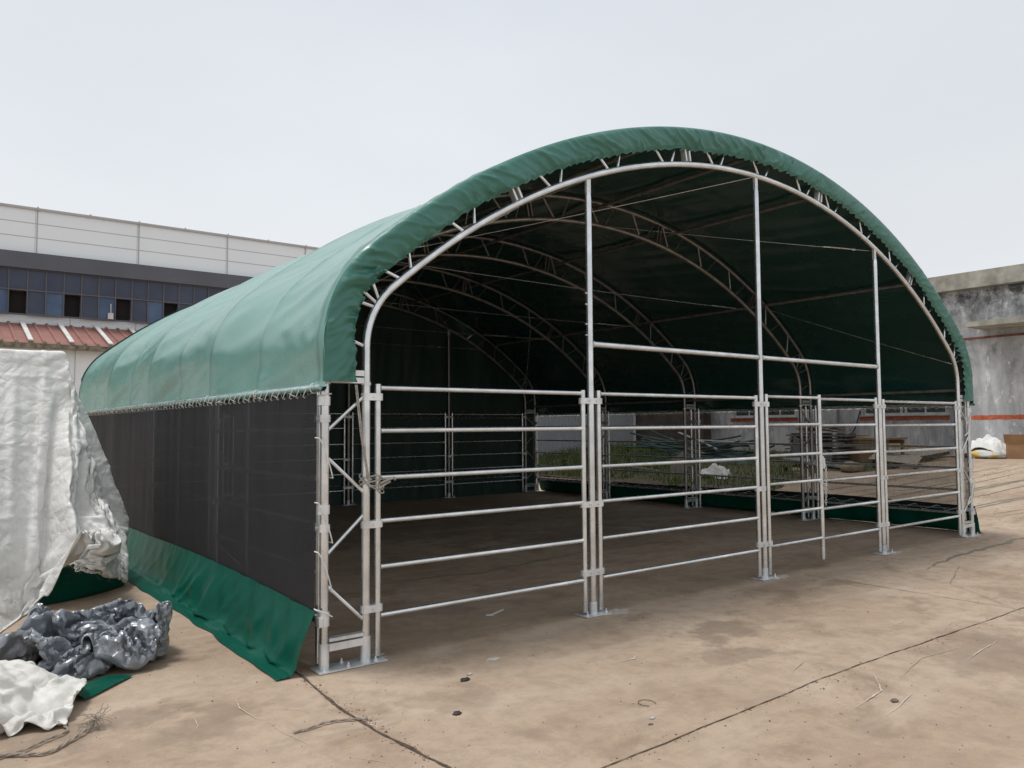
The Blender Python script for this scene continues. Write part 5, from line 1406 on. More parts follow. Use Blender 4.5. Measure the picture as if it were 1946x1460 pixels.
-15,12,-6,7,1,-3,-2,-3,5,1,-6,0,0,-5,-4,4,2,-1,-7,2,-3,9,-3,0,7,-9,14,-9,1,7,-2,1,0,-8,-3,9,2,1,-1,2,-6,0,10,-3,-4,8,-5,-8,-9,-1,3,7,9,1,2,3,-18,4,1,10,-2,0,-16,2,15,6,-5,-20,16,4,-1,0,-1,-13,7,-7,2,9,4,-1,-5,2,-1,2,4,-4,-6,0,-3,
-3,-4,-4,6,-4,4,-3,2,-1,-2,7,2,-6,15,0,1,0,-2,-10,0,9,-3,1,0,-6,5,2,2,-7,8,0,-6,-7,-3,0,5,11,4,-1,-1,-15,-4,9,-12,-3,9,-13,4,2,-2,6,-8,1,8,1,6,0,-6,-1,4,-12,9,6,1,-6,4,2,0,2,-7,-2,-7,-4,-3,3,-2,1,3,0,-3,3,-4,4,0,4,7,4,0,-1,0,0,-3,
-8,9,-5,0,-1,1,8,-4,-1,-3,6,-1,3,-7,-8,-3,1,9,7,3,5,-12,-1,6,-1,-13,2,-4,6,8,-3,-5,1,-6,7,2,2,-1,1,-8,4,-3,3,9,3,-1,-1,-1,1,-2,-9,-5,3,1,4,9,-9,-11,6,-3,5,-5,3,0,7,-1,7,-1,5,1,-2,-2,-1,-6,5,3,-3,4,-4,0,-1,-6,-4,12,-2,3,-2,-8,-4,-5,
8,15,-10,14,-5,6,4,0,-8,-4,-6,2,11,-4,-6,-1,-4,8,4,4,-3,1,-5,-6,1,0,12,2,-1,7,-2,-1,-10,-3,0,9,5,-8,8,-7,-6,4,-2,8,-7,3,-2,-1,6,5,-4,-3,1,1,5,0,-2,3,-1,0,-1,0,0,0,-3,-8,11,-3,-2,7,-7,-4,-6,-3,14,2,5,-11,8,4,0,-4,-1,-10,2,10,2,-3,
-9,0,1,3,2,-3,5,-8,-4,0,-1,13,5,-10,-1,0,12,-3,-2,3,-9,1,4,3,1,0,-3,-7,9,-3,-4,0,-1,6,4,1,1,1,-4,5,0,0,-3,0,0,0,0,-1,-1,-2,-8,9,1,-6,9,0,-5,4,3,-6,0,3,-12,10,6,-2,0,-4,-12,-1,5,-2,5,-7,4,-5,3,10,-5,10,-6,-4,-2,-2,8,1,-2,1,-1,12,-6,
-8,3,4,-4,0,4,-1,0,-1,-9,6,2,-10,-2,1,8,5,-1,8,-3,4,0,-6,1,-4,5,0,1,-1,2,-1,-2,-13,10,5,-7,8,0,-5,-4,4,3,-2,1,-10,7,7,-7,7,-1,-9,-8,8,14,-10,-10,1,10,-9,16,-4,3,2,-3,-7,1,0,4,3,3,-11,12,-2,-4,-8,5,0,2,-5,1,7,1,-6,6,-2,-9,4,-12,3,
12,-4,5,-7,8,3,1,-10,8,0,1,0,-1,-1,-4,5,-9,6,6,-6,6,-5,-2,-3,-1,-1,10,0,-10,7,1,-2,-3,-1,-3,7,-8,5,-4,-5,2,3,4,8,-1,-1,-2,5,-8,3,3,0,-7,8,-7,12,-2,-2,-11,4,-3,1,6,-2,-3,4,0,-1,7,-11,1,8,-7,3,-1,-1,-6,10,2,-2,-5,5,-2,0,0,0,4,-1,3,
-7,6,-3,-2,6,-7,-2,1,6,1,1,-3,-5,5,-1,-1,2,-6,-5,-5,3,-2,9,-9,11,-5,6,3,-1,0,-3,7,0,-1,1,0,-2,2,-7,8,-1,1,-1,-1,1,-7,3,0,4,-7,6,-7,-1,11,-8,7,0,-3,0,1,-7,10,0,-9,-1,1,5,1,4,0,1,0,-2,-8,9,-6,4,-1,-10,2,9,-6,0,4,-11,4,-4,-1,5,4,-11,
4,-8,15,-5,7,0,-1,1,1,0,-2,0,-1,3,0,-1,1,-8,6,2,-8,9,-2,2,-1,0,0,-7,6,-8,10,-8,5,3,-2,2,-1,-2,3,1,-4,-1,-3,7,-1,0,2,-1,0,-2,4,0,-2,1,-3,0,1,-2,3,-7,11,-2,1,-3,-5,4,-7,3,0,-4,9,-1,-6,9,-6,6,0,-3,-2,-2,7,-5,4,-2,-1,4,0,0,-8,-2,-8,3,
10,4,1,-2,-2,-1,7,0,-7,-1,-3,10,1,1,-4,2,-5,-1,3,1,7,-3,-7,2,-1,3,0,0,1,2,-5,5,0,-4,2,-6,4,-11,8,5,-8,7,-5,-2,1,0,2,1,7,3,3,0,0,-2,4,-1,-3,3,-1,-5,-9,7,6,-1,1,0,1,-3,-2,5,-7,-2,4,-1,8,-3,2,0,-9,1,3,8,0,-2,-3,2,1,-4,-1,3,0,2,-5,9,
-2,-7,6,-2,0,0,-1,2,2,-1,-4,1,0,-3,0,0,-14,8,5,-13,11,4,-3,1,-1,2,6,1,-7,6,-2,2,-3,-3,5,-2,1,-6,7,-2,-9,9,-1,0,-2,-7,4,-2,8,-3,-7,2,5,3,-1,-2,4,3,-2,0,0,-1,0,-1,1,-2,3,1,1,1,-1,-5,6,-1,-3,-3,1,1,0,-3,2,-3,3,0,1,-3,0,1,1,-7,8,-3,-9,
1,7,6,-1,0,-3,3,4,-2,1,-4,-1,3,-8,-2,1,8,-8,7,2,-15,-2,-4,15,4,-5,2,2,4,-4,-8,1,-2,6,9,-2,-4,4,0,-5,-2,7,1,0,0,0,2,1,-1,-1,0,-6,3,-3,-1,2,-1,1,0,1,-1,1,-1,-2,1,-4,-1,3,1,-1,7,0,2,-2,-11,5,12,-1,1,1,1,-1,-3,3,0,-1,-1,-5,-8,9,-2,-4,
13,-3,-1,-13,4,5,4,2,-5,5,-3,-12,14,0,-1,0,-2,2,-4,3,-2,2,-6,7,0,1,-1,-4,8,-2,-3,-2,-6,0,4,-1,-2,6,-1,2,-1,-1,2,-5,-3,6,1,0,2,5,0,0,-3,-4,9,-5,-2,9,1,1,-1,-1,1,-5,8,0,-3,-5,7,-4,2,-1,-5,8,-2,1,0,2,-2,-4,5,-8,4,-1,-8,8,3,-2,1,0,-1,
-5,5,-4,4,-10,11,-2,-4,10,-6,0,1,0,1,-2,-3,-6,7,-6,9,-5,4,0,-10,7,4,-9,9,-2,6,-11,6,7,-2,5,-8,8,0,-6,4,4,1,0,1,0,-14,11,-5,5,-6,7,4,2,-1,-10,9,-1,2,-1,-3,4,-9,6,-7,7,-4,-4,8,-2,1,-2,-1,1,2,-3,4,-3,-6,9,0,-8,6,2,-7,6,-9,5,0,2,-5,7,
-8,9,-3,-1,2,-12,11,-2,1,2,-9,-1,-11,7,11,-3,3,-3,2,0,-4,-6,10,-2,-1,6,4,-10,4,7,0,-9,0,10,-5,6,-2,-1,-2,0,-1,-8,11,-10,9,-8,7,-8,-6,5,5,-2,0,3,-2,4,-7,5,-8,-2,9,2,-10,-3,11,-12,10,-11,0,8,8,-6,6,-12,-3,0,5,5,0,2,-9,8,0,-8,1,-1,7,
8,-1,1,-1,0,-2,5,-4,1,1,-6,6,-3,5,-8,11,1,-6,2,5,-2,-1,-2,-1,0,-1,-1,-10,14,-8,7,-7,5,-10,7,-9,7,7,0,0,-7,7,-2,0,-11,-4,3,1,4,-7,10,-10,14,-1,-7,2,9,-10,6,0,-2,3,3,-7,1,-2,-1,1,-3,12,-13,-2,11,2,1,-6,5,-6,-6,4,7,-1,2,0,-2,1,1,1,3,
-1,0,5,-2,-2,-4,-2,-1,1,5,0,-8,8,-3,-1,-6,6,-9,9,-11,-3,10,4,4,-12,-2,1,9,-9,-5,3,-2,2,-3,17,-9,4,6,-8,-8,14,-7,4,0,0,1,-9,2,6,-9,10,0,-3,8,1,2,-2,4,-3,-4,5,-7,-14,9,8,3,-6,4,-4,5,-3,5,4,0,-1,1,-7,3,1,1,1,0,0,0,-8,-4,2,5,-3,5,-6,5,
-8,-8,0,3,10,2,-1,-10,10,-2,-8,-2,-1,8,-7,12,3,-6,6,1,-7,11,-5,2,1,-3,0,-8,7,0,-6,4,-5,6,1,-3,4,1,-1,1,-8,-5,2,-6,3,7,7,0,0,-2,2,-3,5,-3,-9,6,3,0,-1,5,3,-3,-2,-1,0,2,1,-1,1,-2,-1,-2,1,-11,-5,0,-2,0,7,5,-7,-1,10,2,-3,-12,4,-1,6,12,
-2,0,4,-5,7,-1,-1,-1,-4,0,-8,4,-1,5,5,-6,-5,-3,12,1,0,-7,3,2,-2,-1,0,3,-8,-4,3,9,3,-5,-4,8,2,-10,5,0,1,5,-7,3,-3,-6,-2,2,5,-2,5,-3,1,1,0,1,-11,-5,4,-1,-3,1,6,8,-11,-1,0,8,4,3,1,-3,-7,11,-1,2,-7,-1,2,1,3,-6,7,2,-4,10,-3,1,3,2,-2,-3,
4,0,-2,3,-2,-5,3,-7,1,-6,2,5,-1,8,-1,-17,13,3,-6,4,0,-6,5,-1,0,1,-1,-6,5,3,-2,4,0,-4,-4,-4,-3,-6,-3,6,5,1,-2,-3,13,0,-2,5,3,0,-4,-7,2,-6,4,-4,2,5,1,3,0,1,-15,-1,16,12,-2,2,-3,1,0,2,1,-1,1,-1,2,-4,-4,-2,-5,3,0,1,-4,6,-7,11,-14,11,2,
-2,1,2,-1,-2,2,0,0,0,-8,-6,2,-3,1,5,0,0,7,-2,-9,-4,-1,7,0,-3,-3,7,8,6,-6,-5,-2,5,3,-7,-5,4,1,-1,-3,4,3,1,0,-7,-7,11,3,-2,0,-2,1,1,0,0,0,0,2,0,-9,-5,0,7,5,-6,5,-11,9,-11,12,-13,10,0,0,-6,4,-1,3,0,1,0,-9,1,-7,2,-1,-2,4,7,-3,-1,2,-3,
-5,-4,2,5,-2,-4,19,-9,-3,-7,1,-1,8,5,-2,-4,2,2,-2,-5,3,5,1,11,-9,179,-6,-15,-10,-11,-9,-9,-12,-5,-8,-12,-15,-18,0,5,-12,3,-11,-7,-8,-6,-11,2,10,4,9,8,8,6,0,11,12,11,2,3,6,-2,-15,12,-18,-2,-14,-11,-11,-7,7,-8,-10,-5,-4,3,4,7,7,9,7,
5,4,3,4,4,15,16,16,15,3,-13,-18,-13,-9,-2,14,7,-9,0,2,-1,-5,1,0,-3,1,1,2,16,-2,-5,0,-9,0,9,5,-7,0,-5,0,5,0,0,0,2,7,-4,-4,-1,10,0,1,-8,0,-16,21,-14,6,1,7,-3,-9,16,0,-2,2,-6,-1,-1,4,2,1,0,0,1,-1,0,-15,-1,1,3,-11,13,-1,2,6,-7,-12,1,
-2,-2,-5,3,6,-3,-1,-4,-1,1,0,1,7,0,-1,-2,0,-8,4,13,3,-9,3,2,0,-1,1,-2,8,3,-5,-5,1,6,-3,-6,6,8,-20,11,-3,2,-8,17,-9,0,6,0,2,3,4,-7,1,-2,-2,-7,-3,-2,3,5,8,-15,-2,1,8,-10,3,12,-5,4,-12,-4,1,3,0,-5,-1,5,3,-1,-8,0,1,-5,-1,2,3,-4,5,-3,
-4,4,2,12,0,0,-1,1,0,2,-1,4,1,-2,-3,4,-9,9,5,-14,11,-10,-2,-4,16,-3,1,-9,5,10,-2,5,-14,12,-15,5,-4,9,4,1,-5,-7,-4,16,-17,-2,-5,-3,16,-7,4,-4,13,-9,9,1,2,3,-7,-8,3,3,-2,0,-2,-1,-3,-1,8,-1,-1,-1,8,-13,7,13,2,-6,2,-5,2,3,-4,1,6,1,-5,
-4,10,2,-7,6,-8,1,0,3,-9,7,7,-2,5,1,0,-6,0,-15,15,-6,10,-1,0,2,1,0,-2,-22,18,-16,-4,1,-3,0,0,7,-8,8,-4,-1,-1,0,4,-4,-9,-1,4,-5,11,-6,-9,3,10,2,-5,0,-7,20,-5,6,-8,5,-5,7,-4,-2,4,-6,3,5,-2,-2,-7,6,5,-6,-1,2,-2,-1,11,-8,6,2,-17,10,8,
-7,6,1,-8,6,-2,1,0,-11,8,2,-5,-6,-3,-5,0,6,-5,1,1,-2,3,-2,1,3,-2,3,2,3,-1,-6,-3,7,-11,4,-5,-3,5,7,-1,2,2,-5,15,-7,2,-4,8,-5,3,-7,0,3,-2,-11,13,-2,1,-6,3,0,4,-1,0,6,-9,7,-2,-14,18,-11,5,12,-1,1,-5,-2,-2,-2,-15,15,-21,1,5,8,-15,3,2,
3,2,9,6,2,-8,5,2,-3,0,-2,-4,3,0,0,4,-4,0,-4,3,-6,-1,7,6,-3,14,3,-7,1,-6,6,-6,-1,-5,9,-7,-2,-9,13,-1,-1,-1,0,-1,-1,-3,10,-1,-10,11,-2,1,6,-19,13,-7,10,6,0,-1,-6,0,-14,11,-19,13,-13,2,-4,0,8,-3,0,6,-3,1,7,9,-1,-1,4,2,-3,0,-1,1,2,-3,
-2,1,6,-3,1,-6,-12,16,12,-18,4,10,-12,10,-12,2,6,5,-11,3,0,10,-6,-8,4,-5,8,-2,-1,0,2,3,1,0,-7,-10,1,7,1,8,-14,6,12,7,-16,1,2,-13,11,-11,0,-4,15,5,-10,2,-6,-1,-4,1,-3,2,-1,-1,1,3,0,1,-2,6,-2,-1,3,3,0,6,-3,-16,3,-13,3,15,0,-10,2,0,
12,-4,-7,0,14,-2,-10,-4,5,5,-10,-1,7,-6,1,6,-2,2,12,-16,-14,1,0,11,1,-14,6,1,0,5,13,-12,-2,-3,-1,3,-1,-3,-3,7,-4,8,1,2,-1,-12,-2,5,-8,4,1,1,6,0,5,-3,0,8,-2,1,-1,-4,-3,2,-3,-1,0,-3,-3,-3,6,-2,-1,6,4,-2,-4,5,5,-13,-3,-7,8,-1,1,5,5,2,
-8,1,-9,-2,-2,-2,1,11,-13,-3,3,4,1,-3,3,0,3,10,-10,6,-4,-4,-2,-6,16,1,-3,-6,12,9,-3,-13,-9,3,1,0,8,3,0,2,8,-4,1,-1,-2,0,-1,-4,-1,1,5,-8,-5,3,0,2,0,-6,2,6,1,-15,0,19,1,-5,-16,5,-5,15,-3,-7,1,1,-1,-4,6,-4,0,1,-9,9,-2,0,-2,-1,0,-2,2,
-2,12,-6,7,-5,2,-8,1,4,0,-1,-5,1,8,10,3,-10,1,4,-13,15,8,-2,-1,2,2,0,1,2,-2,-2,2,10,-6,-1,4,0,-6,-13,0,5,-4,-5,2,17,-5,-15,-6,14,8,2,-15,1,-4,5,-5,-1,6,1,-4,1,0,-1,15,2,-9,-4,-11,2,1,0,-2,6,-6,7,-1,-1,-7,1,1,3,18,-3,-12,-7,1,2,-4,
10,-4,-6,2,-12,9,10,-3,5,1,1,-1,-5,6,0,11,-3,0,1,-13,1,-16,0,4,1,5,-4,-2,-3,14,8,-9,-19,1,12,11,-16,7,-4,-1,-6,0,10,1,-1,-1,-6,3,8,9,-12,-1,-10,0,7,-3,-4,8,-9,6,7,-9,14,-15,2,7,9,1,-11,-11,-2,7,-9,0,1,7,-5,-12,10,10,-7,2,-3,4,1,-6,
5,-17,12,9,4,2,-10,7,-11,-11,2,1,7,-8,2,-4,7,13,2,-15,-10,6,-3,0,0,1,0,-2,0,12,1,1,-3,-2,0,3,-13,1,2,-4,1,3,8,-12,1,-1,8,14,-17,18,-4,-20,3,10,8,-11,-12,4,3,-3,2,-7,10,-9,-10,8,11,-7,1,-7,-1,6,-5,1,-5,-5,8,10,10,0,0,-17,-6,2,1,10,
-13,5,-5,6,-8,19,-14,-7,13,-7,0,6,8,-2,-7,-6,16,-3,-4,-3,-6,4,4,-10,-3,0,-3,7,-6,9,-1,-6,6,-6,18,-7,-4,-5,-3,1,10,11,-7,-3,-2,8,-2,6,-7,6,-11,-6,9,6,0,-2,3,-6,3,6,-17,2,-1,2,6,7,5,1,-19,0,-2,-1,10,-4,-3,0,9,-15,12,5,-14,-1,2,7,2,2,
4,3,-11,15,-7,-3,-1,-9,16,-3,-13,-8,2,-4,2,-1,4,11,-12,10,-6,-5,3,11,-10,-3,0,14,5,-5,1,-2,12,-10,7,-1,1,-8,-12,3,3,6,-5,2,0,2,8,-10,0,0,-4,6,-5,1,19,-13,1,-6,1,-2,2,-2,6,-1,15,-16,-4,1,-2,6,20,0,-3,-6,7,-10,12,-7,5,-1,-8,1,1,-12,
-9,2,-2,1,2,-2,3,-3,-2,5,-2,-1,9,13,1,-20,19,-13,11,5,-7,7,-13,3,7,1,-7,-4,-2,2,2,0,3,1,-5,1,-2,1,-5,1,11,-1,-9,5,8,2,5,-10,-7,-3,7,-1,3,-3,-2,-1,10,9,0,4,1,-1,-4,4,-1,0,-3,-3,-10,1,-2,12,-8,-10,-1,-3,3,-8,4,1,5,-8,4,2,10,-7,0,10,
-16,-10,-6,1,4,6,-1,-8,4,2,3,-1,-1,-2,7,-7,0,-1,6,-5,0,-2,-1,-5,9,18,2,-15,2,3,-3,14,-1,-15,1,6,-10,1,0,10,11,-13,-2,10,-2,4,1,2,-10,8,-6,-12,1,9,4,-12,11,-2,-5,-6,-3,8,6,-8,-14,2,-3,4,0,-1,-1,7,2,-11,0,-3,2,5,3,-3,-7,3,3,1,3,-1,
-2,12,-7,-6,-1,12,-13,0,4,6,-10,8,5,-2,-3,1,2,2,9,-3,-4,-3,-13,3,16,3,-6,10,-3,-3,4,-1,-1,-1,2,-14,-9,10,5,-8,16,0,-8,4,5,1,-1,-7,-15,7,10,-9,0,-3,-6,-1,4,-4,14,-6,-4,-1,8,-4,1,3,-4,-5,5,-2,0,0,1,1,1,0,-2,-1,7,-6,9,0,2,-5,4,1,-5,0,
8,-2,-8,22,-20,13,-3,8,3,-6,2,3,-7,-4,4,-5,6,0,-3,-3,-7,-9,4,6,6,5,0,3,0,1,-1,-2,2,-12,-9,19,0,0,-4,-15,-4,3,0,-5,-1,0,1,-2,3,0,1,-6,-6,3,-2,4,4,-2,5,11,-7,8,2,-6,-11,4,6,-8,5,6,-13,8,-7,2,9,-4,3,3,-3,-13,-4,9,9,-8,1,2,2,3,-14,7,2,
0,3,0,-8,-5,-5,17,12,0,-2,-3,3,-1,-3,3,-8,-8,7,-2,-12,11,-6,6,-7,-2,-2,0,0,-2,4,-1,-2,2,-7,-3,4,0,0,5,-3,-5,15,-9,6,8,-6,-8,6,-2,1,0,-1,-5,4,0,-7,4,13,-8,0,1,-11,10,-12,4,-1,0,-2,9,9,-15,0,2,-5,2,4,8,-10,-4,2,17,3,1,-11,12,-6,-1,7,
-11,-15,6,2,-1,6,-5,11,-1,5,-6,-3,-2,5,1,-2,1,1,-4,-5,1,13,-7,7,-7,-6,6,-1,5,7,-11,0,4,-3,11,-6,0,-9,2,7,-16,1,4,8,4,-3,-13,8,-7,-2,0,7,-4,-2,1,-2,2,5,-3,6,-7,8,-6,10,-12,-4,11,12,-17,18,1,-1,-3,-11,-7,12,12,-6,-8,-4,2,-2,0,-6,0,3,
1,5,-3,-2,0,4,-5,1,6,-7,13,-11,1,-4,-4,8,5,-9,8,-8,9,8,-20,4,-3,-4,13,-11,-9,4,11,9,-12,-2,-6,1,4,-7,3,1,0,-1,5,1,0,-7,16,-15,8,-10,-1,3,-2,9,1,-3,17,-2,-8,-2,2,9,0,7,-2,-22,1,0,-1,-10,3,4,3,1,-1,-1,3,-6,8,-2,8,-3,-3,-2,-3,5,0,-5,
7,-12,1,3,-1,-12,13,-3,2,-5,-5,16,5,-10,-9,6,7,-14,2,3,-8,4,-3,-1,4,-6,0,11,-3,-1,1,9,-13,-1,-1,14,8,-16,12,8,-3,1,1,-3,-5,2,-5,-1,-1,-1,-5,10,5,0,-9,-5,0,3,1,3,-1,-1,12,-5,-4,5,-9,-2,-3,2,-5,4,5,-1,-8,5,-1,4,7,-9,3,-10,0,-2,11,-2,
0,-5,0,1,-3,2,-9,2,3,-7,-4,0,3,5,10,-5,-8,2,3,1,11,-8,4,16,3,-5,-6,5,5,1,-10,-13,-1,-4,11,1,-2,-8,6,9,1,-14,4,2,1,0,1,12,-15,-12,0,10,-4,10,-5,-2,10,1,-12,20,-6,-2,-13,11,2,3,-18,16,-15,0,0,7,-3,0,3,-3,5,-13,15,-2,-16,-3,0,15,-2,
-11,-1,6,-2,-2,11,6,-8,1,-3,1,6,1,2,1,6,9,-3,-13,-11,4,6,11,-2,8,3,-10,3,0,-5,-1,2,1,1,-4,-4,1,-7,6,14,-7,4,3,-3,-7,13,-5,9,-8,8,-4,-8,5,6,-14,-2,-5,-3,5,-1,1,1,-2,1,-3,-5,0,-1,6,-5,-2,2,13,8,-7,-4,-1,-4,1,-1,7,-8,-2,2,1,-3,3,11,8,
6,-4,-4,-11,-6,13,-1,0,0,-2,-3,9,1,-6,-1,0,-1,-3,1,10,-8,-8,13,10,0,-5,-8,5,-4,-5,4,7,-1,-4,6,-7,-11,3,2,4,-6,-4,13,-8,-5,7,-2,13,-4,-15,0,0,19,0,-13,-7,7,17,-7,7,-9,-8,11,-15,4,-1,-4,-1,7,-4,0,6,13,6,-3,-2,-11,5,-2,8,-10,-4,5,-6,
12,2,-4,-2,2,-5,5,-11,19,-10,-6,12,1,2,-4,0,-1,3,-3,-4,3,0,-3,-12,-6,1,12,-7,-2,9,-8,9,-4,-5,4,0,4,-4,0,15,-5,-10,16,-10,-7,13,11,-13,12,-8,-14,15,-13,-5,2,-1,2,10,4,3,-2,2,-3,6,-6,-7,1,-3,-3,7,-3,-1,-8,9,4,3,-8,1,-8,18,-16,13,-12,
-1,7,6,-2,-7,1,1,-3,4,-1,17,-27,-4,1,-2,1,0,6,-5,4,-2,12,-6,-8,-1,2,10,2,-1,-8,5,-5,8,5,-13,16,8,-10,7,-6,-13,17,-12,-7,-2,0,3,1,4,-6,0,11,-12,23,-10,0,-7,1,-1,3,5,-4,-4,0,0,9,-3,0,5,8,-13,0,4,0,-4,10,-9,4,-4,5,-12,1,1,14,-9,-4,-5,
-7,4,-3,-1,6,17,-6,-3,-10,-1,0,14,9,-16,4,2,10,-8,-2,-1,-9,15,6,-5,4,-8,4,5,-12,2,-15,0,4,-3,0,-3,-3,14,-4,19,3,-10,4,8,-5,-5,8,-10,4,-1,-3,3,3,0,5,6,-5,-6,-4,0,13,-2,-10,11,0,2,-13,-7,13,3,-1,6,-6,-2,-9,12,0,-11,-6,11,-3,-7,6,-1,
12,1,2,2,-11,16,2,-1,-7,-16,-7,-1,2,23,-9,6,-1,-12,5,-11,-8,3,-1,4,8,16,-10,1,10,-2,0,-10,0,7,-6,-2,-5,3,2,6,-3,-15,-2,18,7,-5,6,-1,-8,7,-4,2,3,7,-1,-16,-12,23,-2,-4,2,-11,1,-11,-2,2,18,-9,11,-5,-8,1,8,13,-3,3,2,1,5,3,0,-7,-10,-8,
0,-8,4,14,5,0,-7,-3,-9,-10,8,20,-8,-10,16,-9,8,1,-6,-1,-2,-7,6,2,0,-3,0,4,7,-1,1,-19,16,3,-8,-4,-9,11,10,-13,0,7,9,-2,-11,-9,21,-6,1,4,4,-8,5,-14,-8,11,-9,20,-10,5,-18,-1,13,3,-5,5,3,3,1,-8,7,8,-3,-7,3,-19,20,-1,6,0,-1,-1,-5,-8,15,
0,-15,2,1,-2,0,3,-1,-1,3,1,1,-2,14,0,1,-2,-4,-3,-18,1,2,4,3,-8,2,11,-12,-4,9,10,-1,-8,-7,16,2,-4,-4,8,-19,19,-11,-10,23,-23,22,-17,19,-2,-10,-14,13,1,-16,2,9,5,15,0,0,-8,-18,16,-2,10,-6,2,6,-6,5,-6,-2,4,6,-3,-2,-1,1,-1,10,2,-9,0,0,
9,-2,-14,-7,7,7,12,0,-16,2,4,2,6,-2,-2,-2,5,-19,8,6,3,-13,-6,15,8,-1,-7,11,-19,-3,11,-17,23,-20,20,-16,-3,-4,12,5,-2,10,-2,-16,21,-1,-1,-1,0,-8,-11,-2,11,9,8,-1,1,-2,0,0,-8,-2,-4,5,0,0,8,-4,-3,-5,0,10,2,-8,0,-5,-15,-1,10,12,3,-11,
-1,10,4,-10,3,7,-20,11,-14,0,6,13,-12,-6,8,10,2,-10,2,0,-11,10,-9,22,-25,0,2,12,5,0,-7,1,7,7,-18,7,8,-2,-3,3,-8,-5,1,14,1,4,1,-4,3,-9,8,-5,6,1,6,5,0,-5,-4,1,0,-9,5,2,0,0,5,-14,-6,-5,14,11,-3,-1,-11,16,-20,3,7,-10,0,-1,-2,8,11,-16,
-1,7,-2,8,-6,2,12,-8,12,-9,3,-6,2,5,-5,-4,7,2,-8,4,6,-22,7,11,2,-1,5,-3,-4,-1,6,-7,9,6,-5,4,-4,-1,-8,-2,16,-3,-13,7,0,-1,0,-4,-10,1,10,10,-2,0,-12,0,1,-1,-1,5,8,-17,5,-6,2,5,0,-1,-3,-9,9,-2,-8,1,14,-1,2,6,-11,12,-14,1,-2,6,6,-3,3,
-1,-1,-8,-4,-5,0,7,-5,1,13,11,0,2,-5,-2,-5,12,0,-2,1,0,-3,1,-2,12,-6,-4,3,-9,7,-1,1,3,-9,0,11,-6,7,3,-3,-11,4,1,6,-1,-2,8,-9,-13,-5,-2,-1,0,2,14,-10,10,-9,-2,2,6,2,-2,8,-13,11,-14,8,3,4,-5,0,3,-7,-12,-5,2,1,5,-2,0,3,7,13,3,4,-11,7,
0,-1,3,-1,2,-12,10,-5,7,-14,13,-1,-1,-15,12,-6,-1,8,-1,3,6,-4,0,3,-2,-10,6,-1,1,1,-1,5,-3,-8,-1,12,3,-12,-8,-3,-1,16,-13,1,7,5,-2,-7,13,-16,9,2,6,-8,10,-8,-1,-9,0,0,1,14,-8,-10,-4,6,1,-2,4,1,12,-13,9,3,-4,10,-8,5,-12,12,-3,8,-12,
13,-4,9,-11,7,1,-3,-8,1,12,-3,2,-3,0,-6,0,3,-9,4,6,-1,3,-1,-7,0,5,4,-18,0,4,-5,15,-11,1,4,4,3,-9,13,-7,7,-6,6,-10,3,1,7,3,-3,4,-17,15,-2,-4,-10,2,-5,-1,1,-2,17,-16,3,16,-2,0,3,0,-8,-5,8,-1,-11,8,-8,10,1,6,0,5,-15,5,8,-1,0,-1,-7,2,
1,4,-2,-6,6,-1,0,-2,-12,6,-5,0,3,-1,1,1,-6,-1,8,4,1,-6,-4,16,-6,7,-10,-7,10,-7,8,-7,18,-1,3,-12,6,1,0,-10,7,-13,6,6,-18,17,2,-6,-9,15,2,-3,0,6,-9,6,6,-7,6,-6,10,-1,1,-1,-4,-9,13,0,0,1,-5,-5,-1,3,-6,0,2,0,5,-1,-8,-1,-2,-1,8,2,-7,2,
-3,2,-13,0,11,17,-10,2,7,-7,5,-8,-8,4,-1,17,-12,9,9,0,-1,-3,-9,4,-15,14,-15,1,14,-16,0,3,17,-16,9,6,-7,6,-7,4,-11,6,10,-1,8,0,-3,-3,1,-8,4,4,-3,-1,4,-7,-1,0,2,-2,-11,9,-4,-1,13,-22,13,-1,-5,3,4,-2,-1,-7,20,2,-9,-3,8,-7,4,3,-11,16,
-9,-2,2,6,-2,1,6,3,-1,-2,-1,-11,1,-9,4,-8,1,14,0,-2,-3,9,-11,10,1,-5,13,-12,4,8,0,0,-7,5,3,-1,2,-5,0,-11,5,12,1,-11,0,-2,3,-12,15,-10,0,8,-9,2,0,1,6,8,-8,-11,11,2,0,11,-1,0,0,-8,-1,-12,7,5,7,-6,-3,-7,14,-6,5,5,-1,0,0,-2,-2,2,-4,-3,
-7,-4,4,0,2,6,4,-9,10,-4,3,6,0,-4,-2,9,-11,6,-1,0,6,-3,-2,8,0,-4,6,-8,-5,-9,4,5,-1,2,4,-7,-5,2,-3,8,6,-15,20,5,-3,-6,1,4,2,-2,-9,11,-14,13,0,-8,-11,12,4,-10,-6,12,-3,0,8,2,-1,0,-1,-8,5,4,0,-5,-10,2,-1,-7,10,4,-5,-16,3,15,5,-3,-1,
-2,4,-13,10,4,-12,18,-8,6,2,-1,-3,4,-16,6,-6,4,-3,1,-10,1,7,0,0,7,-4,1,-8,11,12,-3,-3,-3,6,-4,4,-3,5,-12,-7,-5,12,1,1,10,-7,-14,0,7,-4,13,3,-5,-8,11,4,0,0,0,-5,-10,2,0,-8,8,11,-15,5,-5,17,1,4,-8,2,6,-6,1,2,-15,-1,7,11,5,-1,0,-5,
-13,0,6,-9,1,0,1,0,14,-4,0,-6,6,-3,-3,5,12,-10,5,4,-7,9,-1,-1,4,4,-2,-10,-1,1,4,3,-15,-3,-6,17,-12,12,6,-1,-13,6,-1,-1,-1,-3,1,-3,7,-7,-5,8,-14,1,11,-3,9,-7,5,-2,2,-4,-5,12,-3,-13,0,2,10,9,0,0,-6,-12,-3,5,3,4,-4,-1,0,11,-10,5,-7,2,
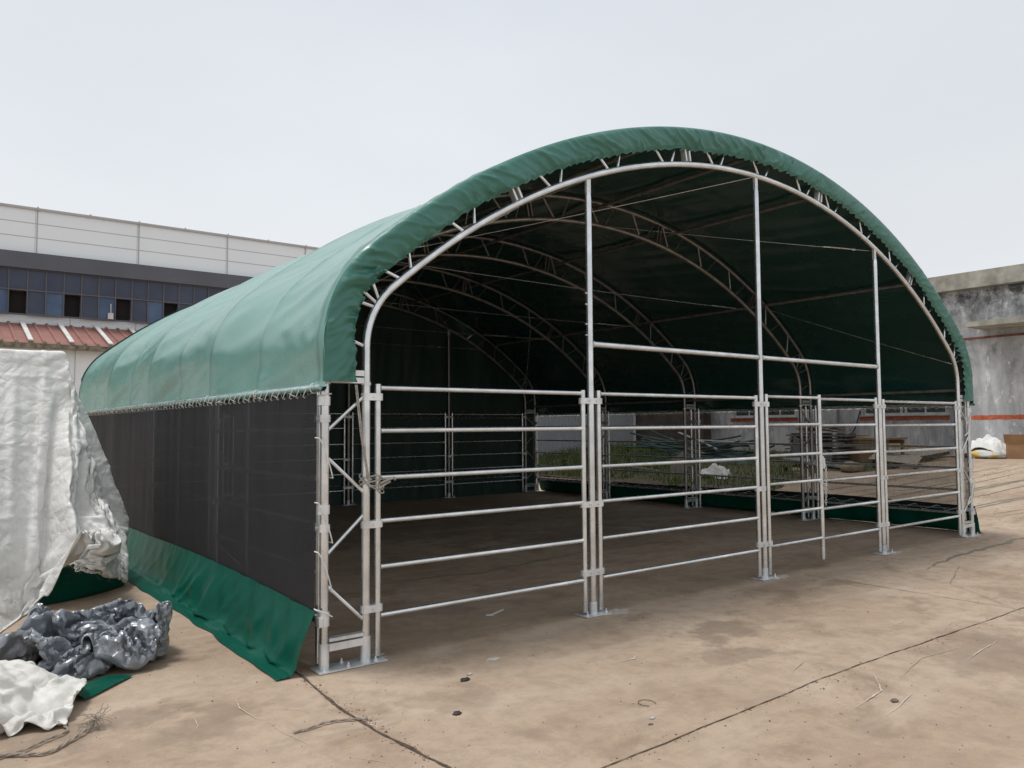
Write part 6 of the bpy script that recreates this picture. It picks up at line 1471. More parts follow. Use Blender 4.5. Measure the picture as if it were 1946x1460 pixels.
0,0,2,11,-17,6,13,-3,-2,-1,4,3,0,-6,1,-12,4,7,0,-16,6,-4,13,-11,15,3,-7,1,-18,0,2,12,-7,4,-7,13,2,-18,-14,1,3,0,9,1,2,-5,4,3,-1,-10,12,-4,-11,-1,0,8,13,-6,4,-2,-15,9,-5,6,2,6,-9,8,1,-11,10,-8,-1,-1,-1,-1,0,-5,9,-6,-2,0,10,6,2,4,
-25,13,-8,3,-9,8,-4,0,8,10,-7,-2,2,-13,11,-4,-4,0,5,0,6,1,1,-9,-9,0,-2,4,0,15,-6,5,-13,11,0,5,-10,7,-6,-11,-1,-1,7,12,2,-3,1,-16,13,-7,12,-3,5,-12,12,-5,-3,-4,-1,-7,-1,-1,12,4,-10,-2,4,2,0,-4,-9,1,16,-1,6,-15,1,6,-5,2,-1,-6,-1,-1,
0,-4,-1,-1,7,0,10,-1,0,-5,6,-1,-11,-1,0,0,2,3,13,-1,-1,-9,11,-4,4,-3,8,-4,-14,-1,-1,12,-4,8,3,-5,3,1,-7,10,-5,0,-4,6,-6,0,-12,1,0,0,0,0,9,13,-8,4,-13,-10,22,-3,-2,0,-17,5,0,-3,5,0,-4,7,-6,2,7,6,-9,-9,0,0,1,0,3,6,-3,9,-9,-4,-2,0,1,
0,5,12,9,2,-5,-3,3,-1,-8,14,-3,-13,-8,3,7,-6,11,3,-5,3,-1,3,-2,5,2,-3,-9,4,4,-6,3,0,-9,-3,-1,7,8,-7,-10,9,2,11,-10,-12,17,-18,3,-4,3,-4,-5,0,15,14,-5,1,1,-8,-13,1,0,-1,1,1,3,10,-9,2,-4,-2,1,-1,-3,1,7,14,3,-2,-3,-2,11,-4,4,-1,-8,
-13,-2,17,-10,14,-12,8,6,-12,16,-2,-2,-2,0,-4,-5,3,0,-12,9,1,-3,-10,-2,-2,14,9,-13,12,7,-12,-5,4,-4,-8,-4,1,-2,4,-2,6,15,-10,-3,13,-12,-5,-1,2,1,-1,-2,9,-7,-4,5,-4,-1,-2,-5,4,1,2,18,2,-2,0,3,-4,7,1,1,-2,-3,-13,2,1,13,-7,7,-3,-4,7,
-8,5,1,5,2,-3,-15,-6,-2,2,-6,3,-2,-1,0,-1,12,0,0,4,-13,4,5,-4,-8,1,3,-2,6,-8,-1,8,11,-5,1,-6,-4,1,-3,4,1,-4,-9,10,-12,1,0,-4,9,-2,4,0,-2,17,-4,-1,1,7,-9,4,1,4,-1,1,1,-4,6,3,-4,-1,-2,-12,10,-2,2,-3,-12,-9,-2,15,-12,2,9,-13,1,1,1,0,
-1,-3,-1,-2,-2,5,13,2,-8,-4,4,0,-2,11,-13,-1,-1,11,10,-8,-6,-4,3,1,-4,1,-1,-9,7,-9,-1,10,-8,1,1,-1,-2,7,13,1,-13,7,9,2,2,-1,4,-2,0,2,-7,7,-9,6,-11,11,-10,3,2,-2,1,-6,-9,-10,14,-12,4,-3,-1,3,-1,-3,-5,-4,0,2,7,5,8,-3,4,-10,-1,2,-7,
-4,11,-9,6,-1,12,6,-5,-5,-6,1,4,-1,-7,0,-4,5,-6,-1,4,4,-5,-1,-1,0,15,3,-5,-10,10,7,9,3,2,-5,-5,5,-2,-2,0,-2,7,-3,0,-5,0,-1,0,-3,-1,-8,-9,16,-18,18,-12,-7,-1,-3,-2,0,4,10,-1,0,3,7,-1,-6,-6,-4,8,-8,-1,14,0,-2,-6,10,5,-4,5,-9,0,-2,-9,
-2,1,6,-5,3,5,-4,0,-5,4,-2,-3,11,6,-14,-4,2,6,9,5,5,-4,-11,11,-11,13,0,1,-1,0,0,-4,2,-4,3,4,2,-6,1,5,-17,10,-10,-2,-3,0,-8,-4,1,15,-4,2,8,-5,1,-11,4,-3,13,-3,-9,-1,6,1,-7,8,10,-5,-9,5,5,-4,-12,1,-1,15,-9,-2,0,2,7,-4,-4,-1,8,-1,3,
-5,4,-6,-3,4,5,13,-7,0,1,4,7,-1,-5,-1,0,-1,-4,3,7,-1,2,-4,-9,9,1,-5,2,-8,0,-3,4,-3,-6,-4,19,-14,5,1,0,-2,-4,-1,-1,14,3,-11,-7,1,8,-3,-4,3,0,1,-1,7,-8,-9,-1,1,9,-9,1,-1,-2,-1,6,-4,-1,17,3,-10,-10,0,-2,-4,8,9,2,0,8,0,5,-5,-3,0,-1,0,
2,6,-5,1,5,-2,-7,1,4,-2,5,-4,2,-5,-1,-1,-4,-4,-3,18,-13,-1,6,1,-7,1,-6,-2,9,10,-5,-9,-7,3,3,-6,9,-11,3,5,0,-6,-6,-6,2,11,-6,-6,-1,2,-2,3,-6,3,16,8,-11,-12,-1,-2,1,0,23,-19,17,-4,-2,7,0,-1,-1,1,-2,-8,14,3,-6,12,-14,-7,11,-1,2,4,-12,
9,-3,3,3,-2,1,-25,10,1,0,-2,2,-2,4,-7,-1,8,8,2,-12,-11,-2,4,1,-3,-8,-5,13,-1,-8,-6,-6,1,2,-1,-1,-2,-1,-1,1,1,3,7,8,-10,-10,4,0,2,-5,19,-13,-8,0,9,14,0,0,0,-1,2,-8,-3,20,-3,7,-14,-3,9,-2,3,-1,-16,3,9,6,5,-31,21,-14,5,0,0,4,-4,-5,1,
-2,-1,6,7,4,-5,-14,-2,-1,1,-1,-11,12,7,1,-11,-6,0,-8,8,4,-8,3,-3,7,-7,-1,-1,5,16,-8,-9,-2,0,-1,-1,-2,2,1,1,10,9,-2,0,2,0,-2,-2,1,1,0,7,-16,10,-2,-3,0,6,-12,-6,11,-17,24,-5,6,1,-6,-1,-1,6,-6,5,0,-6,-11,1,14,5,-4,-14,-1,1,-2,8,-15,
15,0,2,-10,-9,16,-17,-2,11,-7,1,-7,6,-1,0,-5,9,16,-8,3,-16,-2,-1,2,11,9,-12,-9,12,5,2,1,0,-2,-1,-7,-8,1,3,10,-18,14,4,1,3,1,-12,-4,-2,-4,3,10,2,0,5,-6,3,5,-6,-8,-7,9,-8,1,11,2,-1,-13,1,3,4,10,-21,12,5,-1,-5,-1,4,-16,-1,-2,1,6,-2,
-2,-2,9,-4,5,6,0,5,-15,-8,11,5,3,7,-16,-13,11,0,8,5,-3,2,-15,1,-2,-1,3,-1,-6,10,13,-3,-5,14,-26,2,0,-2,5,8,9,-2,-5,-2,-5,-9,1,8,-3,9,-13,3,12,-1,-5,-7,0,14,-6,-1,-6,8,1,-8,-1,-4,0,-9,4,4,-5,0,0,5,0,5,-7,8,-3,10,4,-10,-1,1,2,-4,6,
-13,-7,11,-6,1,3,2,-3,-2,1,-5,8,5,-10,-8,1,17,4,-17,2,8,-5,2,-4,7,1,11,1,-17,-7,6,12,2,0,-9,-3,-6,8,5,1,-10,-2,12,-10,13,-1,-12,8,1,-17,13,-4,-8,-1,-1,-1,4,-5,4,0,-3,7,4,-1,-6,10,2,-4,1,-1,-4,-12,5,2,-8,6,-2,6,1,0,1,-6,-4,-6,14,10,
-7,11,-27,4,3,7,2,2,-9,-2,0,10,-10,5,-1,2,4,-7,5,0,-6,10,-11,1,12,-3,-4,-8,8,2,-5,2,4,-3,2,-4,-2,0,-5,-4,-3,7,-4,12,-11,5,2,-5,-1,-6,7,5,8,-8,1,-2,-11,4,3,-8,0,4,0,-2,11,3,-7,-2,2,-14,-4,10,24,-28,11,-9,12,6,9,2,-10,-3,-14,1,10,-9,
2,9,5,-11,-10,5,8,-12,6,-2,11,6,-6,-14,7,7,-1,-4,1,-1,1,3,-10,0,4,-8,-1,-1,4,-3,10,-8,-4,5,-2,8,-7,2,-6,4,-1,-1,5,-7,-2,1,5,-3,0,8,-8,2,4,0,-6,4,4,5,-24,11,-9,16,-4,7,-1,7,5,-19,-4,-8,10,2,1,4,-10,13,-13,-3,-5,6,10,5,-12,4,8,-4,13,
-6,-3,-2,7,1,2,-3,-6,-1,3,-5,-1,2,-2,-4,0,7,4,-1,-2,-1,5,-12,8,5,-13,-10,17,3,-3,-5,-5,0,5,-9,4,4,-3,4,0,6,2,-13,8,-13,10,-3,12,1,-2,0,0,8,-9,-6,-3,8,-4,0,-3,-6,16,-20,4,9,8,-1,-14,-3,4,9,-1,9,3,-3,-19,13,4,0,1,-1,-7,7,-3,-5,0,4,
-1,0,2,0,3,-1,0,7,2,0,0,-10,-15,8,-2,7,-5,-6,2,2,-8,7,1,0,0,5,-12,-1,6,-1,3,6,2,1,1,-5,5,-5,11,-7,-16,0,14,-8,6,7,-18,20,-7,10,-11,0,-8,-4,1,5,-14,6,-5,9,2,-11,-2,13,6,0,1,1,4,0,-4,1,0,-3,-2,3,4,1,-3,1,8,0,1,-3,-9,-7,0,-7,8,-1,-7,
5,9,-10,1,9,-7,-9,8,-6,5,16,-7,2,1,-14,-8,8,-8,18,2,3,0,-9,10,4,-7,-3,-1,-5,7,3,4,-9,-3,-1,0,8,-10,-2,8,-9,6,-2,-3,-1,15,3,0,2,2,1,3,-7,-1,4,-2,1,-1,4,-7,3,-2,-1,-6,-4,1,-2,1,3,-7,1,-1,-2,5,7,4,-6,2,-4,-8,12,-11,15,9,-4,-4,10,-8,
-16,12,-15,4,-5,4,13,-9,12,8,-16,13,-5,-3,-14,2,7,6,-2,11,-17,-4,-9,0,9,-5,-3,2,0,7,0,11,0,0,0,1,2,1,-8,7,0,-7,-9,11,-9,-1,5,-7,-3,0,2,-1,-4,3,0,0,-4,0,4,6,-5,14,3,0,-13,14,-11,8,3,-5,-1,8,-2,-11,9,-11,14,-1,-3,-7,-6,10,11,-5,0,0,
-12,-5,2,11,0,-13,20,-13,11,-7,-1,9,-8,-1,7,-1,14,0,-2,0,0,-1,0,2,9,-8,-3,9,-2,-11,9,-15,-6,-5,0,1,-1,-1,4,-2,7,3,-3,-8,1,8,-2,-6,3,2,16,-11,12,-1,1,0,3,-4,3,-1,-4,5,-8,6,0,5,-10,-6,11,5,0,-3,0,-19,2,10,8,-6,0,-1,-9,2,-1,1,0,1,4,2,
-7,7,10,-3,0,1,3,-1,2,4,-11,-2,11,-4,-4,3,-20,-2,-1,-1,-2,6,-1,7,-9,14,1,-9,-4,2,20,-1,-5,-5,-2,14,-2,-2,-1,0,-10,10,4,2,-5,-1,5,-10,8,4,2,-10,-14,7,5,4,-4,-4,-3,2,11,2,-9,-10,3,-1,-4,4,0,4,2,-3,15,-2,0,-1,-7,2,2,-1,2,5,-5,-1,0,8,
-10,-10,-3,-1,-3,1,5,-3,1,-2,14,-8,8,8,-12,-7,6,13,-2,8,1,-4,-3,-1,-3,1,0,-11,-5,6,12,-3,-2,8,-14,8,9,-1,-9,-14,5,-6,15,2,-15,1,7,8,-9,-8,7,-3,6,-13,20,-10,1,1,5,5,-10,4,4,-9,0,5,-2,0,4,-14,-1,3,-6,1,-2,-6,0,3,3,3,11,-2,-12,1,1,1,
19,-8,-12,11,10,-9,7,0,3,-4,2,-5,4,3,-7,-3,-6,14,-2,1,1,-16,5,7,4,-10,-13,10,3,9,-3,-9,2,-1,18,-12,6,7,2,9,-5,-3,-2,2,-6,-3,9,-2,5,1,-3,-1,-1,-7,5,-9,-4,-8,-2,0,2,5,11,-1,-2,13,-4,3,4,-5,-2,4,-4,8,-2,-9,9,3,-8,0,-6,7,1,5,-10,-2,12,
-3,4,-7,7,1,3,-6,-12,8,-8,19,-7,-4,-8,4,9,-9,-4,16,-15,2,-9,17,1,3,-8,2,-2,2,2,-3,1,0,-4,-5,3,-4,-1,-5,2,-2,-11,0,1,-1,2,8,-1,9,13,-16,13,3,-1,4,1,2,-2,3,0,-5,-6,5,-11,-8,-4,0,4,4,12,1,-10,5,0,7,1,-4,-4,7,0,-13,9,-6,11,2,0,-1,-8,9,
-8,-10,10,-4,7,-14,11,4,-6,14,-7,-2,-5,6,-1,3,-9,9,0,-9,1,-9,4,10,-7,-8,0,1,6,-3,2,-6,2,20,-20,6,12,3,1,1,2,0,3,4,-4,-1,0,-6,-9,-12,-1,1,1,9,9,-1,5,0,-12,4,9,2,1,-3,2,-2,0,0,1,0,3,0,-4,-2,1,0,-12,12,-12,6,17,-2,-4,-1,5,-4,1,-14,13,
-1,-11,4,0,8,-20,5,-1,2,-1,4,-3,4,-3,15,-10,-6,15,2,0,-1,6,-5,3,-6,3,7,-2,0,3,1,1,-3,-15,-14,3,2,10,9,5,-16,14,4,0,-1,-4,3,-1,1,-1,0,0,3,-1,-1,-1,-3,-5,10,-9,-13,-1,-4,2,5,14,1,0,1,1,0,-6,-2,-5,7,-11,0,12,-15,5,-2,5,-2,3,0,7,-13,
17,2,-2,2,3,3,-5,4,-5,5,1,-4,8,0,2,-2,-1,0,-4,-8,-13,-3,1,5,-1,18,2,-4,0,-3,6,0,0,-1,1,0,1,-1,3,-7,6,-7,0,
])

# draped white tarp: grid size, lower corner, step, then second differences of the vertex grid in steps
DRAPE = ((67, 56), (-2.7415, 2.7197, 0.0060), 0.003, [
11,-1,-1,-2,-1,-1,-1,-1,-1,-1,0,-1,0,0,0,1,0,1,1,1,0,1,1,1,0,1,1,0,1,1,0,0,1,0,0,1,0,0,1,0,0,0,0,0,0,0,0,0,0,0,0,0,0,0,0,0,21,0,0,0,0,0,0,0,0,0,-1,0,0,0,1,-1,1,0,0,0,1,0,-1,0,1,-1,0,0,0,-1,1,0,-1,1,0,-1,1,0,-1,1,0,-1,0,0,0,0,0,0,0,
0,0,0,0,0,0,0,21,0,-1,1,0,0,-1,-1,1,0,0,0,1,0,0,1,-1,0,0,0,0,0,0,0,-1,1,-1,1,-1,1,-1,0,1,-1,1,0,-1,1,0,-1,0,1,0,0,0,0,0,0,0,0,0,0,0,0,0,0,21,-1,1,0,-1,0,-1,1,0,1,0,1,-1,0,0,0,1,-1,0,0,0,-1,1,-1,1,-1,1,-1,1,-1,1,0,-1,1,-1,0,1,-1,0,
1,0,0,0,0,0,0,0,0,0,0,0,0,0,0,0,0,21,0,0,-1,1,-2,2,0,0,-1,1,0,0,1,-1,0,-1,1,0,-1,0,1,-1,1,0,0,0,0,-1,1,-1,1,0,-1,1,0,-1,1,0,-1,0,0,0,0,0,0,0,0,0,0,0,0,0,0,0,0,20,1,-1,1,-1,0,0,0,0,1,-1,0,0,0,1,-1,1,0,-1,1,0,-1,1,0,-1,1,-1,1,0,0,0,
-1,1,0,-1,1,0,-1,0,1,0,0,0,0,0,0,0,0,0,0,0,0,0,0,0,0,21,0,0,-1,0,1,0,0,-1,0,0,0,1,-1,0,1,-1,0,1,0,-1,1,0,-1,1,-1,1,-1,1,-1,0,1,-1,0,1,-1,0,1,0,-1,0,0,0,0,0,0,0,0,0,0,0,0,0,0,0,0,20,0,1,0,-1,1,0,0,0,0,-1,1,-1,1,0,-1,1,0,-1,0,1,-1,0,
1,-1,1,0,0,-1,1,0,-1,1,0,-1,1,0,-1,1,0,0,0,0,0,0,0,0,0,0,0,0,0,0,0,0,0,21,0,-1,0,0,0,0,1,0,-1,1,-1,1,-1,0,1,0,-1,1,-1,0,0,0,-1,1,-1,0,0,1,-1,1,0,0,0,1,-1,1,0,-1,0,0,0,0,0,0,0,0,0,0,0,0,0,0,0,0,0,21,0,0,-1,0,0,-3,4,0,0,0,0,-1,1,-1,
0,-1,0,-1,1,0,1,0,1,-1,1,-1,1,-1,1,-1,1,-1,1,-1,1,-1,0,1,0,0,0,0,0,0,0,0,0,0,0,0,0,0,0,0,0,20,-3,4,0,0,-4,1,-8,10,0,0,0,-1,1,0,-1,0,1,1,0,0,-1,0,-1,1,0,0,0,1,-1,1,-1,1,-1,1,-1,1,0,-1,0,1,-1,0,0,0,0,0,0,0,0,0,0,0,0,0,0,20,2,-2,2,-1,
-3,0,2,-8,7,2,0,-1,0,0,-1,2,-1,-1,0,0,1,0,0,0,0,1,-1,0,1,-1,1,-1,1,-1,1,-1,0,1,0,-1,1,0,0,0,0,0,0,0,0,0,0,0,0,0,0,21,0,1,-17,6,8,3,1,-1,-1,1,0,-1,-2,1,1,-3,1,1,0,0,0,0,1,0,0,-1,1,0,-1,1,-1,1,-1,1,-1,1,0,-1,1,0,0,0,0,0,0,0,0,0,0,0,
0,0,0,0,0,18,-5,-15,18,-1,-6,9,1,1,-2,-3,6,0,0,-3,-1,2,1,0,0,0,0,0,0,0,0,1,-1,0,1,-1,1,-1,1,-1,1,-1,0,1,-1,0,0,0,0,0,0,0,0,0,0,0,0,0,0,0,0,5,-4,14,0,4,-3,-4,7,0,2,0,-5,4,-6,4,2,1,-1,0,0,1,0,0,0,0,-1,0,1,-1,0,1,-1,1,-1,1,-1,1,0,-1,
1,0,0,0,0,0,0,0,0,0,0,0,0,0,0,0,0,4,8,-3,-2,-4,1,7,-6,2,10,4,0,-9,8,0,0,0,0,0,1,-1,0,0,0,0,1,0,-1,1,-1,0,1,-1,1,-1,1,-1,0,1,-1,0,0,0,0,0,0,0,0,0,0,0,0,0,0,0,0,32,-22,-16,7,2,7,-1,-7,-1,-8,15,5,7,0,0,1,-1,0,0,0,0,0,0,0,0,0,0,1,-1,1,
-1,0,1,-1,1,-1,0,1,-1,1,0,0,0,0,0,0,0,0,0,0,0,0,0,0,0,0,18,13,-30,-10,4,29,19,10,-34,-19,23,-2,-3,1,0,-1,1,0,1,0,0,1,0,0,0,0,-1,0,1,-1,1,-1,0,1,-1,0,1,-1,1,-1,0,0,0,0,0,0,0,0,0,0,0,0,0,0,0,0,38,-16,46,-32,-8,-2,-17,7,30,1,-34,14,0,
-9,2,0,0,1,0,0,0,-1,1,-1,0,0,1,-1,0,1,-1,1,-1,0,0,1,-1,1,-1,1,0,0,0,0,0,0,0,0,0,0,0,0,0,0,0,0,21,38,-15,42,-4,-23,-17,-14,-1,18,-13,-20,13,-3,0,1,0,0,-1,-1,1,0,-2,1,0,-1,0,1,-1,0,1,-1,1,-1,1,-1,1,-1,1,-1,0,0,0,0,0,0,0,0,0,0,0,0,0,
0,0,0,20,28,-8,21,-20,-10,-8,-2,-12,4,18,1,-13,7,-3,0,0,-1,0,0,-1,-1,1,0,-1,1,0,-1,1,0,-1,1,-1,1,-1,1,-1,0,0,0,1,0,0,0,0,0,0,0,0,0,0,0,0,0,0,0,32,-23,25,-17,-3,13,4,-1,24,-35,-6,2,4,3,1,-1,0,0,-1,0,-1,1,-1,0,1,-1,0,1,0,-1,1,-1,1,
-1,1,-1,0,1,-1,1,-1,1,0,0,0,0,0,0,0,0,0,0,0,0,0,0,14,4,-14,2,15,-7,15,7,-21,18,-13,0,1,0,-1,0,-2,0,1,-1,1,0,1,-1,0,1,0,-1,0,0,0,1,-1,1,-1,1,0,0,1,-1,1,-1,0,0,0,0,0,0,0,0,0,0,0,0,0,0,15,-3,11,-10,7,-5,-11,-1,10,2,5,0,0,0,-1,0,1,-1,
0,1,0,0,-1,1,0,-1,0,0,0,0,0,0,0,0,1,0,0,0,0,1,0,0,0,0,0,0,0,0,0,0,0,0,0,0,0,0,17,-13,6,4,7,-11,-5,-1,8,4,4,0,0,0,1,-1,0,1,0,1,-1,0,1,-1,0,0,0,0,-1,1,-1,0,1,-1,0,0,1,0,-1,0,0,0,0,0,0,0,0,0,0,0,0,0,0,0,0,0,16,-2,3,-4,-5,4,-6,9,-3,1,
-2,0,1,0,2,2,1,1,1,-1,2,0,0,0,0,0,0,0,1,-1,1,-1,0,1,0,-1,0,0,1,0,0,0,0,0,0,0,0,0,0,0,0,0,0,0,0,0,-4,17,-1,-2,4,-3,7,-6,-1,9,0,0,-2,-2,-3,-3,-2,-2,-1,-1,-1,0,0,1,1,2,0,2,1,2,0,2,1,1,1,1,1,1,0,1,0,0,-1,0,0,0,0,0,0,0,0,0,0,0,0,0,19,
-25,10,14,-7,-1,9,1,1,-8,-9,0,1,3,2,2,2,2,1,1,1,1,0,1,0,0,0,0,-1,0,1,0,-1,0,0,0,0,0,0,0,1,-1,0,0,0,0,0,0,0,0,0,0,0,0,1,0,20,-1,-19,3,-4,9,10,1,-14,-1,14,3,0,-2,-2,-1,-3,-1,-1,0,-1,-1,1,-1,-1,0,2,0,1,1,0,1,4,2,0,1,0,0,0,5,3,-1,-2,
-2,-1,-1,0,0,1,0,0,0,0,1,-1,0,50,15,0,-7,25,16,0,2,-3,-14,-17,-12,-1,-1,-3,-4,-2,0,-2,1,1,-1,-1,-1,-1,-3,1,1,-1,0,-2,-2,-3,-2,-3,-2,-3,-2,1,-3,-12,0,3,3,3,2,0,-1,-1,0,0,0,0,-2,0,0,17,-15,11,-3,-4,0,2,-8,-1,-3,1,5,5,2,2,-1,-6,4,1,4,
2,-1,-1,-2,-1,0,-6,-2,-1,0,2,5,1,-2,2,-5,2,4,-4,-13,8,1,0,-2,-1,8,-2,-1,0,-1,0,1,0,-2,-1,0,5,14,-8,2,0,1,-8,-4,3,-3,-2,-4,-6,-1,3,12,8,-10,7,-6,-9,0,5,2,6,-5,6,2,0,0,-2,-4,-3,-2,-2,10,0,-3,-9,9,2,0,-3,1,2,2,-2,0,0,-1,0,1,1,-2,-1,0,
13,-15,12,2,1,-2,-3,1,-6,6,-3,3,-4,-9,-5,-1,15,6,-12,-4,14,-2,3,-2,-1,0,-2,-3,1,-3,3,1,4,2,-2,-1,-2,-11,9,3,-1,-3,1,1,2,2,-1,-1,-1,1,-1,1,0,-1,0,-1,-8,10,-6,11,3,-4,-12,0,2,5,9,-1,1,-1,-9,9,-19,12,8,-1,-8,7,-6,0,-2,7,0,1,1,1,-2,0,
-9,0,5,-3,1,1,7,-2,-7,1,2,1,3,0,0,-2,0,-1,1,1,-1,0,-2,1,7,-3,2,-2,2,-2,2,-8,-5,-1,2,5,1,0,-4,-9,16,-10,3,10,3,-3,1,3,1,2,-2,-1,-3,-2,-7,-2,14,-11,0,-2,8,-1,4,-6,-1,3,0,1,2,1,-1,0,-1,0,-1,1,0,-1,0,-1,6,2,-2,3,1,-3,-1,0,-4,3,0,-4,-1,
6,7,-11,-13,0,-1,-1,6,5,-1,3,1,6,6,-2,-4,-3,-3,10,-16,14,-8,10,-17,18,-19,5,5,0,1,2,2,0,0,-1,-1,-1,1,0,-1,0,0,-1,3,4,-2,-2,-7,9,-5,0,8,-16,-2,0,0,-1,9,14,-5,-3,-1,1,-4,0,4,2,3,-5,4,1,2,-3,2,-14,12,-11,14,-16,17,-19,9,0,2,0,1,2,1,0,
0,-1,0,-1,0,1,-1,-1,-1,1,-3,3,5,-11,0,-3,-1,6,-4,17,-3,-1,-1,1,-1,-6,12,4,0,1,0,0,-1,0,-5,3,-23,0,11,4,-5,10,-12,5,1,-2,-1,2,3,-2,0,0,2,2,1,1,-2,0,-1,0,0,0,0,-1,0,-1,0,-4,-1,6,-8,-2,15,0,5,-2,5,1,0,1,-1,-1,0,-1,1,1,-1,-1,-1,-3,4,
-20,16,1,-21,1,18,-14,6,14,-17,15,-18,14,-6,2,0,-1,3,2,1,-1,0,-1,-1,0,0,0,-1,0,0,0,3,-4,4,-12,1,-3,1,5,19,1,0,-1,1,1,0,0,-3,0,1,-2,-8,-7,-1,4,-10,21,-19,-2,22,-2,-11,5,11,-19,19,-14,2,-5,5,2,-3,3,1,2,1,-1,0,0,-1,-1,-1,1,-1,0,0,-1,
2,-1,-7,0,-5,7,6,11,0,2,1,-3,4,-2,1,0,-1,-3,-2,-4,2,0,-8,-6,14,-17,22,-2,-22,9,7,-5,0,-1,-1,-2,18,-10,0,-3,3,2,2,1,0,-1,-1,0,0,-1,0,0,-1,-1,0,1,8,9,-4,-2,3,-1,0,-2,-1,5,-5,6,-5,4,0,-1,-1,-2,-8,0,-6,0,9,-1,-12,19,-20,-1,17,1,-11,18,
-21,17,-20,21,-19,11,2,1,-4,2,2,1,0,-2,1,0,-1,-1,0,0,-1,0,0,0,-9,-3,11,7,6,1,1,0,2,-9,4,1,1,1,-2,-3,3,-3,-2,-5,8,-1,-5,4,-5,-11,17,-5,0,-6,20,-14,14,-17,2,-10,19,-5,0,1,-3,2,1,1,0,-1,-1,0,0,-1,0,0,-1,0,0,0,5,-4,-3,-2,10,-1,1,3,5,2,
-1,-1,-2,0,-1,-10,-8,6,2,5,-11,7,3,-3,7,1,-9,7,5,3,-21,9,2,0,1,-3,1,5,-2,-1,-2,3,1,0,0,-2,1,1,0,-2,-1,0,-1,-1,1,1,7,2,-3,-1,-8,9,4,2,-3,4,-6,-8,11,-2,-2,5,-10,10,-6,-6,11,-1,-4,5,-1,-4,3,1,1,-6,1,-6,5,6,0,-4,0,4,-2,-7,6,1,2,0,-1,
-2,1,1,-1,-1,-1,-1,-1,1,0,2,-17,-1,4,1,3,2,0,2,6,5,0,4,-12,-5,0,4,4,-7,9,6,-11,-4,7,5,-7,3,2,7,-3,4,1,-7,-10,11,1,-1,0,1,-4,-1,5,2,0,1,-1,-2,1,2,-1,-2,-1,0,-1,-1,2,2,-13,0,3,-3,2,1,2,1,2,-1,16,-7,6,-6,-3,0,8,1,-6,-7,13,1,-1,-13,9,
9,-3,-1,-2,-2,0,7,-9,-9,4,7,-3,2,-3,0,6,1,1,0,-2,-1,2,0,-1,0,-1,-2,-2,2,3,1,-4,1,-2,-3,-1,-1,2,2,2,11,-12,13,-12,10,1,-2,-2,-7,6,4,-11,3,11,5,-3,-10,9,-8,2,0,-2,-2,3,-2,3,5,1,-8,0,1,5,2,0,0,-3,0,2,0,0,-1,-2,-1,-1,2,2,2,-4,-1,2,-1,
5,-2,-7,0,0,-4,22,-14,13,-7,2,0,0,-4,4,-4,10,-2,-1,-13,1,1,4,2,2,3,2,-6,1,-2,6,1,-6,-2,0,3,5,1,0,-1,-2,-1,1,3,-1,0,-2,-3,-1,4,3,1,-7,1,-1,4,0,8,-1,-7,-3,12,-13,16,-11,7,-2,-4,6,3,-7,7,-7,14,-24,6,-1,8,-2,-3,-2,6,3,0,-2,-1,3,-1,-2,
-2,1,3,5,-1,1,-1,-7,3,2,2,1,-2,0,-4,0,7,1,0,-6,5,-2,6,-4,-6,14,0,0,-13,16,-12,11,-6,1,5,-10,1,8,-10,17,-24,7,2,5,1,-4,-4,0,0,7,0,0,0,0,-2,-1,-1,2,3,3,1,0,-2,-3,-7,2,7,2,1,-5,-4,18,-3,1,-6,-5,0,2,-3,7,4,-9,10,1,5,-21,18,-13,10,-2,
-9,9,4,-10,18,-16,8,2,-4,5,-1,-3,1,-12,1,7,2,-1,0,-1,-1,-3,1,3,3,3,-1,1,-6,6,-6,6,-3,3,3,2,1,-2,3,-11,3,-3,2,0,4,-5,-4,13,-5,-1,-8,17,-21,20,-15,12,4,-2,-4,15,-5,2,0,-1,-4,-8,1,3,-1,-3,-7,0,10,0,-2,0,-2,-1,0,5,2,1,1,-1,1,-9,4,1,2,
-13,-4,-3,9,13,-6,2,4,5,-11,4,0,0,10,-19,5,2,10,-15,22,-20,17,-16,1,14,6,-7,-3,2,3,-1,2,-8,-6,8,4,0,-10,-3,6,5,-1,-5,1,-1,4,3,0,1,1,-2,-1,-6,4,0,-4,8,-3,-1,-1,-11,20,-5,2,-1,9,-15,1,10,-9,14,-16,3,-2,12,-13,18,-17,10,-6,-10,-3,2,2,
2,9,6,-1,0,-4,-2,6,1,1,-7,-7,10,4,-11,4,3,5,0,0,2,-1,0,-3,-3,4,-4,-17,2,22,9,1,-1,-21,11,2,-5,-3,19,-3,-8,4,-11,14,-15,1,-4,17,-13,7,-12,8,3,6,4,1,-7,-1,4,1,0,8,-16,-8,16,-1,-5,7,-15,2,9,-3,8,0,-1,0,1,0,-1,-3,-1,2,-21,7,20,-20,6,0,
8,12,-6,1,7,1,-14,9,-3,-1,10,-16,14,-11,10,-17,7,-10,10,15,-1,-4,-5,5,2,-15,6,2,15,-13,1,0,-9,13,-3,0,-1,9,0,-2,-1,0,3,1,-4,0,-3,-3,1,-20,9,21,-25,18,0,-1,-14,11,10,1,-5,-1,10,-7,2,10,-15,15,-16,15,-18,8,-14,12,13,-7,-2,-1,2,-1,11,
-9,-14,18,-13,17,0,0,-8,-6,18,-18,18,-8,4,2,-2,3,0,0,-3,-1,-3,-16,-2,7,19,-11,1,-2,1,-5,8,-3,-3,6,9,-5,-3,8,0,-8,6,-15,18,-19,10,-17,16,12,-2,0,0,-3,-8,1,1,13,-10,-7,-4,-2,16,5,-2,7,-17,13,-8,10,-7,1,4,0,0,0,3,-9,-10,0,-2,16,-11,3,
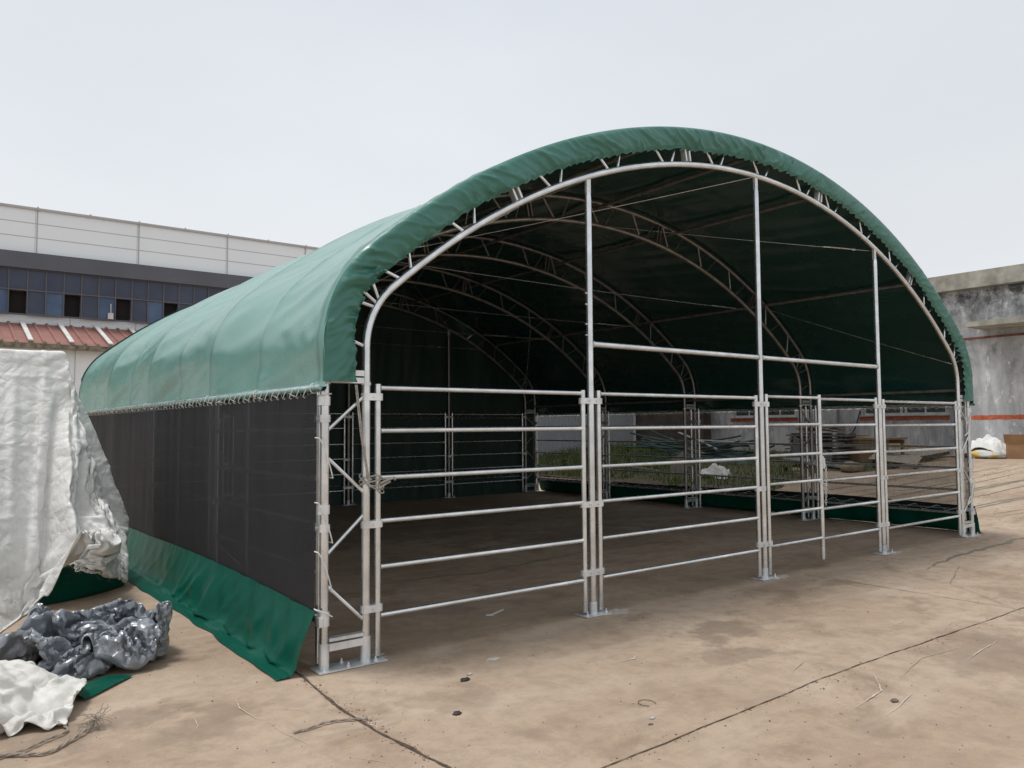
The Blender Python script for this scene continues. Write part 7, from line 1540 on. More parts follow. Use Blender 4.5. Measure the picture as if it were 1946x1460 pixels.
2,-3,1,0,7,0,1,-19,7,1,1,-9,4,-4,-4,13,-18,14,-21,24,5,-3,-1,1,0,0,-1,-1,-21,9,18,-14,1,-5,-1,11,11,-7,1,3,-2,0,2,-3,2,0,1,0,-14,-5,0,2,5,-2,7,-5,1,1,-5,7,6,-15,-13,7,3,7,-7,2,3,-2,3,-15,14,-23,24,0,-1,0,-2,-5,-4,2,14,-12,2,-5,3,5,
2,-7,1,-3,8,-5,15,-13,9,-6,2,5,0,0,-1,-5,-23,2,2,5,18,-2,-7,-4,5,-3,3,3,-2,-19,7,-3,7,-5,8,1,-5,-8,0,11,-19,19,-1,-3,1,-1,-3,2,-1,-4,1,6,1,1,-2,5,-1,-4,-1,3,-7,14,-11,12,-7,6,-2,0,0,-3,-14,-8,17,4,7,-13,-6,-4,6,-2,0,4,9,-7,0,-2,-4,
-3,6,2,-8,8,-5,-2,7,-8,15,1,-3,-3,-3,-1,1,-1,4,-6,-2,-11,8,3,-2,6,8,-1,-5,-1,8,-13,11,-7,6,-2,4,0,-8,-8,3,2,-17,0,13,9,-14,10,-4,0,1,12,-5,-4,-12,27,-4,0,7,0,1,-12,4,6,-2,9,-4,-9,-12,0,1,0,0,4,7,0,2,4,-4,2,-2,-2,5,11,-7,2,-11,13,
-4,3,-3,-4,-5,-8,-3,0,1,2,10,-5,-8,21,-1,-12,-2,5,12,-11,1,13,4,-5,4,-22,2,8,1,-5,-9,7,-9,-2,3,6,10,-13,2,8,-9,5,0,2,-15,15,0,-3,-3,2,-5,5,10,-12,9,-8,-2,-3,-4,-3,-2,1,2,3,3,3,-9,14,-9,15,5,-11,-5,9,-3,10,2,-7,-15,0,6,5,10,-7,5,1,
-7,-10,9,1,-3,-8,12,8,-9,-10,8,-5,2,10,-1,-2,11,-10,8,-8,7,-14,-2,12,-10,-7,-2,-1,1,1,1,2,2,0,-1,-1,16,-24,18,-4,-1,18,3,-12,8,-9,-7,-5,3,6,-6,2,5,6,-12,4,5,-6,-3,-5,-2,10,-12,13,5,-6,1,-1,-6,-1,8,-4,-2,7,-5,8,-8,13,-9,-14,9,9,-7,
3,-1,-1,1,0,-1,1,0,0,-18,22,-4,-12,26,-4,-12,15,-20,-1,-2,0,11,-3,-13,27,91,20,20,8,7,7,6,6,6,6,6,6,6,6,6,6,6,6,6,6,7,6,6,6,6,6,6,6,6,6,6,6,6,6,6,6,6,6,4,2,18,21,20,21,20,21,20,20,21,20,21,20,20,21,20,21,2,-1,0,1,0,-1,-3,3,-1,-1,
-4,0,1,1,3,0,0,0,1,0,-1,0,0,0,0,0,0,0,0,0,0,0,0,0,0,0,0,-1,0,1,0,0,0,0,0,0,0,0,0,0,0,0,0,0,0,0,1,1,-1,0,0,-1,2,-10,4,-2,5,5,0,-1,-3,0,0,1,-1,0,0,0,0,0,0,0,0,0,0,0,0,0,0,0,0,0,-1,0,1,0,0,0,0,0,0,0,0,0,0,0,0,0,0,0,0,0,1,0,0,0,-1,-1,
-7,9,-5,7,3,-5,-1,-4,0,1,1,1,1,0,0,0,0,0,0,0,0,0,0,0,0,0,0,0,0,-1,1,0,0,0,0,0,0,0,0,0,0,0,0,0,0,0,0,0,0,0,1,0,0,0,-1,-7,5,4,3,0,-4,-4,-3,5,4,0,0,-2,-1,0,0,0,0,0,0,0,0,-1,0,0,0,0,0,0,0,1,0,0,0,0,0,0,0,0,0,0,0,0,0,0,0,0,0,0,0,0,2,0,
-1,-1,-3,-1,5,2,1,-4,-2,-2,6,2,-2,-1,-1,0,0,0,0,0,-1,0,0,0,0,1,0,0,0,0,0,0,0,0,0,1,0,-1,0,0,0,0,0,0,0,0,0,0,0,0,0,0,0,0,1,0,-1,0,-6,4,2,1,-5,3,-6,10,-1,-1,-1,0,0,0,0,-1,0,0,1,0,0,0,0,0,0,0,0,0,0,0,0,0,0,0,1,0,-1,0,0,0,0,0,0,0,0,0,
0,0,0,0,0,0,1,0,0,0,3,-5,2,0,3,-6,-1,1,3,-1,-1,0,0,0,0,1,0,-1,0,0,0,0,0,0,0,0,1,0,0,0,0,0,0,0,0,0,0,0,0,0,0,0,0,0,0,0,0,0,0,0,0,0,1,-1,0,1,2,-2,3,-3,0,-9,8,4,-3,-1,0,0,-1,-1,-1,-1,-1,0,-1,0,0,-1,0,0,0,1,0,1,1,1,1,2,0,0,0,0,-1,1,0,
0,0,0,0,0,0,0,0,0,0,0,0,0,1,-1,0,0,3,3,-12,6,0,0,-1,1,-1,-3,0,-2,-1,-1,-1,0,1,1,2,2,1,2,1,2,2,0,0,-1,0,-1,-1,-2,0,0,0,0,0,0,0,0,0,0,0,0,0,0,0,0,0,0,0,0,8,-13,3,3,3,7,-2,-19,11,0,-2,0,-8,5,-2,-2,-1,1,3,3,3,3,1,0,0,1,0,-1,-2,-1,-1,0,
-1,0,0,0,0,0,0,0,-1,1,0,0,0,0,0,0,0,0,0,0,0,0,0,0,9,-11,-3,6,-7,-7,2,4,-5,23,-13,1,-5,-1,-1,0,5,5,4,2,-1,-2,0,-2,0,-2,-1,0,0,0,0,0,0,0,0,0,0,0,0,0,0,0,0,0,0,0,0,0,0,0,0,0,0,0,0,0,-7,7,-3,-18,2,8,5,7,-9,3,7,-4,-4,-2,2,9,5,0,-2,-3,
-1,-1,-1,0,-1,0,0,-1,1,0,0,0,0,0,0,1,0,0,0,0,0,0,0,0,0,0,0,0,0,0,0,0,0,0,0,0,4,12,-1,-2,1,4,-8,-1,-8,-8,22,-16,-2,1,10,1,-3,-3,-3,-1,-1,0,-1,0,0,0,1,0,-1,1,0,0,1,0,1,-1,0,1,0,0,0,0,0,0,0,0,0,0,0,0,0,0,0,0,0,0,9,-8,-2,11,-4,1,8,-8,
-3,-2,-2,-11,15,9,-5,-5,-5,-2,-1,0,1,0,1,1,1,0,0,0,1,-1,1,0,0,0,0,0,0,-1,1,0,0,0,0,0,0,0,0,0,0,0,0,0,0,0,0,0,10,-12,-3,2,4,-4,-2,5,14,-11,-6,3,12,-9,-6,-3,0,1,2,1,0,2,0,0,1,1,-1,1,-1,1,-1,1,-1,0,-1,0,0,0,0,1,-1,0,0,0,0,0,0,0,0,0,0,
0,0,0,0,0,33,-9,-29,-2,10,0,-1,-2,-5,8,-3,12,-11,-5,2,2,2,1,0,1,0,-1,-1,0,-1,0,1,-1,0,0,0,-1,0,0,0,0,0,0,-1,2,-2,1,0,0,0,0,0,0,0,0,0,0,0,0,0,0,14,5,-4,-16,-12,8,9,-3,5,-8,5,4,-6,5,1,0,-1,0,-1,-2,-1,-1,1,-1,0,-1,0,0,0,-1,0,1,0,0,0,
0,0,0,0,-1,1,1,-1,0,0,0,0,0,0,0,0,0,0,0,0,0,-6,23,7,-14,3,23,-23,-1,-16,13,-4,-1,2,-8,0,0,2,-1,0,1,0,0,0,0,0,0,-1,1,0,0,0,-1,0,1,0,0,0,0,0,0,-1,0,1,0,0,0,0,0,0,0,0,0,0,0,0,0,-5,-17,14,16,-1,-16,4,-6,14,-5,-3,-1,7,5,-9,3,-1,0,1,-1,
1,1,-1,0,0,0,0,-1,0,1,0,0,0,-1,0,1,0,0,0,0,-1,1,0,0,0,0,0,0,0,0,0,0,0,0,0,0,-13,-13,11,2,12,-15,0,16,-3,-4,-3,5,-3,-1,12,-2,0,0,0,0,0,-1,0,0,-1,1,0,0,0,-1,0,1,0,0,0,-1,1,0,0,0,0,0,0,0,0,0,0,0,0,0,0,0,0,0,0,0,-20,6,-1,7,4,2,5,-8,5,
3,-2,-4,2,5,-3,0,-1,1,-1,0,-1,0,0,0,0,0,0,0,1,0,0,-1,1,0,0,0,-1,1,0,0,0,0,0,0,0,0,0,0,0,0,0,0,0,0,0,0,-5,11,-6,5,-27,7,3,5,0,0,5,1,0,-1,-2,-2,-1,-1,0,0,0,0,1,0,0,0,0,0,-1,1,0,0,0,1,1,1,1,1,2,0,0,0,0,0,0,0,0,0,0,0,0,0,0,0,0,0,-9,10,
-2,0,5,-19,13,-2,5,-3,0,3,1,0,2,1,1,1,0,0,0,1,-1,0,0,-1,1,0,0,-1,1,0,-1,-1,0,-1,-1,-2,-1,0,-1,1,0,0,0,0,0,0,0,0,0,0,0,0,0,0,-19,-2,22,-13,14,13,-5,0,-13,-1,5,-1,0,0,0,0,0,-1,1,0,0,-1,0,1,0,0,-1,0,1,0,-1,1,0,0,-1,0,0,1,-1,0,1,0,0,0,
0,0,0,0,0,0,0,0,0,0,0,0,-4,-3,-3,21,-4,-3,-10,4,-7,0,-5,-1,0,1,0,2,1,1,1,1,1,1,1,0,1,1,1,1,0,1,0,-1,1,0,0,1,0,-1,-1,1,0,0,0,0,0,0,0,0,0,0,0,0,0,0,0,0,-16,5,1,-1,9,-9,12,-7,19,-10,-4,-5,-4,-2,-2,-3,0,-1,-1,0,0,0,0,1,0,0,0,1,0,0,2,1,
1,1,2,1,2,2,6,-3,1,1,0,0,0,0,0,0,0,0,0,0,0,0,0,0,-11,4,-4,-1,-6,8,3,11,-5,15,4,2,0,-2,-1,-1,-2,-1,-2,-1,-1,-2,0,-2,-1,-1,0,-2,0,0,-1,0,0,2,0,1,0,0,-4,3,-4,0,1,-1,1,0,0,1,-1,1,-1,1,0,0,0,0,-8,-2,2,-15,5,10,-4,1,-10,1,9,7,6,5,3,3,1,
2,1,0,0,1,0,0,0,0,-1,0,-1,-1,0,-1,-3,-4,-3,-3,-2,-1,0,0,0,1,0,1,0,-1,1,0,0,0,0,0,0,-1,1,-1,-52,-10,-3,16,-12,-10,1,5,-1,-20,-9,-2,3,3,3,2,4,3,4,5,4,5,4,5,4,2,6,6,6,6,4,9,6,4,0,-6,8,-9,-1,4,13,-7,-1,-1,-1,1,-1,0,0,-1,1,-1,1,0,-1,1,
4,8,-5,-18,2,15,-1,-4,1,14,2,0,-3,-1,-3,3,2,-2,-1,-6,-3,-4,0,-2,0,6,8,-1,0,-1,0,-10,-2,-1,6,7,-20,11,7,-5,2,-2,0,0,0,-3,0,-1,1,0,-1,1,-1,0,1,-1,15,-18,-8,7,6,-1,3,4,2,1,3,0,-3,-3,3,2,-8,7,-7,4,-1,5,-2,1,-5,2,-8,1,-3,1,-1,-7,-1,0,
-2,5,7,6,-10,5,-1,1,0,0,0,-2,0,0,-1,1,0,-1,1,0,-1,0,2,7,2,-5,-3,-1,3,4,6,-15,-5,7,7,0,-5,-1,4,-6,8,2,-9,-2,3,-3,5,-10,-2,-3,1,-2,1,18,-7,-2,-3,-1,13,-11,5,-1,2,-2,0,1,-1,-1,0,0,0,0,0,0,-1,0,0,1,10,1,-7,4,-3,-3,-6,-4,1,17,-6,-4,0,0,
8,-1,-5,6,-11,1,10,-14,-5,1,-2,6,1,2,1,2,0,-4,12,0,1,0,-7,0,-1,0,0,1,1,-1,-1,-1,0,0,0,-1,1,0,0,-1,0,0,2,7,2,-2,-10,0,7,-8,-6,6,7,1,0,0,0,-7,8,-4,7,-5,-11,11,0,-1,0,-1,1,2,1,-2,0,4,-11,8,0,-3,0,0,-1,0,1,0,-1,0,-1,-1,0,-1,1,0,-1,0,1,
0,0,-1,2,-10,13,-5,1,4,-1,4,-4,2,0,0,0,0,-8,11,-10,-2,3,2,10,0,1,1,0,-4,-5,-1,-1,3,2,-15,16,-7,3,-4,-1,3,-3,1,1,0,0,0,-1,0,-1,0,-1,1,0,0,-1,0,0,0,-4,10,-14,3,-6,9,-3,4,10,-10,-1,-1,-2,4,8,-7,8,1,1,0,2,1,-1,-1,-3,0,-3,-2,-5,-1,-3,
18,-10,2,-4,2,-1,-4,5,0,1,0,0,-1,-2,0,0,0,0,-1,1,-1,1,-1,0,0,-6,-3,7,-3,4,-5,-1,-1,5,9,1,-1,1,0,1,1,-1,-4,-1,-5,-1,0,1,-2,4,-2,5,0,4,0,1,-8,4,0,-1,-2,1,0,-1,1,0,1,-1,-1,-1,0,0,0,0,0,-1,1,-1,0,0,0,-5,-3,2,1,5,-2,6,-4,4,0,-4,-1,3,-1,
-5,8,-3,5,-2,-4,-3,1,1,4,-2,6,-4,1,-2,4,1,1,-2,-6,0,3,-6,4,1,0,1,-1,1,-2,-1,0,0,0,0,0,0,-1,0,0,0,0,4,1,-7,-3,5,-2,-4,1,6,-6,2,7,-9,1,0,1,9,-1,-4,1,7,0,-3,0,-2,-3,6,-1,1,-2,2,0,-6,4,-2,-2,-2,2,1,0,1,0,-2,-1,-1,2,-1,0,-1,0,1,0,0,0,
-1,0,-14,6,-2,1,1,-1,-2,2,-1,5,8,-13,8,-5,3,0,3,4,0,3,-5,-2,10,-3,-4,3,-4,3,2,1,-1,-5,-1,-2,1,-1,8,-7,1,2,0,0,-1,-1,-1,1,0,0,0,0,-1,0,0,0,0,1,-5,4,4,3,-8,-11,5,1,-2,4,-7,8,-6,13,-6,0,0,3,9,-3,2,2,-17,14,2,-4,3,-2,3,-1,-7,-4,2,-2,1,
1,-3,6,0,0,1,-1,-1,-1,-1,1,0,0,0,-1,1,0,-1,0,1,-1,-5,-9,-5,6,12,-4,-2,0,2,-9,4,2,10,-4,-3,-1,4,2,-10,17,-10,-2,15,-11,9,0,-3,4,0,-2,-4,4,3,-6,-7,3,1,0,1,0,1,-1,-2,-1,0,1,0,0,0,0,0,0,0,-1,0,0,-3,-3,12,-20,-2,16,-1,-3,-1,6,-4,4,0,-6,
6,-7,-1,0,18,-17,16,-3,-17,2,6,3,8,0,-6,-4,1,-2,-1,4,-4,3,-1,2,0,1,0,-1,-1,-2,1,1,0,0,0,-1,0,0,0,0,0,0,-10,0,3,22,-17,-5,-2,-1,1,6,9,-2,-2,3,0,-5,-4,6,-8,16,-16,5,8,-4,-2,7,1,-2,-6,0,-5,3,-4,6,4,-3,0,-1,1,-2,2,-2,-1,-1,1,1,1,0,0,
-1,-1,1,-1,0,0,1,5,0,1,-4,5,-1,-1,0,-3,0,1,0,1,-2,0,2,-6,-2,14,-13,16,-3,0,-1,0,-1,-2,-4,2,2,-2,-11,6,-2,7,-2,1,-1,-1,-1,2,-2,-3,0,3,0,0,1,-1,0,0,-1,0,0,1,-1,12,2,-6,-9,11,-3,0,-1,-2,-2,0,1,-4,9,0,-2,2,-2,-11,16,-15,3,3,10,0,-5,-4,
-1,0,1,4,-5,-11,3,3,3,3,-1,-2,1,0,-2,-2,1,1,1,1,0,0,-2,0,1,-2,2,-1,0,10,6,-7,-4,5,0,-4,-2,-1,-1,0,-3,8,-10,1,9,-12,5,13,-13,11,-1,-2,0,-2,2,-4,0,-2,-2,1,0,-6,2,1,-2,-1,5,1,1,-2,-2,0,0,2,0,1,0,-1,0,-1,0,0,0,0,0,10,-1,-1,-1,-13,6,7,
-1,-2,2,-5,5,-10,12,0,-19,21,-11,-1,12,-9,9,1,-5,-1,-3,-6,1,-4,-1,1,7,0,-1,-3,1,4,-1,1,0,-1,-2,-1,1,3,-1,0,0,1,-2,0,1,-2,1,0,-1,11,-12,8,1,1,-17,4,7,4,-11,7,-5,10,-13,-5,20,-11,10,-2,-12,15,-13,5,2,-2,-7,3,-1,2,-8,6,3,2,0,-3,0,1,1,
0,0,-2,-1,0,2,0,0,0,1,-1,0,0,-1,0,0,-1,0,-4,7,-4,10,-15,15,-17,2,4,11,-9,5,-10,-1,16,-12,13,-2,-7,8,-17,9,1,-1,-3,-5,5,-5,6,-3,0,1,2,-3,3,0,0,0,1,0,-2,-1,0,2,1,0,0,-2,1,1,-4,0,-1,-1,0,1,-9,1,-1,2,19,-20,12,-8,-1,4,8,-5,8,-4,-12,16,
-2,-5,-4,-9,16,0,-1,-3,-6,2,0,-3,0,5,-7,5,0,2,-1,2,0,-1,1,-1,-1,-1,0,4,-1,-1,-2,1,2,2,1,-15,5,1,1,0,-8,-2,0,2,-3,21,-11,6,-1,1,-1,3,-9,11,-2,-7,1,-4,0,9,-1,0,-2,-9,6,0,0,-1,-8,7,0,-2,5,-3,2,0,0,1,-1,-1,0,-1,2,0,-1,1,0,0,-10,-3,-1,
16,-5,-1,0,-1,-7,10,-2,-6,18,-22,19,-6,5,-8,2,-2,8,-9,9,2,-10,3,2,-1,-1,-2,-1,-3,-7,8,-7,8,1,-8,6,-6,7,-2,2,1,-1,0,-1,0,0,-1,3,1,-3,1,0,1,7,-4,-1,-2,7,-10,-2,-1,-5,-4,17,1,-24,27,-14,9,-6,8,-1,-1,-4,7,-2,-4,5,-1,-2,-1,-2,-8,1,-1,
-3,-1,2,0,6,-9,3,7,-1,4,-2,-2,1,-1,0,0,-1,1,1,1,-1,0,1,-7,1,11,-10,0,0,-1,1,-2,1,4,-12,10,6,-19,16,-6,6,-8,5,4,0,2,-7,5,-1,-3,-3,-2,-3,-1,-4,6,2,1,-5,-4,0,10,-3,-2,-2,2,2,2,0,0,0,1,-1,-1,3,1,-2,-1,-8,6,-2,-11,17,1,-3,10,-16,-1,-2,
-1,13,-16,1,18,-15,9,-4,4,-1,-2,3,-11,9,-2,-2,1,1,-5,-1,7,-8,4,8,-5,-3,-9,4,5,-2,-1,1,-2,1,0,1,0,-3,-4,6,2,3,-1,1,-13,8,-8,0,12,-1,1,3,-17,13,-13,5,5,-15,18,-2,-18,14,-6,5,0,-3,4,-15,13,-2,2,0,-2,-2,-2,-1,-8,9,-6,-1,-3,12,3,-7,-1,
1,1,-1,2,-2,1,0,-3,0,-2,2,5,1,-11,-5,12,-4,8,1,0,0,-1,0,8,-27,1,-1,2,10,-5,2,-4,-2,6,-5,1,2,-17,15,-1,0,-2,-1,0,-1,-1,-2,7,-11,7,-3,2,-8,9,-3,3,-5,3,4,-5,2,0,-3,-1,-1,0,0,10,3,0,-9,0,5,-1,1,-1,1,0,-4,-10,0,-7,1,-5,3,8,-6,6,1,-7,5,
-2,-11,11,-2,0,0,-1,-1,-3,-1,1,1,-6,10,-7,-5,6,1,-8,8,-1,3,-2,-1,0,0,0,-2,-1,-1,2,7,2,0,-17,15,1,-2,1,1,0,-1,0,-12,-9,8,-5,1,0,6,-3,5,-2,-4,7,-8,-3,5,-1,0,-1,0,-1,-2,-1,-5,1,-5,5,-4,5,-1,-1,1,7,-5,-3,2,1,-6,6,0,-1,-3,-2,1,6,6,-2,1,
-8,5,0,1,1,1,0,0,-20,-2,7,-4,0,2,8,-9,5,1,0,1,-8,3,1,-1,2,-2,0,-2,-1,-2,0,-6,3,1,-1,-3,2,2,-6,6,-7,4,-2,2,-2,7,-4,1,-1,-1,7,4,-2,-3,-1,-8,12,0,0,-1,-1,0,1,-18,-3,0,1,0,1,7,-5,6,-13,16,0,-11,3,-4,-1,3,0,1,-1,0,-1,-1,-4,8,-6,7,-8,0,
-9,8,-1,1,1,-6,5,-4,4,-2,2,-1,0,10,0,1,1,4,0,-7,14,-15,-3,2,0,0,-17,-2,-2,2,20,12,-13,1,3,-2,13,-6,3,-5,-4,3,1,0,-1,-1,-2,-3,-1,-6,2,-3,3,-3,4,-5,6,-15,8,-2,0,8,-4,4,-1,3,2,1,2,-2,1,0,0,3,1,-20,11,1,3,-1,1,-16,-4,-1,7,5,-5,7,25,7,
-4,3,0,3,8,0,-2,-4,-3,-3,0,-2,-8,0,-8,1,-2,7,-6,-1,4,1,-11,17,-6,-3,10,-5,5,1,2,0,0,0,0,1,1,0,1,2,-20,30,-17,11,-10,0,-18,-1,7,13,12,3,0,1,2,1,6,-7,1,3,2,6,-4,3,0,-10,1,-8,8,0,5,-14,-1,0,0,-10,4,1,15,-7,4,4,-6,6,-3,1,0,0,1,0,0,1,0,
0,0,3,5,-21,7,-1,10,-2,12,-9,7,1,-1,2,0,-1,-21,6,-6,5,-3,-4,2,0,5,-2,-3,6,-12,7,-5,-2,5,8,-9,-8,8,-1,-9,11,-6,4,2,-3,7,-4,4,-3,0,0,1,0,1,-1,0,1,-1,9,1,-11,9,0,-17,-5,1,26,0,0,0,1,1,-10,1,6,0,2,19,18,19,19,19,18,19,19,19,20,19,19,
20,19,20,20,19,20,20,19,20,19,20,19,20,19,20,19,19,20,19,19,20,19,19,20,20,16,0,3,1,0,1,0,-1,-1,-1,1,0,1,1,0,-1,0,0,2,-1,0,0,1,-2,1,0,1,0,-1,0,-1,0,1,-1,0,1,0,0,0,0,0,-1,1,-1,0,-1,1,0,-1,1,0,-1,1,0,0,0,1,0,0,-2,1,-1,1,0,1,0,-1,0,
-1,0,1,1,0,0,1,-1,1,0,-1,3,-1,0,-1,-2,0,1,1,0,0,0,0,0,0,-1,0,0,0,0,-1,1,0,0,-1,0,1,-1,0,1,-1,1,-1,1,0,0,1,0,-2,1,0,1,-1,1,0,-1,0,0,-1,0,0,0,1,1,-1,1,0,-2,2,-2,-2,3,1,0,1,-1,-1,0,0,-1,0,0,0,-1,0,1,0,-1,0,0,1,0,-1,0,1,-1,1,-1,1,0,0,
1,-1,0,0,-1,0,0,1,1,0,0,-1,-1,1,0,0,0,1,0,1,-1,1,-2,-1,0,3,0,0,-1,-1,-1,1,0,-1,1,-1,0,0,0,1,-1,0,0,0,0,0,0,0,1,-1,1,-1,1,0,-1,1,-1,1,-1,1,0,-1,0,1,0,0,0,1,-1,0,0,0,1,1,-1,1,0,-2,-1,0,2,0,1,-2,-1,0,1,0,0,0,-1,0,0,0,0,0,0,0,0,0,1,-1,
1,0,0,0,0,0,0,-1,1,0,-1,1,0,-1,0,0,0,0,0,0,1,0,1,-1,0,0,0,1,1,-1,1,-1,-2,1,0,0,-3,1,1,0,1,-1,0,0,1,0,0,0,0,-1,0,0,1,0,-1,1,-1,1,-1,1,-1,1,0,0,0,0,0,0,0,0,-1,1,1,-1,-1,1,0,1,0,-1,0,0,2,1,-1,1,-1,-1,0,-1,1,0,-1,-1,0,1,-1,0,1,0,-1,0,
1,0,0,0,0,0,0,0,1,-1,0,0,0,0,0,0,-1,1,0,0,-1,1,1,-1,1,0,0,0,0,-2,1,0,0,0,0,0,1,1,1,0,-1,-4,4,0,0,0,-3,0,1,-1,0,1,-1,1,0,1,-1,1,0,1,0,1,-1,1,-1,0,0,0,0,-2,0,0,0,-1,1,0,0,0,0,1,0,0,0,0,-1,0,0,-1,0,1,0,0,3,1,-1,-1,2,8,-9,0,-1,0,-2,1,
-1,0,1,0,0,0,1,-1,0,-1,0,-1,1,-1,0,-1,0,1,0,-1,0,2,0,-1,1,0,-1,1,0,-1,0,1,0,0,0,0,0,0,-1,0,0,0,0,0,12,-9,-1,0,0,0,13,-13,0,0,-1,0,-1,1,0,0,0,-1,-2,0,-1,0,0,1,-1,1,0,1,1,-1,0,1,0,-1,1,0,-1,1,0,-1,1,-1,1,0,1,0,-1,0,0,0,0,0,0,0,0,1,0,
7,-6,2,-2,1,-1,10,-9,-2,0,0,0,0,0,-2,-1,-3,1,-1,2,0,1,0,1,0,1,0,-1,1,0,-1,1,0,-1,1,0,-1,1,1,-1,0,1,0,-1,-1,0,1,1,0,0,-1,0,0,1,0,0,4,-2,-1,2,-2,-3,4,-6,1,4,-2,2,-1,-3,-2,-1,3,0,1,0,1,0,0,1,0,-1,0,1,-1,1,0,-1,1,0,-1,0,1,-1,1,0,1,0,0,
-1,0,0,0,0,1,0,0,0,0,0,7,-8,-11,11,0,-3,0,1,-1,12,-10,4,-2,-1,-5,-1,2,2,1,1,1,0,0,0,0,-1,0,1,0,-1,1,-1,1,0,-1,0,1,0,-1,1,0,0,0,-1,1,1,-1,0,-1,1,1,0,0,0,1,-1,1,-15,18,0,-5,0,0,-1,0,1,-1,-5,5,-7,3,3,1,2,0,0,0,0,0,0,0,0,0,-1,0,1,-1,0,
0,0,0,1,-1,1,0,-1,1,0,0,0,0,0,1,-1,0,0,0,0,0,0,-1,1,-15,9,4,-3,1,-5,0,1,2,7,-2,-1,-10,7,3,1,1,-1,0,0,0,0,-1,0,0,0,0,1,-1,0,0,1,-1,1,0,0,0,0,1,0,0,0,-1,1,0,1,-1,0,-1,0,0,-1,1,0,0,0,0,-5,-25,-1,14,10,-7,6,-11,-5,10,4,7,1,-1,0,-1,0,0,
0,0,1,1,0,0,0,0,0,1,0,0,0,1,-1,1,-1,1,0,-1,0,1,0,1,0,0,-1,0,0,0,-1,0,1,-1,0,0,-1,0,0,0,-12,-29,0,22,-1,13,-12,13,13,-12,-1,1,-1,1,1,0,1,0,0,1,0,1,0,0,0,0,0,0,0,0,1,-1,1,0,-1,1,0,0,0,0,0,0,0,0,0,0,0,-1,0,1,0,0,0,0,0,0,-3,-1,-2,-14,
-1,11,10,-6,13,0,-5,-3,1,0,-1,0,0,1,0,-1,1,-1,0,0,0,0,0,1,-1,0,0,1,-1,0,1,0,0,0,0,0,0,-1,0,0,1,1,-1,0,0,1,0,0,0,0,0,0,0,5,3,9,-10,-12,5,1,-19,16,3,0,-1,0,0,1,0,-1,0,0,-1,0,0,0,0,0,0,-1,1,0,0,0,1,-1,0,0,0,1,0,0,-1,0,0,1,0,0,1,0,0,0,
0,0,-1,0,0,0,1,-6,2,-9,14,5,-11,-5,2,-2,4,3,1,1,1,-1,0,0,-1,0,0,0,0,0,0,0,-1,1,0,0,0,0,0,1,0,0,0,0,0,-1,1,0,0,0,0,0,0,0,0,0,0,0,0,0,1,1,-3,1,-25,14,12,-3,5,-1,-6,3,0,1,1,-1,0,0,-1,1,0,0,-1,0,0,0,0,-1,1,0,0,0,0,0,0,0,0,0,1,0,0,0,0,
0,0,0,1,0,-1,0,0,0,0,0,0,0,13,-6,5,-12,0,-2,-14,4,6,6,1,-1,1,0,0,1,-1,0,1,-1,0,-1,1,0,0,0,-1,1,0,0,0,0,0,0,0,0,0,-1,-1,0,1,0,0,0,0,1,-1,0,1,0,-1,-1,0,0,2,0,-7,12,11,-9,-7,-32,37,-9,3,0,0,0,-1,-1,0,-1,0,0,-1,0,0,1,0,0,0,0,1,0,0,0,1,
0,0,0,0,1,0,0,1,0,0,1,-1,0,0,-1,1,0,0,0,0,-1,0,1,-1,6,2,-9,-2,23,-5,6,-17,4,-4,-4,0,0,-1,0,0,0,0,0,0,0,0,0,0,0,0,0,0,0,0,1,-1,0,1,0,0,-1,0,1,-1,1,0,0,0,0,0,0,-1,1,0,0,0,0,-1,0,0,4,8,-7,-1,12,20,6,-29,-8,0,1,-1,-1,0,0,-1,-1,0,0,-1,
0,0,-1,0,0,0,0,0,0,0,-1,1,0,-1,0,0,0,0,0,0,1,0,1,0,-1,0,0,0,-1,1,0,1,-1,0,-1,1,13,-12,14,0,-1,-10,-1,4,2,-7,0,0,1,1,1,0,1,0,0,1,0,0,1,-1,0,0,0,-1,0,0,-1,-1,0,-1,0,-1,0,-1,-2,1,0,0,0,-1,1,0,0,0,0,-1,1,0,1,0,-1,0,15,9,-3,-10,-1,4,
-10,-7,2,5,-4,-1,-1,-1,-1,0,1,0,0,0,0,0,0,1,1,0,0,0,0,0,0,0,-1,0,-1,0,-1,0,2,-1,3,1,-7,1,0,0,0,0,0,0,-1,0,1,1,1,-1,13,0,11,-13,1,10,-12,-2,-4,0,-2,-2,-1,-1,-1,0,-1,0,0,0,0,-1,0,0,-1,0,0,1,-1,0,0,0,0,1,1,1,1,1,-1,1,-2,2,1,1,0,0,0,0,
0,0,0,0,0,0,0,0,152,-23,-11,7,-26,-34,6,-14,-4,-12,1,1,-2,-2,-1,-2,-2,-3,-2,-3,-2,-1,-2,-2,-2,-1,-2,-3,-2,-3,-2,-4,-1,-2,-1,1,0,1,0,-5,-20,0,3,2,3,2,0,-1,0,0,0,-1,0,-1,-1,0,3,11,-8,-14,-4,27,-3,7,-2,-17,-1,1,0,1,2,-2,-3,2,1,2,2,1,
0,1,0,-2,-9,-2,0,0,1,2,0,2,-1,-1,2,0,-5,-14,-2,1,0,0,-1,3,-1,0,0,-1,0,1,0,0,0,-1,7,-8,-5,1,3,-2,21,-2,-21,7,-1,-1,3,1,-1,-3,6,-5,2,-2,-1,1,0,-2,-1,-6,7,3,-1,0,-1,4,1,-2,0,-2,-3,-7,-9,1,-1,0,-1,0,1,0,0,0,-1,1,-1,1,0,-1,0,0,-6,0,-3,
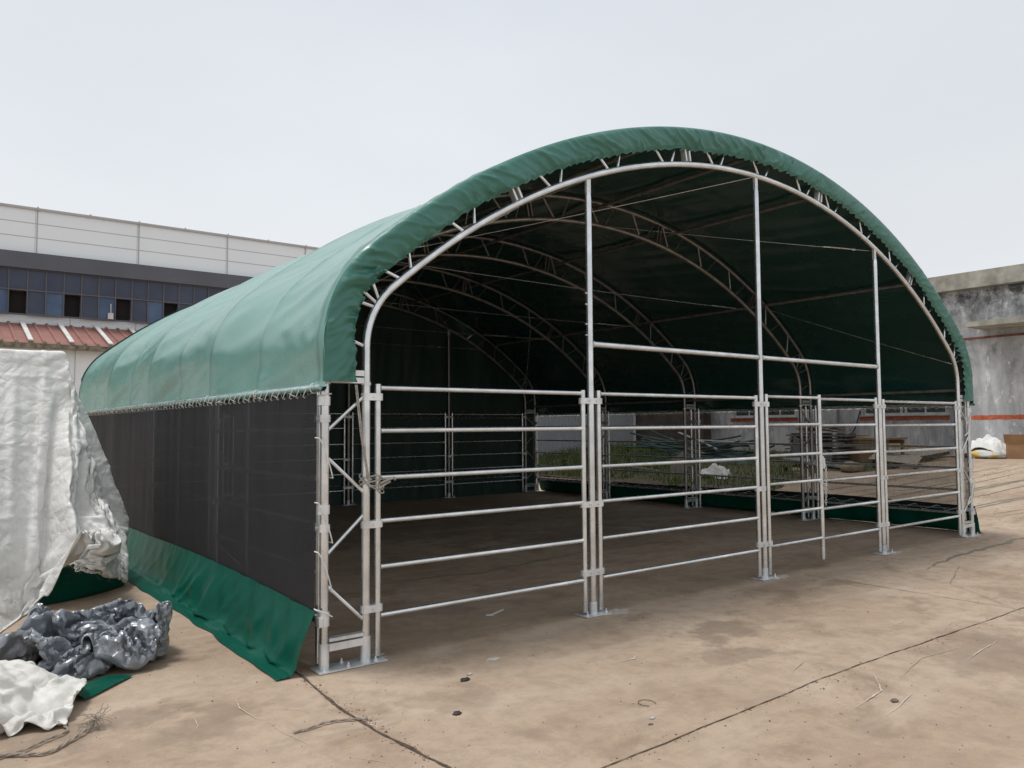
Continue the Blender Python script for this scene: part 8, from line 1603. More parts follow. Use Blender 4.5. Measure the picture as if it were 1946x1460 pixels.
8,3,0,-8,-3,6,13,1,-3,-7,-3,4,2,-10,7,-6,4,1,-4,-1,1,1,7,1,-2,1,1,-1,-10,1,2,3,1,-5,-12,-4,1,-1,0,0,0,1,0,0,-1,1,-1,1,0,-1,0,0,0,-7,-5,5,3,0,0,-5,5,-2,5,3,2,3,0,-11,-3,11,-9,8,-2,-1,3,1,-1,1,-3,-1,0,-2,-3,1,4,-5,1,0,-5,-6,-4,3,-3,
-1,-1,1,0,1,1,-1,0,-1,1,-1,0,1,0,-1,0,-5,5,-2,1,4,4,-8,-7,5,1,-1,-2,-1,0,0,8,-8,6,-5,-2,0,1,0,1,-2,1,-2,-1,1,2,-2,1,8,-5,-4,-6,-5,0,0,-1,0,0,0,1,0,0,0,0,0,-1,1,0,0,-1,1,-1,-4,0,9,1,-1,-9,6,0,-8,1,0,0,1,2,3,-7,8,-3,0,-1,-3,-3,-1,-1,
0,0,3,1,1,-3,3,7,-6,6,-17,-3,-3,4,-3,1,-1,0,1,0,0,1,-1,0,0,0,-1,1,-1,1,-1,0,2,4,-6,3,-9,-2,0,0,12,-9,2,0,1,-3,-1,3,-6,1,-1,0,0,0,0,-1,1,-1,3,2,5,5,0,-8,3,-19,4,-6,4,-4,1,0,0,0,0,0,1,0,0,-1,0,0,1,0,0,-1,0,1,-2,3,6,-12,1,1,3,-1,-9,8,
-4,0,-2,0,-1,-1,1,2,-1,1,1,0,-1,2,-1,4,-2,0,-1,3,-1,2,-17,-1,-1,3,-4,1,1,0,-1,0,0,1,1,-1,0,0,0,0,0,-1,0,0,0,0,4,-7,-2,10,-6,-1,-6,3,3,-2,4,2,-4,1,4,-10,0,-2,1,1,1,-1,1,0,3,-3,4,3,-2,-1,1,-15,-2,4,-6,2,-3,2,-1,0,0,0,1,1,-1,1,0,0,-1,
-1,0,1,0,0,0,-1,8,1,1,-12,3,1,-3,-10,12,3,-1,-7,7,-1,0,-7,-4,0,1,0,-1,1,3,-1,0,7,-5,1,5,-4,-14,-2,3,-7,7,-5,-1,2,-1,1,-1,1,0,0,1,-1,0,0,0,0,0,0,-1,0,0,0,3,3,-5,4,-2,-8,-2,9,1,-1,-3,6,-4,2,-3,-1,-3,-4,1,1,2,3,-6,7,-2,-2,9,-2,-6,-13,
-2,-1,2,2,-6,-3,9,-5,1,0,-1,0,1,1,0,-1,0,0,0,0,0,0,0,-1,0,1,5,1,-3,2,2,-7,6,1,2,-4,1,-1,2,-12,4,0,0,-3,-3,2,-1,0,10,-8,7,3,-9,0,-12,-1,-5,8,-11,7,-4,3,-4,2,1,0,-1,1,0,0,1,0,-1,0,0,0,-1,0,0,0,0,0,-16,12,8,1,3,0,-1,0,-6,4,1,-1,-13,7,
0,6,-6,-1,6,-9,4,4,-7,10,-6,-1,6,-20,-2,0,6,-8,9,-14,4,1,1,-1,1,0,-1,0,1,1,0,-2,1,-1,0,-1,1,0,-1,1,-1,0,-15,-3,3,6,11,14,0,-2,-8,-4,0,-5,-1,5,-1,9,-3,0,-13,14,-8,0,12,-5,0,-2,-21,2,1,2,-7,0,0,1,-3,0,1,3,-2,1,-2,1,1,0,0,-1,0,1,0,-1,
0,-1,0,0,1,0,-13,0,-1,6,-8,2,7,7,9,-5,-14,-2,8,-1,0,8,5,-10,8,-9,12,-2,-6,3,-2,-18,0,0,0,-3,1,-2,0,2,0,-1,0,1,0,-2,1,1,0,0,0,-1,0,1,-1,0,-1,1,0,-1,0,1,-2,2,-3,-10,2,0,-1,0,-1,1,3,5,-5,0,2,0,14,2,-15,12,-7,2,1,-5,-14,-1,0,0,1,1,0,
-3,-4,3,2,-2,1,0,0,-1,1,1,0,1,-2,0,1,0,0,-1,0,-1,0,0,1,0,-5,3,2,-4,0,-4,-1,-1,-1,3,7,-7,14,-10,0,0,-2,4,13,-16,9,-1,-3,-16,0,4,-4,1,-1,-3,0,3,-2,-2,0,1,-1,1,-1,1,0,1,1,0,-1,-1,1,0,0,0,-1,0,-1,1,0,1,-8,-5,1,4,6,2,-6,-1,0,-1,1,13,
-15,16,-1,-6,11,-2,-14,14,-9,-1,-14,2,-1,-4,6,-7,0,0,-2,1,1,-2,1,2,0,-2,0,0,1,1,0,0,-1,0,0,1,-1,0,-1,0,0,0,2,1,-9,-1,-3,3,1,1,5,4,-1,1,-1,-10,16,-11,2,15,-16,14,4,-16,4,-17,-1,-2,0,-1,0,2,-1,-3,2,-1,-2,2,2,1,-2,-1,1,0,1,0,1,-1,-1,
0,1,0,0,-1,0,-1,0,1,1,1,-12,-1,6,1,0,0,0,-2,6,-5,2,12,-15,15,1,-11,11,-8,-9,12,-19,2,-3,-1,-1,2,-1,-1,0,1,-2,0,-1,1,0,0,0,0,0,1,1,0,1,-1,-2,1,-1,2,0,0,-1,-1,0,3,1,0,-6,-7,0,8,-1,4,2,-1,-5,5,-2,-3,17,-6,-6,8,-14,-2,17,-26,7,-6,-2,0,
0,2,-1,0,-5,2,3,-2,0,-1,2,0,-1,1,-1,1,1,1,-1,0,-1,-2,1,1,1,0,-2,-1,19,-8,1,-8,6,1,-1,-9,0,-4,1,2,3,-2,2,3,-5,4,6,-16,4,9,-23,15,-15,2,2,-3,3,-1,-2,1,-4,0,1,0,1,-1,0,0,0,0,1,1,0,0,0,-2,2,-1,1,-1,1,2,1,21,-20,4,-9,2,-1,1,0,0,-4,4,-7,
1,-2,7,1,-4,7,-6,4,8,-4,-25,16,-9,6,-2,-2,-2,-6,-2,2,-1,2,-2,-1,2,-1,0,0,0,1,-1,1,1,0,0,0,1,-3,0,1,0,2,4,6,-14,4,-3,1,2,-4,-4,2,0,4,-5,11,-1,-3,-6,5,5,-8,9,-9,-4,-11,7,-4,-2,1,1,-1,1,-1,-2,0,-1,2,-3,1,0,1,0,-1,0,0,1,2,-1,0,0,0,-1,
-1,1,0,-1,4,-3,0,-1,4,1,-3,2,-4,3,-1,4,-8,6,-5,8,4,-5,-3,1,6,-10,1,-14,3,4,-3,-1,-3,-1,-2,4,-2,-1,2,-2,-2,5,-3,0,-1,2,-1,-1,0,2,0,0,0,0,-1,0,-1,1,-1,7,-3,0,18,-3,-4,-14,1,2,-8,4,-2,3,0,-5,5,-5,11,8,-5,-8,-3,1,-12,-2,-1,0,3,0,-3,0,
3,0,-3,6,-8,3,0,-3,0,3,0,-1,-1,0,3,-1,0,0,0,0,0,-2,0,1,8,-7,2,11,-16,1,0,20,-14,1,-2,-3,4,-8,4,6,-5,6,-8,4,-4,7,-5,-10,-5,2,0,-1,-1,1,1,0,0,-8,14,-11,1,3,-2,0,0,0,0,5,0,0,-2,1,1,4,-7,0,-1,-1,1,11,-10,9,-4,-5,-1,0,1,3,29,-19,-6,4,
-4,12,-3,-7,3,-5,8,-8,10,-10,-4,-9,2,-1,-1,0,0,-1,2,1,-4,9,-8,1,1,-2,0,-1,6,-6,6,-4,2,1,-1,2,2,0,-4,-1,-2,6,8,-13,6,-7,1,-1,0,0,0,2,7,21,-1,-6,7,0,-2,-5,3,5,-7,9,-11,0,-12,3,0,1,0,-1,-3,4,-3,2,-1,-2,1,0,4,-3,-1,7,-9,5,-3,5,-4,0,3,
2,0,0,2,-8,0,0,0,3,-4,0,0,0,0,0,3,4,1,14,7,-8,-1,-2,9,-10,2,-2,7,-11,0,-9,3,-1,-1,1,0,1,-1,-2,4,-12,11,-5,0,0,-2,6,5,-8,1,4,-3,2,2,-3,3,1,0,-1,-7,1,-1,5,-6,1,2,-2,1,0,-1,0,8,8,2,-3,-7,11,-11,0,6,-4,3,2,-8,-4,-6,1,0,0,-1,-1,0,0,5,
-7,2,4,-2,-2,-1,0,1,-2,2,-1,10,-10,10,-8,0,5,1,1,-1,-6,4,1,-4,-2,3,-2,-2,0,0,0,0,18,1,-7,1,1,-4,-6,11,-6,4,-4,1,-2,-11,-1,1,-2,0,0,0,0,0,-2,4,-1,0,2,-1,1,-1,-1,-1,4,-5,10,-10,10,-9,6,-1,1,1,-5,-2,4,-5,2,12,-15,1,1,-1,1,-1,0,17,0,1,
-6,0,1,4,-8,-4,5,-3,1,-2,-13,7,1,-3,-2,0,-1,1,-1,3,-2,-3,5,-8,4,-1,5,-2,0,-2,0,8,-9,9,-8,6,-3,4,-1,-6,0,0,0,9,1,-9,13,-14,0,-1,0,1,15,2,0,7,0,-2,-17,-5,9,-10,2,-2,9,-21,2,-1,-1,4,1,-1,-1,-1,0,-1,1,1,-5,1,-2,4,-7,15,0,-6,2,-8,7,-4,
3,-3,-1,0,1,2,0,0,-2,-1,0,8,-7,1,-3,1,-1,16,4,0,-1,-3,11,-1,2,-8,7,3,-12,5,11,-9,-7,-5,-2,4,-4,0,0,0,5,-1,-2,-7,12,-6,-1,0,10,-14,2,7,-10,6,-4,0,0,1,2,1,-1,0,-2,0,0,2,4,1,-3,7,-11,-1,18,2,-3,-5,-3,-1,0,-1,9,0,-9,9,3,-16,8,13,4,-3,
-12,-8,12,-12,4,-6,2,0,-2,-3,0,15,-12,-1,-7,4,-4,1,1,-1,2,1,1,0,-1,-1,0,-1,1,-1,1,1,10,-10,-3,0,9,10,-5,-4,-4,1,1,0,-1,0,-7,0,1,-10,-2,9,-11,0,2,9,11,-11,-5,11,-11,4,-7,5,3,-1,-6,1,5,-7,5,-5,8,-8,4,-5,0,-1,0,-1,0,0,0,-1,0,1,-1,7,
-8,-5,5,6,23,2,-11,-19,2,0,-1,0,0,-2,2,
])

# low white tarp fold: grid size, lower corner, step, then second differences of the vertex grid in steps
FOLD = ((32, 28), (-2.5899, -0.0546, 0.0173), 0.003, [
0,6,2,4,3,-2,2,5,-1,7,-3,-1,4,0,-3,5,-3,-1,-4,2,0,-2,-2,0,3,3,2,7,15,-5,1,1,-3,4,1,-6,4,-4,4,2,-5,4,3,-7,2,0,6,-3,-2,2,1,-3,2,0,-2,-1,17,-1,0,-8,3,2,-4,7,-4,1,0,1,1,-4,-3,3,1,4,-2,0,2,-3,2,1,-4,0,4,-4,16,2,-3,3,-2,-4,4,-6,2,3,1,-3,
-1,-2,3,-1,4,-1,0,0,0,2,-2,2,-3,-1,1,-1,18,-2,0,1,-2,3,-1,-1,1,-2,-2,-1,3,1,0,0,-3,0,0,2,-1,3,-2,0,0,1,-4,3,17,1,1,-2,0,-3,2,2,-3,-3,4,0,-1,3,-3,1,0,-2,3,-1,0,-4,7,-4,2,-3,0,1,16,-4,0,1,2,-1,-5,8,1,-1,-4,3,-4,1,-1,1,1,1,-4,2,3,2,
-5,4,2,-2,-1,0,12,3,-3,2,0,3,-1,-7,2,-2,7,-5,4,-4,4,-5,0,-1,3,-1,-2,1,2,-2,2,4,-1,-1,11,4,1,-3,-1,-1,4,-3,-2,2,-3,2,-2,-1,6,1,-3,1,-2,-5,6,-4,2,4,0,-1,2,-1,14,-5,4,0,-1,1,-2,3,0,1,-9,7,0,-2,-7,9,-5,2,-7,5,1,5,-5,4,-1,3,1,-4,17,-2,
1,1,-3,-4,-3,5,0,-2,4,-9,-3,10,-1,-8,9,-6,8,1,-10,4,5,-3,1,-2,0,4,16,-1,-3,1,0,0,0,-3,5,1,-1,0,-3,-5,4,1,-4,2,0,-2,8,-8,3,0,-1,1,-1,6,11,4,-8,-1,3,3,5,-6,-4,-1,5,-3,6,0,-3,4,0,-3,-1,7,-8,4,-4,2,-3,6,-2,-4,12,-1,3,1,2,-3,0,2,0,-6,0,
7,0,-1,1,-1,-3,1,1,-5,4,4,-1,0,-1,-7,5,-1,11,2,3,1,-6,4,-2,1,-3,6,-5,3,-1,-3,6,-5,5,3,0,-3,1,0,1,-4,1,1,0,-5,15,0,0,-5,7,-3,-1,-1,3,-3,4,-5,0,5,-3,6,-1,1,1,1,0,-2,0,-1,0,-3,-4,3,12,1,2,2,-3,0,3,-3,-3,3,-1,2,2,0,-6,6,0,-2,3,2,-3,0,
-3,-1,1,-3,1,0,12,2,1,1,-2,-4,-2,5,4,-4,1,-6,5,-2,4,-5,3,-1,1,2,1,-7,3,3,-5,5,2,0,8,2,4,-6,2,7,-1,-2,-2,4,-3,3,-4,2,-2,-1,0,4,-2,-2,-1,3,-2,-4,6,3,1,0,16,-7,1,6,1,0,-1,-2,3,1,-2,0,-2,0,0,0,-3,-3,2,2,-1,2,-4,5,-1,0,3,0,14,-4,0,5,0,
-3,3,3,-3,-1,0,3,-2,-3,2,-3,2,1,-2,-5,4,-4,5,-4,6,-3,2,-1,11,3,-7,5,-6,8,-1,0,0,-2,2,1,0,2,-1,0,-3,1,-5,0,-1,4,-2,3,-4,6,-2,1,10,1,3,-9,6,0,2,-1,1,0,-1,0,5,-2,2,-4,2,-2,0,1,1,1,2,-3,2,-4,-1,-6,11,2,-6,3,0,5,-3,-2,-2,5,2,1,-1,2,-4,
4,-2,0,3,-1,-1,1,-3,0,2,-5,0,7,9,-1,6,-3,5,-7,2,3,2,-3,1,0,-2,1,4,-2,0,3,-6,2,4,-3,2,2,-6,4,-3,1,17,-6,0,2,2,-2,0,3,0,1,-1,1,-2,2,-4,1,2,-2,2,0,0,-3,-4,4,-1,0,2,2,4,9,3,1,-4,1,3,-5,-2,3,-1,-2,3,-2,2,-1,0,-5,4,0,-2,1,5,-4,2,-6,-3,3,
12,2,1,-2,-2,2,-2,3,1,-2,1,3,-4,1,1,1,-2,-2,-2,0,0,3,-5,-4,-3,3,-4,-10,10,0,-2,4,3,-2,1,-1,0,1,1,-4,6,-3,1,2,-4,2,-4,-4,4,-3,4,-1,0,-6,0,-9,11,2,-5,-4,2,4,-1,6,0,-2,-2,5,-4,4,1,-4,5,-3,2,0,-5,0,3,-2,-5,2,-7,6,15,-8,2,5,-3,-5,9,-3,
-1,2,3,-2,3,2,-4,2,-3,4,0,-1,-2,-1,-4,3,-1,-4,0,5,9,6,-1,-1,2,-3,-8,1,4,3,3,1,3,-4,3,-4,3,2,-1,-1,-2,-3,-1,-2,3,0,-4,7,34,7,13,4,8,8,10,6,12,1,12,13,11,13,11,4,8,8,14,13,2,15,15,15,12,10,13,5,-2,0,-4,5,4,0,-6,2,-1,8,-5,-3,1,-3,3,
11,2,-3,-4,-6,4,-1,-2,-3,0,3,-7,6,-3,-1,1,2,-8,1,7,-3,3,0,5,-2,-1,1,-3,1,-4,8,0,-1,4,-9,0,0,-1,-1,8,-9,-3,3,0,0,7,-4,-5,5,-1,0,-1,3,-3,-5,3,0,3,-3,0,1,-3,6,-6,2,-4,1,-4,8,-6,5,3,-3,-2,-4,7,-2,0,2,2,0,-2,1,-1,-3,5,1,-3,2,1,-5,3,-6,
4,-3,-5,0,-2,1,-1,2,2,6,-10,2,1,2,-3,-1,-4,4,-4,0,-1,4,2,1,-2,4,2,-1,1,-6,1,1,2,-4,1,5,-5,5,7,-9,-3,2,2,-3,7,-6,-1,-3,1,0,1,0,2,1,-2,1,-4,5,0,-8,9,-4,-6,-2,7,-2,-2,9,-8,-3,-1,2,3,2,0,-3,-3,-2,1,4,-1,-1,-3,3,0,1,1,5,-4,0,2,-2,3,1,
-1,-1,7,-3,0,3,-4,0,-2,0,2,-1,0,0,4,-9,4,-5,2,2,4,-9,-3,6,-2,0,-1,4,0,-3,-3,0,1,1,-1,0,6,2,-3,-3,1,-1,-5,9,-7,1,0,-1,-1,8,0,-1,6,-3,-5,-5,7,2,5,-2,-5,-4,5,2,-3,4,-1,4,-2,-7,0,-3,5,4,-2,2,-1,-2,-2,2,-1,5,1,-1,-11,4,-3,5,3,-1,-2,1,1,
-1,5,-1,-5,1,2,-4,-1,-1,6,-7,-4,5,10,-10,1,1,1,4,-4,-5,-3,-3,0,1,1,5,2,-1,-1,-4,2,1,-3,7,3,2,-16,3,-2,0,-2,3,-4,0,2,-7,13,-10,3,-6,3,1,0,-3,1,2,-2,2,-1,1,5,-2,4,-10,11,-5,-3,-6,-8,1,4,-1,-4,5,-6,13,-9,11,-5,-3,1,-4,-1,-2,3,2,1,-1,
2,3,-2,8,-14,2,7,-10,-6,3,1,1,-5,2,1,0,11,-11,5,3,-6,2,-4,1,-5,1,-1,5,0,3,-2,-3,2,-4,-7,12,-1,1,0,1,7,-5,-4,-1,-5,9,-3,3,1,-2,-1,-6,4,-1,5,-5,1,-1,-5,-1,9,10,-3,-17,0,-2,2,-1,-2,-7,4,-2,5,2,1,-1,2,0,4,1,-4,-1,-2,4,-2,-2,6,-5,5,-4,
4,-2,-3,3,-4,-5,2,12,-11,6,1,-2,3,-3,2,5,-5,2,0,-4,2,-2,4,-5,-6,10,-3,-3,4,4,-1,-4,-1,4,-3,0,7,-7,2,2,-5,5,4,-1,2,-4,3,4,-4,0,-7,5,-5,-3,2,1,7,5,0,2,-5,-2,5,-2,4,-1,-3,-2,4,-1,-2,2,4,0,-4,1,1,0,2,-1,2,1,-7,6,-13,11,4,0,4,-8,-1,-1,
1,2,1,-2,-1,1,-5,0,0,4,5,-4,-1,-2,-3,-3,8,0,5,-12,8,4,1,0,-4,7,-1,-4,2,3,-3,0,0,-9,4,-1,0,4,-1,2,0,-4,2,3,0,-1,-6,9,0,2,-2,1,2,2,0,-2,3,0,2,-7,1,-2,-1,-2,0,0,2,-2,3,3,-4,3,0,-1,7,-3,3,-4,1,-6,6,-4,-3,10,-2,-3,-2,8,-7,2,1,-5,0,1,-4,
5,-6,6,2,-4,-1,0,-2,4,-3,-2,2,5,-8,5,-7,-2,0,7,1,-2,-8,7,-6,4,-1,-4,2,2,4,-4,2,2,-6,1,-1,-7,1,6,2,1,2,-5,7,-14,2,-4,-1,0,15,-6,2,-3,0,-1,1,-4,5,0,1,1,-4,-2,0,6,-1,-4,-2,-4,4,-1,-2,8,-10,0,1,4,-2,5,-2,2,-2,3,1,-4,1,2,-1,1,4,-6,5,-3,
1,-4,-9,2,1,2,-1,1,2,-1,2,-2,2,1,1,1,2,-1,-1,6,-7,1,0,-2,3,8,-7,2,0,3,-4,0,0,3,2,-6,4,2,-1,-1,1,-2,5,-1,2,-2,2,-3,2,-2,1,-1,3,2,4,0,1,-2,3,1,0,-8,0,10,-2,-6,-3,0,0,2,3,1,1,-1,-1,4,-1,1,-3,-1,5,4,-1,1,2,-13,-5,2,1,1,1,-2,-4,2,3,-3,
-1,2,-1,5,1,6,-3,-2,-1,-2,3,2,-4,-2,7,3,-14,8,4,8,-2,6,3,-5,-6,-4,3,10,2,-1,-2,4,7,-14,-10,9,3,3,-14,1,1,3,-3,-4,4,-5,5,-9,5,-10,1,10,1,-5,1,-9,3,5,1,0,0,11,-2,-18,8,-6,10,-1,-6,6,2,2,0,3,6,-12,6,-2,2,-7,7,2,-1,-3,-6,3,6,-8,-7,4,7,
8,-15,0,12,-1,4,-1,-9,1,2,10,-10,16,-16,6,-6,12,6,5,-4,-8,1,-11,-1,2,-2,-2,14,-8,5,2,-8,5,11,-11,8,2,-6,2,-1,-3,12,-2,-7,2,-7,12,-4,1,4,4,-11,-2,1,1,-6,14,-9,11,-6,-3,-9,1,4,4,3,-2,1,-2,2,-7,13,-11,10,-4,7,2,-9,2,-7,2,1,1,3,-11,10,
-8,3,2,1,-5,1,0,1,-2,6,0,-3,8,-9,0,-8,6,1,9,-3,-16,15,-3,9,-4,-10,7,5,-4,-4,-4,0,6,-4,6,-15,6,-4,9,-16,4,4,6,-5,-10,6,-9,15,9,-6,6,-10,11,0,-6,-9,3,9,0,-1,6,-8,-9,12,-16,-3,0,3,7,1,-15,5,4,-11,11,-15,11,13,1,-7,2,3,-5,3,-3,-5,11,
-4,-8,1,-2,8,-10,2,-12,19,-19,-2,12,-3,1,12,-13,15,-6,-5,5,8,-14,7,4,3,-2,-2,-11,15,-5,0,-5,-6,1,-3,11,-15,6,9,2,4,-14,-7,17,-8,8,4,-13,6,3,-12,12,-13,-2,14,-1,-13,13,0,-1,-3,0,8,-9,14,-4,-14,2,5,6,-4,-5,4,-2,2,7,-14,6,10,-12,10,4,
-13,11,-8,-9,4,4,-11,14,-2,-5,-6,9,4,-3,4,11,1,0,-3,2,-16,3,13,-9,-10,13,0,-5,8,-9,13,-4,-9,-1,-1,-6,10,3,-12,-3,1,7,-5,3,2,7,-2,-14,5,4,-8,2,13,-5,0,6,-2,-9,1,-3,4,-9,3,-2,-7,1,2,3,11,-5,3,-6,10,-10,7,0,1,-6,-3,9,-4,0,-9,9,-6,7,
-7,0,-5,7,5,-6,-2,-3,6,1,3,1,-3,1,-6,10,-9,11,-2,-5,6,-8,5,-4,1,0,-6,7,-7,5,2,0,-9,6,-6,10,-5,0,-6,1,6,1,4,-5,10,-7,3,-3,10,-7,-10,7,4,-8,2,-8,8,-1,1,0,1,0,3,-8,6,1,-1,3,-3,3,-3,-3,3,4,-7,13,-15,17,-9,-5,6,-9,7,-1,7,-5,9,-5,-2,0,9,
2,-5,6,-1,-11,2,-13,-1,7,-3,10,3,-11,11,-15,18,-10,1,7,2,-7,-6,5,0,0,6,-2,1,10,1,-8,-3,0,-3,10,-4,-3,5,-13,3,9,-1,0,-11,15,-14,10,-8,4,-11,11,2,-1,4,-5,0,-6,16,-5,-1,3,-8,2,4,-1,-13,7,5,-5,-6,7,2,-9,17,-12,8,-2,-2,-13,10,14,-5,3,
-1,2,-13,10,-3,1,1,-4,1,-4,0,1,10,-3,3,-2,-2,10,-12,-2,-2,5,11,1,-18,10,2,4,9,-11,-4,-7,0,6,2,-4,2,-1,6,6,-8,1,5,-3,8,-13,7,-3,-4,4,3,5,-6,-9,18,2,-11,4,-5,7,0,-1,-2,0,-4,11,-2,-1,-4,1,-5,7,-4,11,-2,7,-8,0,-7,-5,21,-6,-14,13,-14,9,
11,-11,9,-9,-4,1,4,-4,9,-10,-3,5,5,-3,9,-2,-13,0,16,-5,2,1,-8,1,11,-8,8,-12,12,2,-18,5,-2,-3,0,3,2,2,-1,0,-5,7,-2,-3,5,-1,-3,0,-9,9,0,6,-1,0,6,6,-18,14,0,-15,3,9,-2,1,-12,-2,2,4,1,-1,0,-7,4,0,0,2,2,-6,2,-4,-3,5,-4,9,3,-19,12,8,-7,
-1,1,-6,4,0,-2,-7,6,-2,-5,-3,4,1,0,1,0,-7,2,0,2,-2,-4,-5,0,14,-7,5,-2,-3,-1,3,-2,2,0,8,-16,2,-6,8,-10,-1,6,-2,9,5,-13,1,1,2,-5,8,9,-9,0,-12,18,-14,3,4,-7,2,1,-5,13,-16,3,-4,4,4,-6,-5,12,2,6,-5,-4,3,6,-16,0,13,-2,12,-14,11,-8,-11,2,
-1,3,4,-7,-1,-6,6,3,1,-2,18,-9,0,-3,-1,2,5,-4,5,-6,-5,14,-9,18,1,-3,-4,2,-7,-2,-10,5,9,-2,-5,5,6,-4,-6,-10,2,10,-1,1,-2,
])

# ------------------------------------------------------------------ factory behind, left
def factory():
    F = empty('factory_building', (0, 42, 0), 'long white clad factory with a dark glazed window band and grey fascia', 'factory')
    x0, x1, Y = -30, 20.5, 42.0
    b = MB()
    b.box((x0, Y, 10.58), (x1, Y + 20, 12.93))
    b.build('cladding', M['clad'], F)
    b = MB()
    for x in [2.51 + 4.86 * k for k in range(-6, 4)]:
        b.box((x - .03, Y - .012, 10.58), (x + .03, Y, 12.85))
        b.box((x - .09, Y - .012, 10.58), (x - .075, Y, 12.85))
    for z in (11.42, 12.16):
        b.box((x0, Y - .008, z - .018), (x1, Y - .001, z + .018))
    b.build('cladding_seams', M['seam'], F)
    b = MB()
    b.box((x0, Y - .10, 12.86), (x1, Y + .3, 12.98))
    for k in range(-14, 10):
        b.box((2.51 + 2.43 * k - .04, Y - .12, 12.84), (2.51 + 2.43 * k + .04, Y - .10, 13.03))
    b.build('parapet_cap', M['seam'], F)
    b = MB()
    b.box((x0, Y - .35, 9.73), (x1, Y + .02, 10.56))
    b.build('fascia', M['darkband'], F)
    # glazed band
    k0, k1 = -16, 23
    bx = lambda k: 1.32 + .818 * k
    for k in range(-4, 15):
        for row, (za, zb) in enumerate(((7.43, 8.59), (8.66, 9.70))):
            lower = row == 0
            mt = 'pane'
            if lower and k % 3 == 0: mt = 'void'
            if lower and k % 3 == 2: mt = 'bluepane'
            b = MB()
            dy = .30 if mt == 'void' else (.045 if mt == 'bluepane' else .03 + .012 * (k % 2))
            b.box((bx(k) + .03, Y - .13 + dy, za), (bx(k + 1) - .03, Y - .11 + dy, zb))
            w = b.build('window', M[mt], F)
    b = MB()
    b.box((x0, Y - .10, 7.43), (bx(-4), Y - .05, 9.70))
    b.box((bx(15), Y - .10, 7.43), (x1, Y - .05, 9.70))
    b.build('glazing', M['pane'], F)
    b = MB()
    for k in range(k0, k1):
        b.box((bx(k) - .028, Y - .16, 7.40), (bx(k) + .028, Y - .06, 9.73))
    for z in (7.38, 8.625, 9.70):
        b.box((x0, Y - .165, z - .03), (x1, Y - .055, z + .03))
    b.build('mullions', M['mullion'], F)
    b = MB()
    b.box((x0, Y + .10, 0), (x1, Y + .5, 7.35))
    b.box((x0, Y + .35, 7.35), (x1, Y + .6, 10.5))
    b.build('wall', M['factwall'], F)
    for k in range(-3, 5):
        b = MB()
        b.box((3.2 * k + .9, Y + .085, 6.0), (3.2 * k + .93, Y + .10, 7.35))
        b.build('wall_joint', M['seam'], F)
    # fan left standing in an open pane
    b = MB()
    b.tube([(6.0, Y - .2, 7.42), (6.0, Y - .2, 8.25)], .03, 6)
    b.box((5.86, Y - .28, 7.42), (6.12, Y - .14, 7.75))
    tag(b.build('sill_fan', M['whitestrip'], org=(6, 42, 7.4)), 'small pale stand on the sill of an open factory window', 'stand')

    L = empty('lean_to', (0, 38, 0), 'low white lean-to under a faded red corrugated roof with white ridge strips', 'lean-to')
    Yt, Yb, zt, zb = 42.05, 37.4, 6.92, 5.50
    b = MB()
    pit = .56
    prof = [(0, 0), (.16, 0), (.20, .085), (.29, .085), (.33, 0)]
    xs = []
    for k in range(-50, 36):
        for dx, dz in prof:
            xs.append((k * pit + dx, dz))
    b.quadgrid([[(x, Yt, zt + dz), (x, (Yt + Yb) / 2, (zt + zb) / 2 + dz), (x, Yb, zb + dz)] for x, dz in xs])
    b.build('roof', M['redroof'], L)
    for k in range(-16, 12):
        x = k * pit * 3 + .245
        b = MB()
        b.slab((x, Yt - .1, zt + .13), (x, Yb - .03, zb + .13), .20, .06)
        b.build('ridge_strip', M['whitestrip'], L)
    b = MB()
    b.box((-28, Yb - .08, zb - .24), (20, Yb + .14, zb - .03))
    for k in range(-49, 35):
        b.tube([(k * pit + .245, Yb - .1, zb + .02), (k * pit + .245, Yb - .02, zb + .02)], .075, 8)
    b.build('gutter', M['gutter'], L)
    b = MB()
    b.box((-28, Yb + .5, 0), (20, Yb + .8, zb + .1))
    b.build('wall', M['factwall'], L)
    for k in range(-3, 4):
        b = MB()
        b.box((3.3 * k + .5, Yb + .48, 0), (3.3 * k + .53, Yb + .5, zb))
        b.build('wall_joint', M['seam'], L)
    b = MB()
    b.box((2.3, Yb + .3, 2.5), (5.2, Yb + .55, 2.75))
    b.build('door_hood', M['gutter'], L)
    b = MB()
    b.box((2.5, Yb + .44, .1), (5.0, Yb + .49, 2.48))
    b.build('door', M['void'], L)


factory()


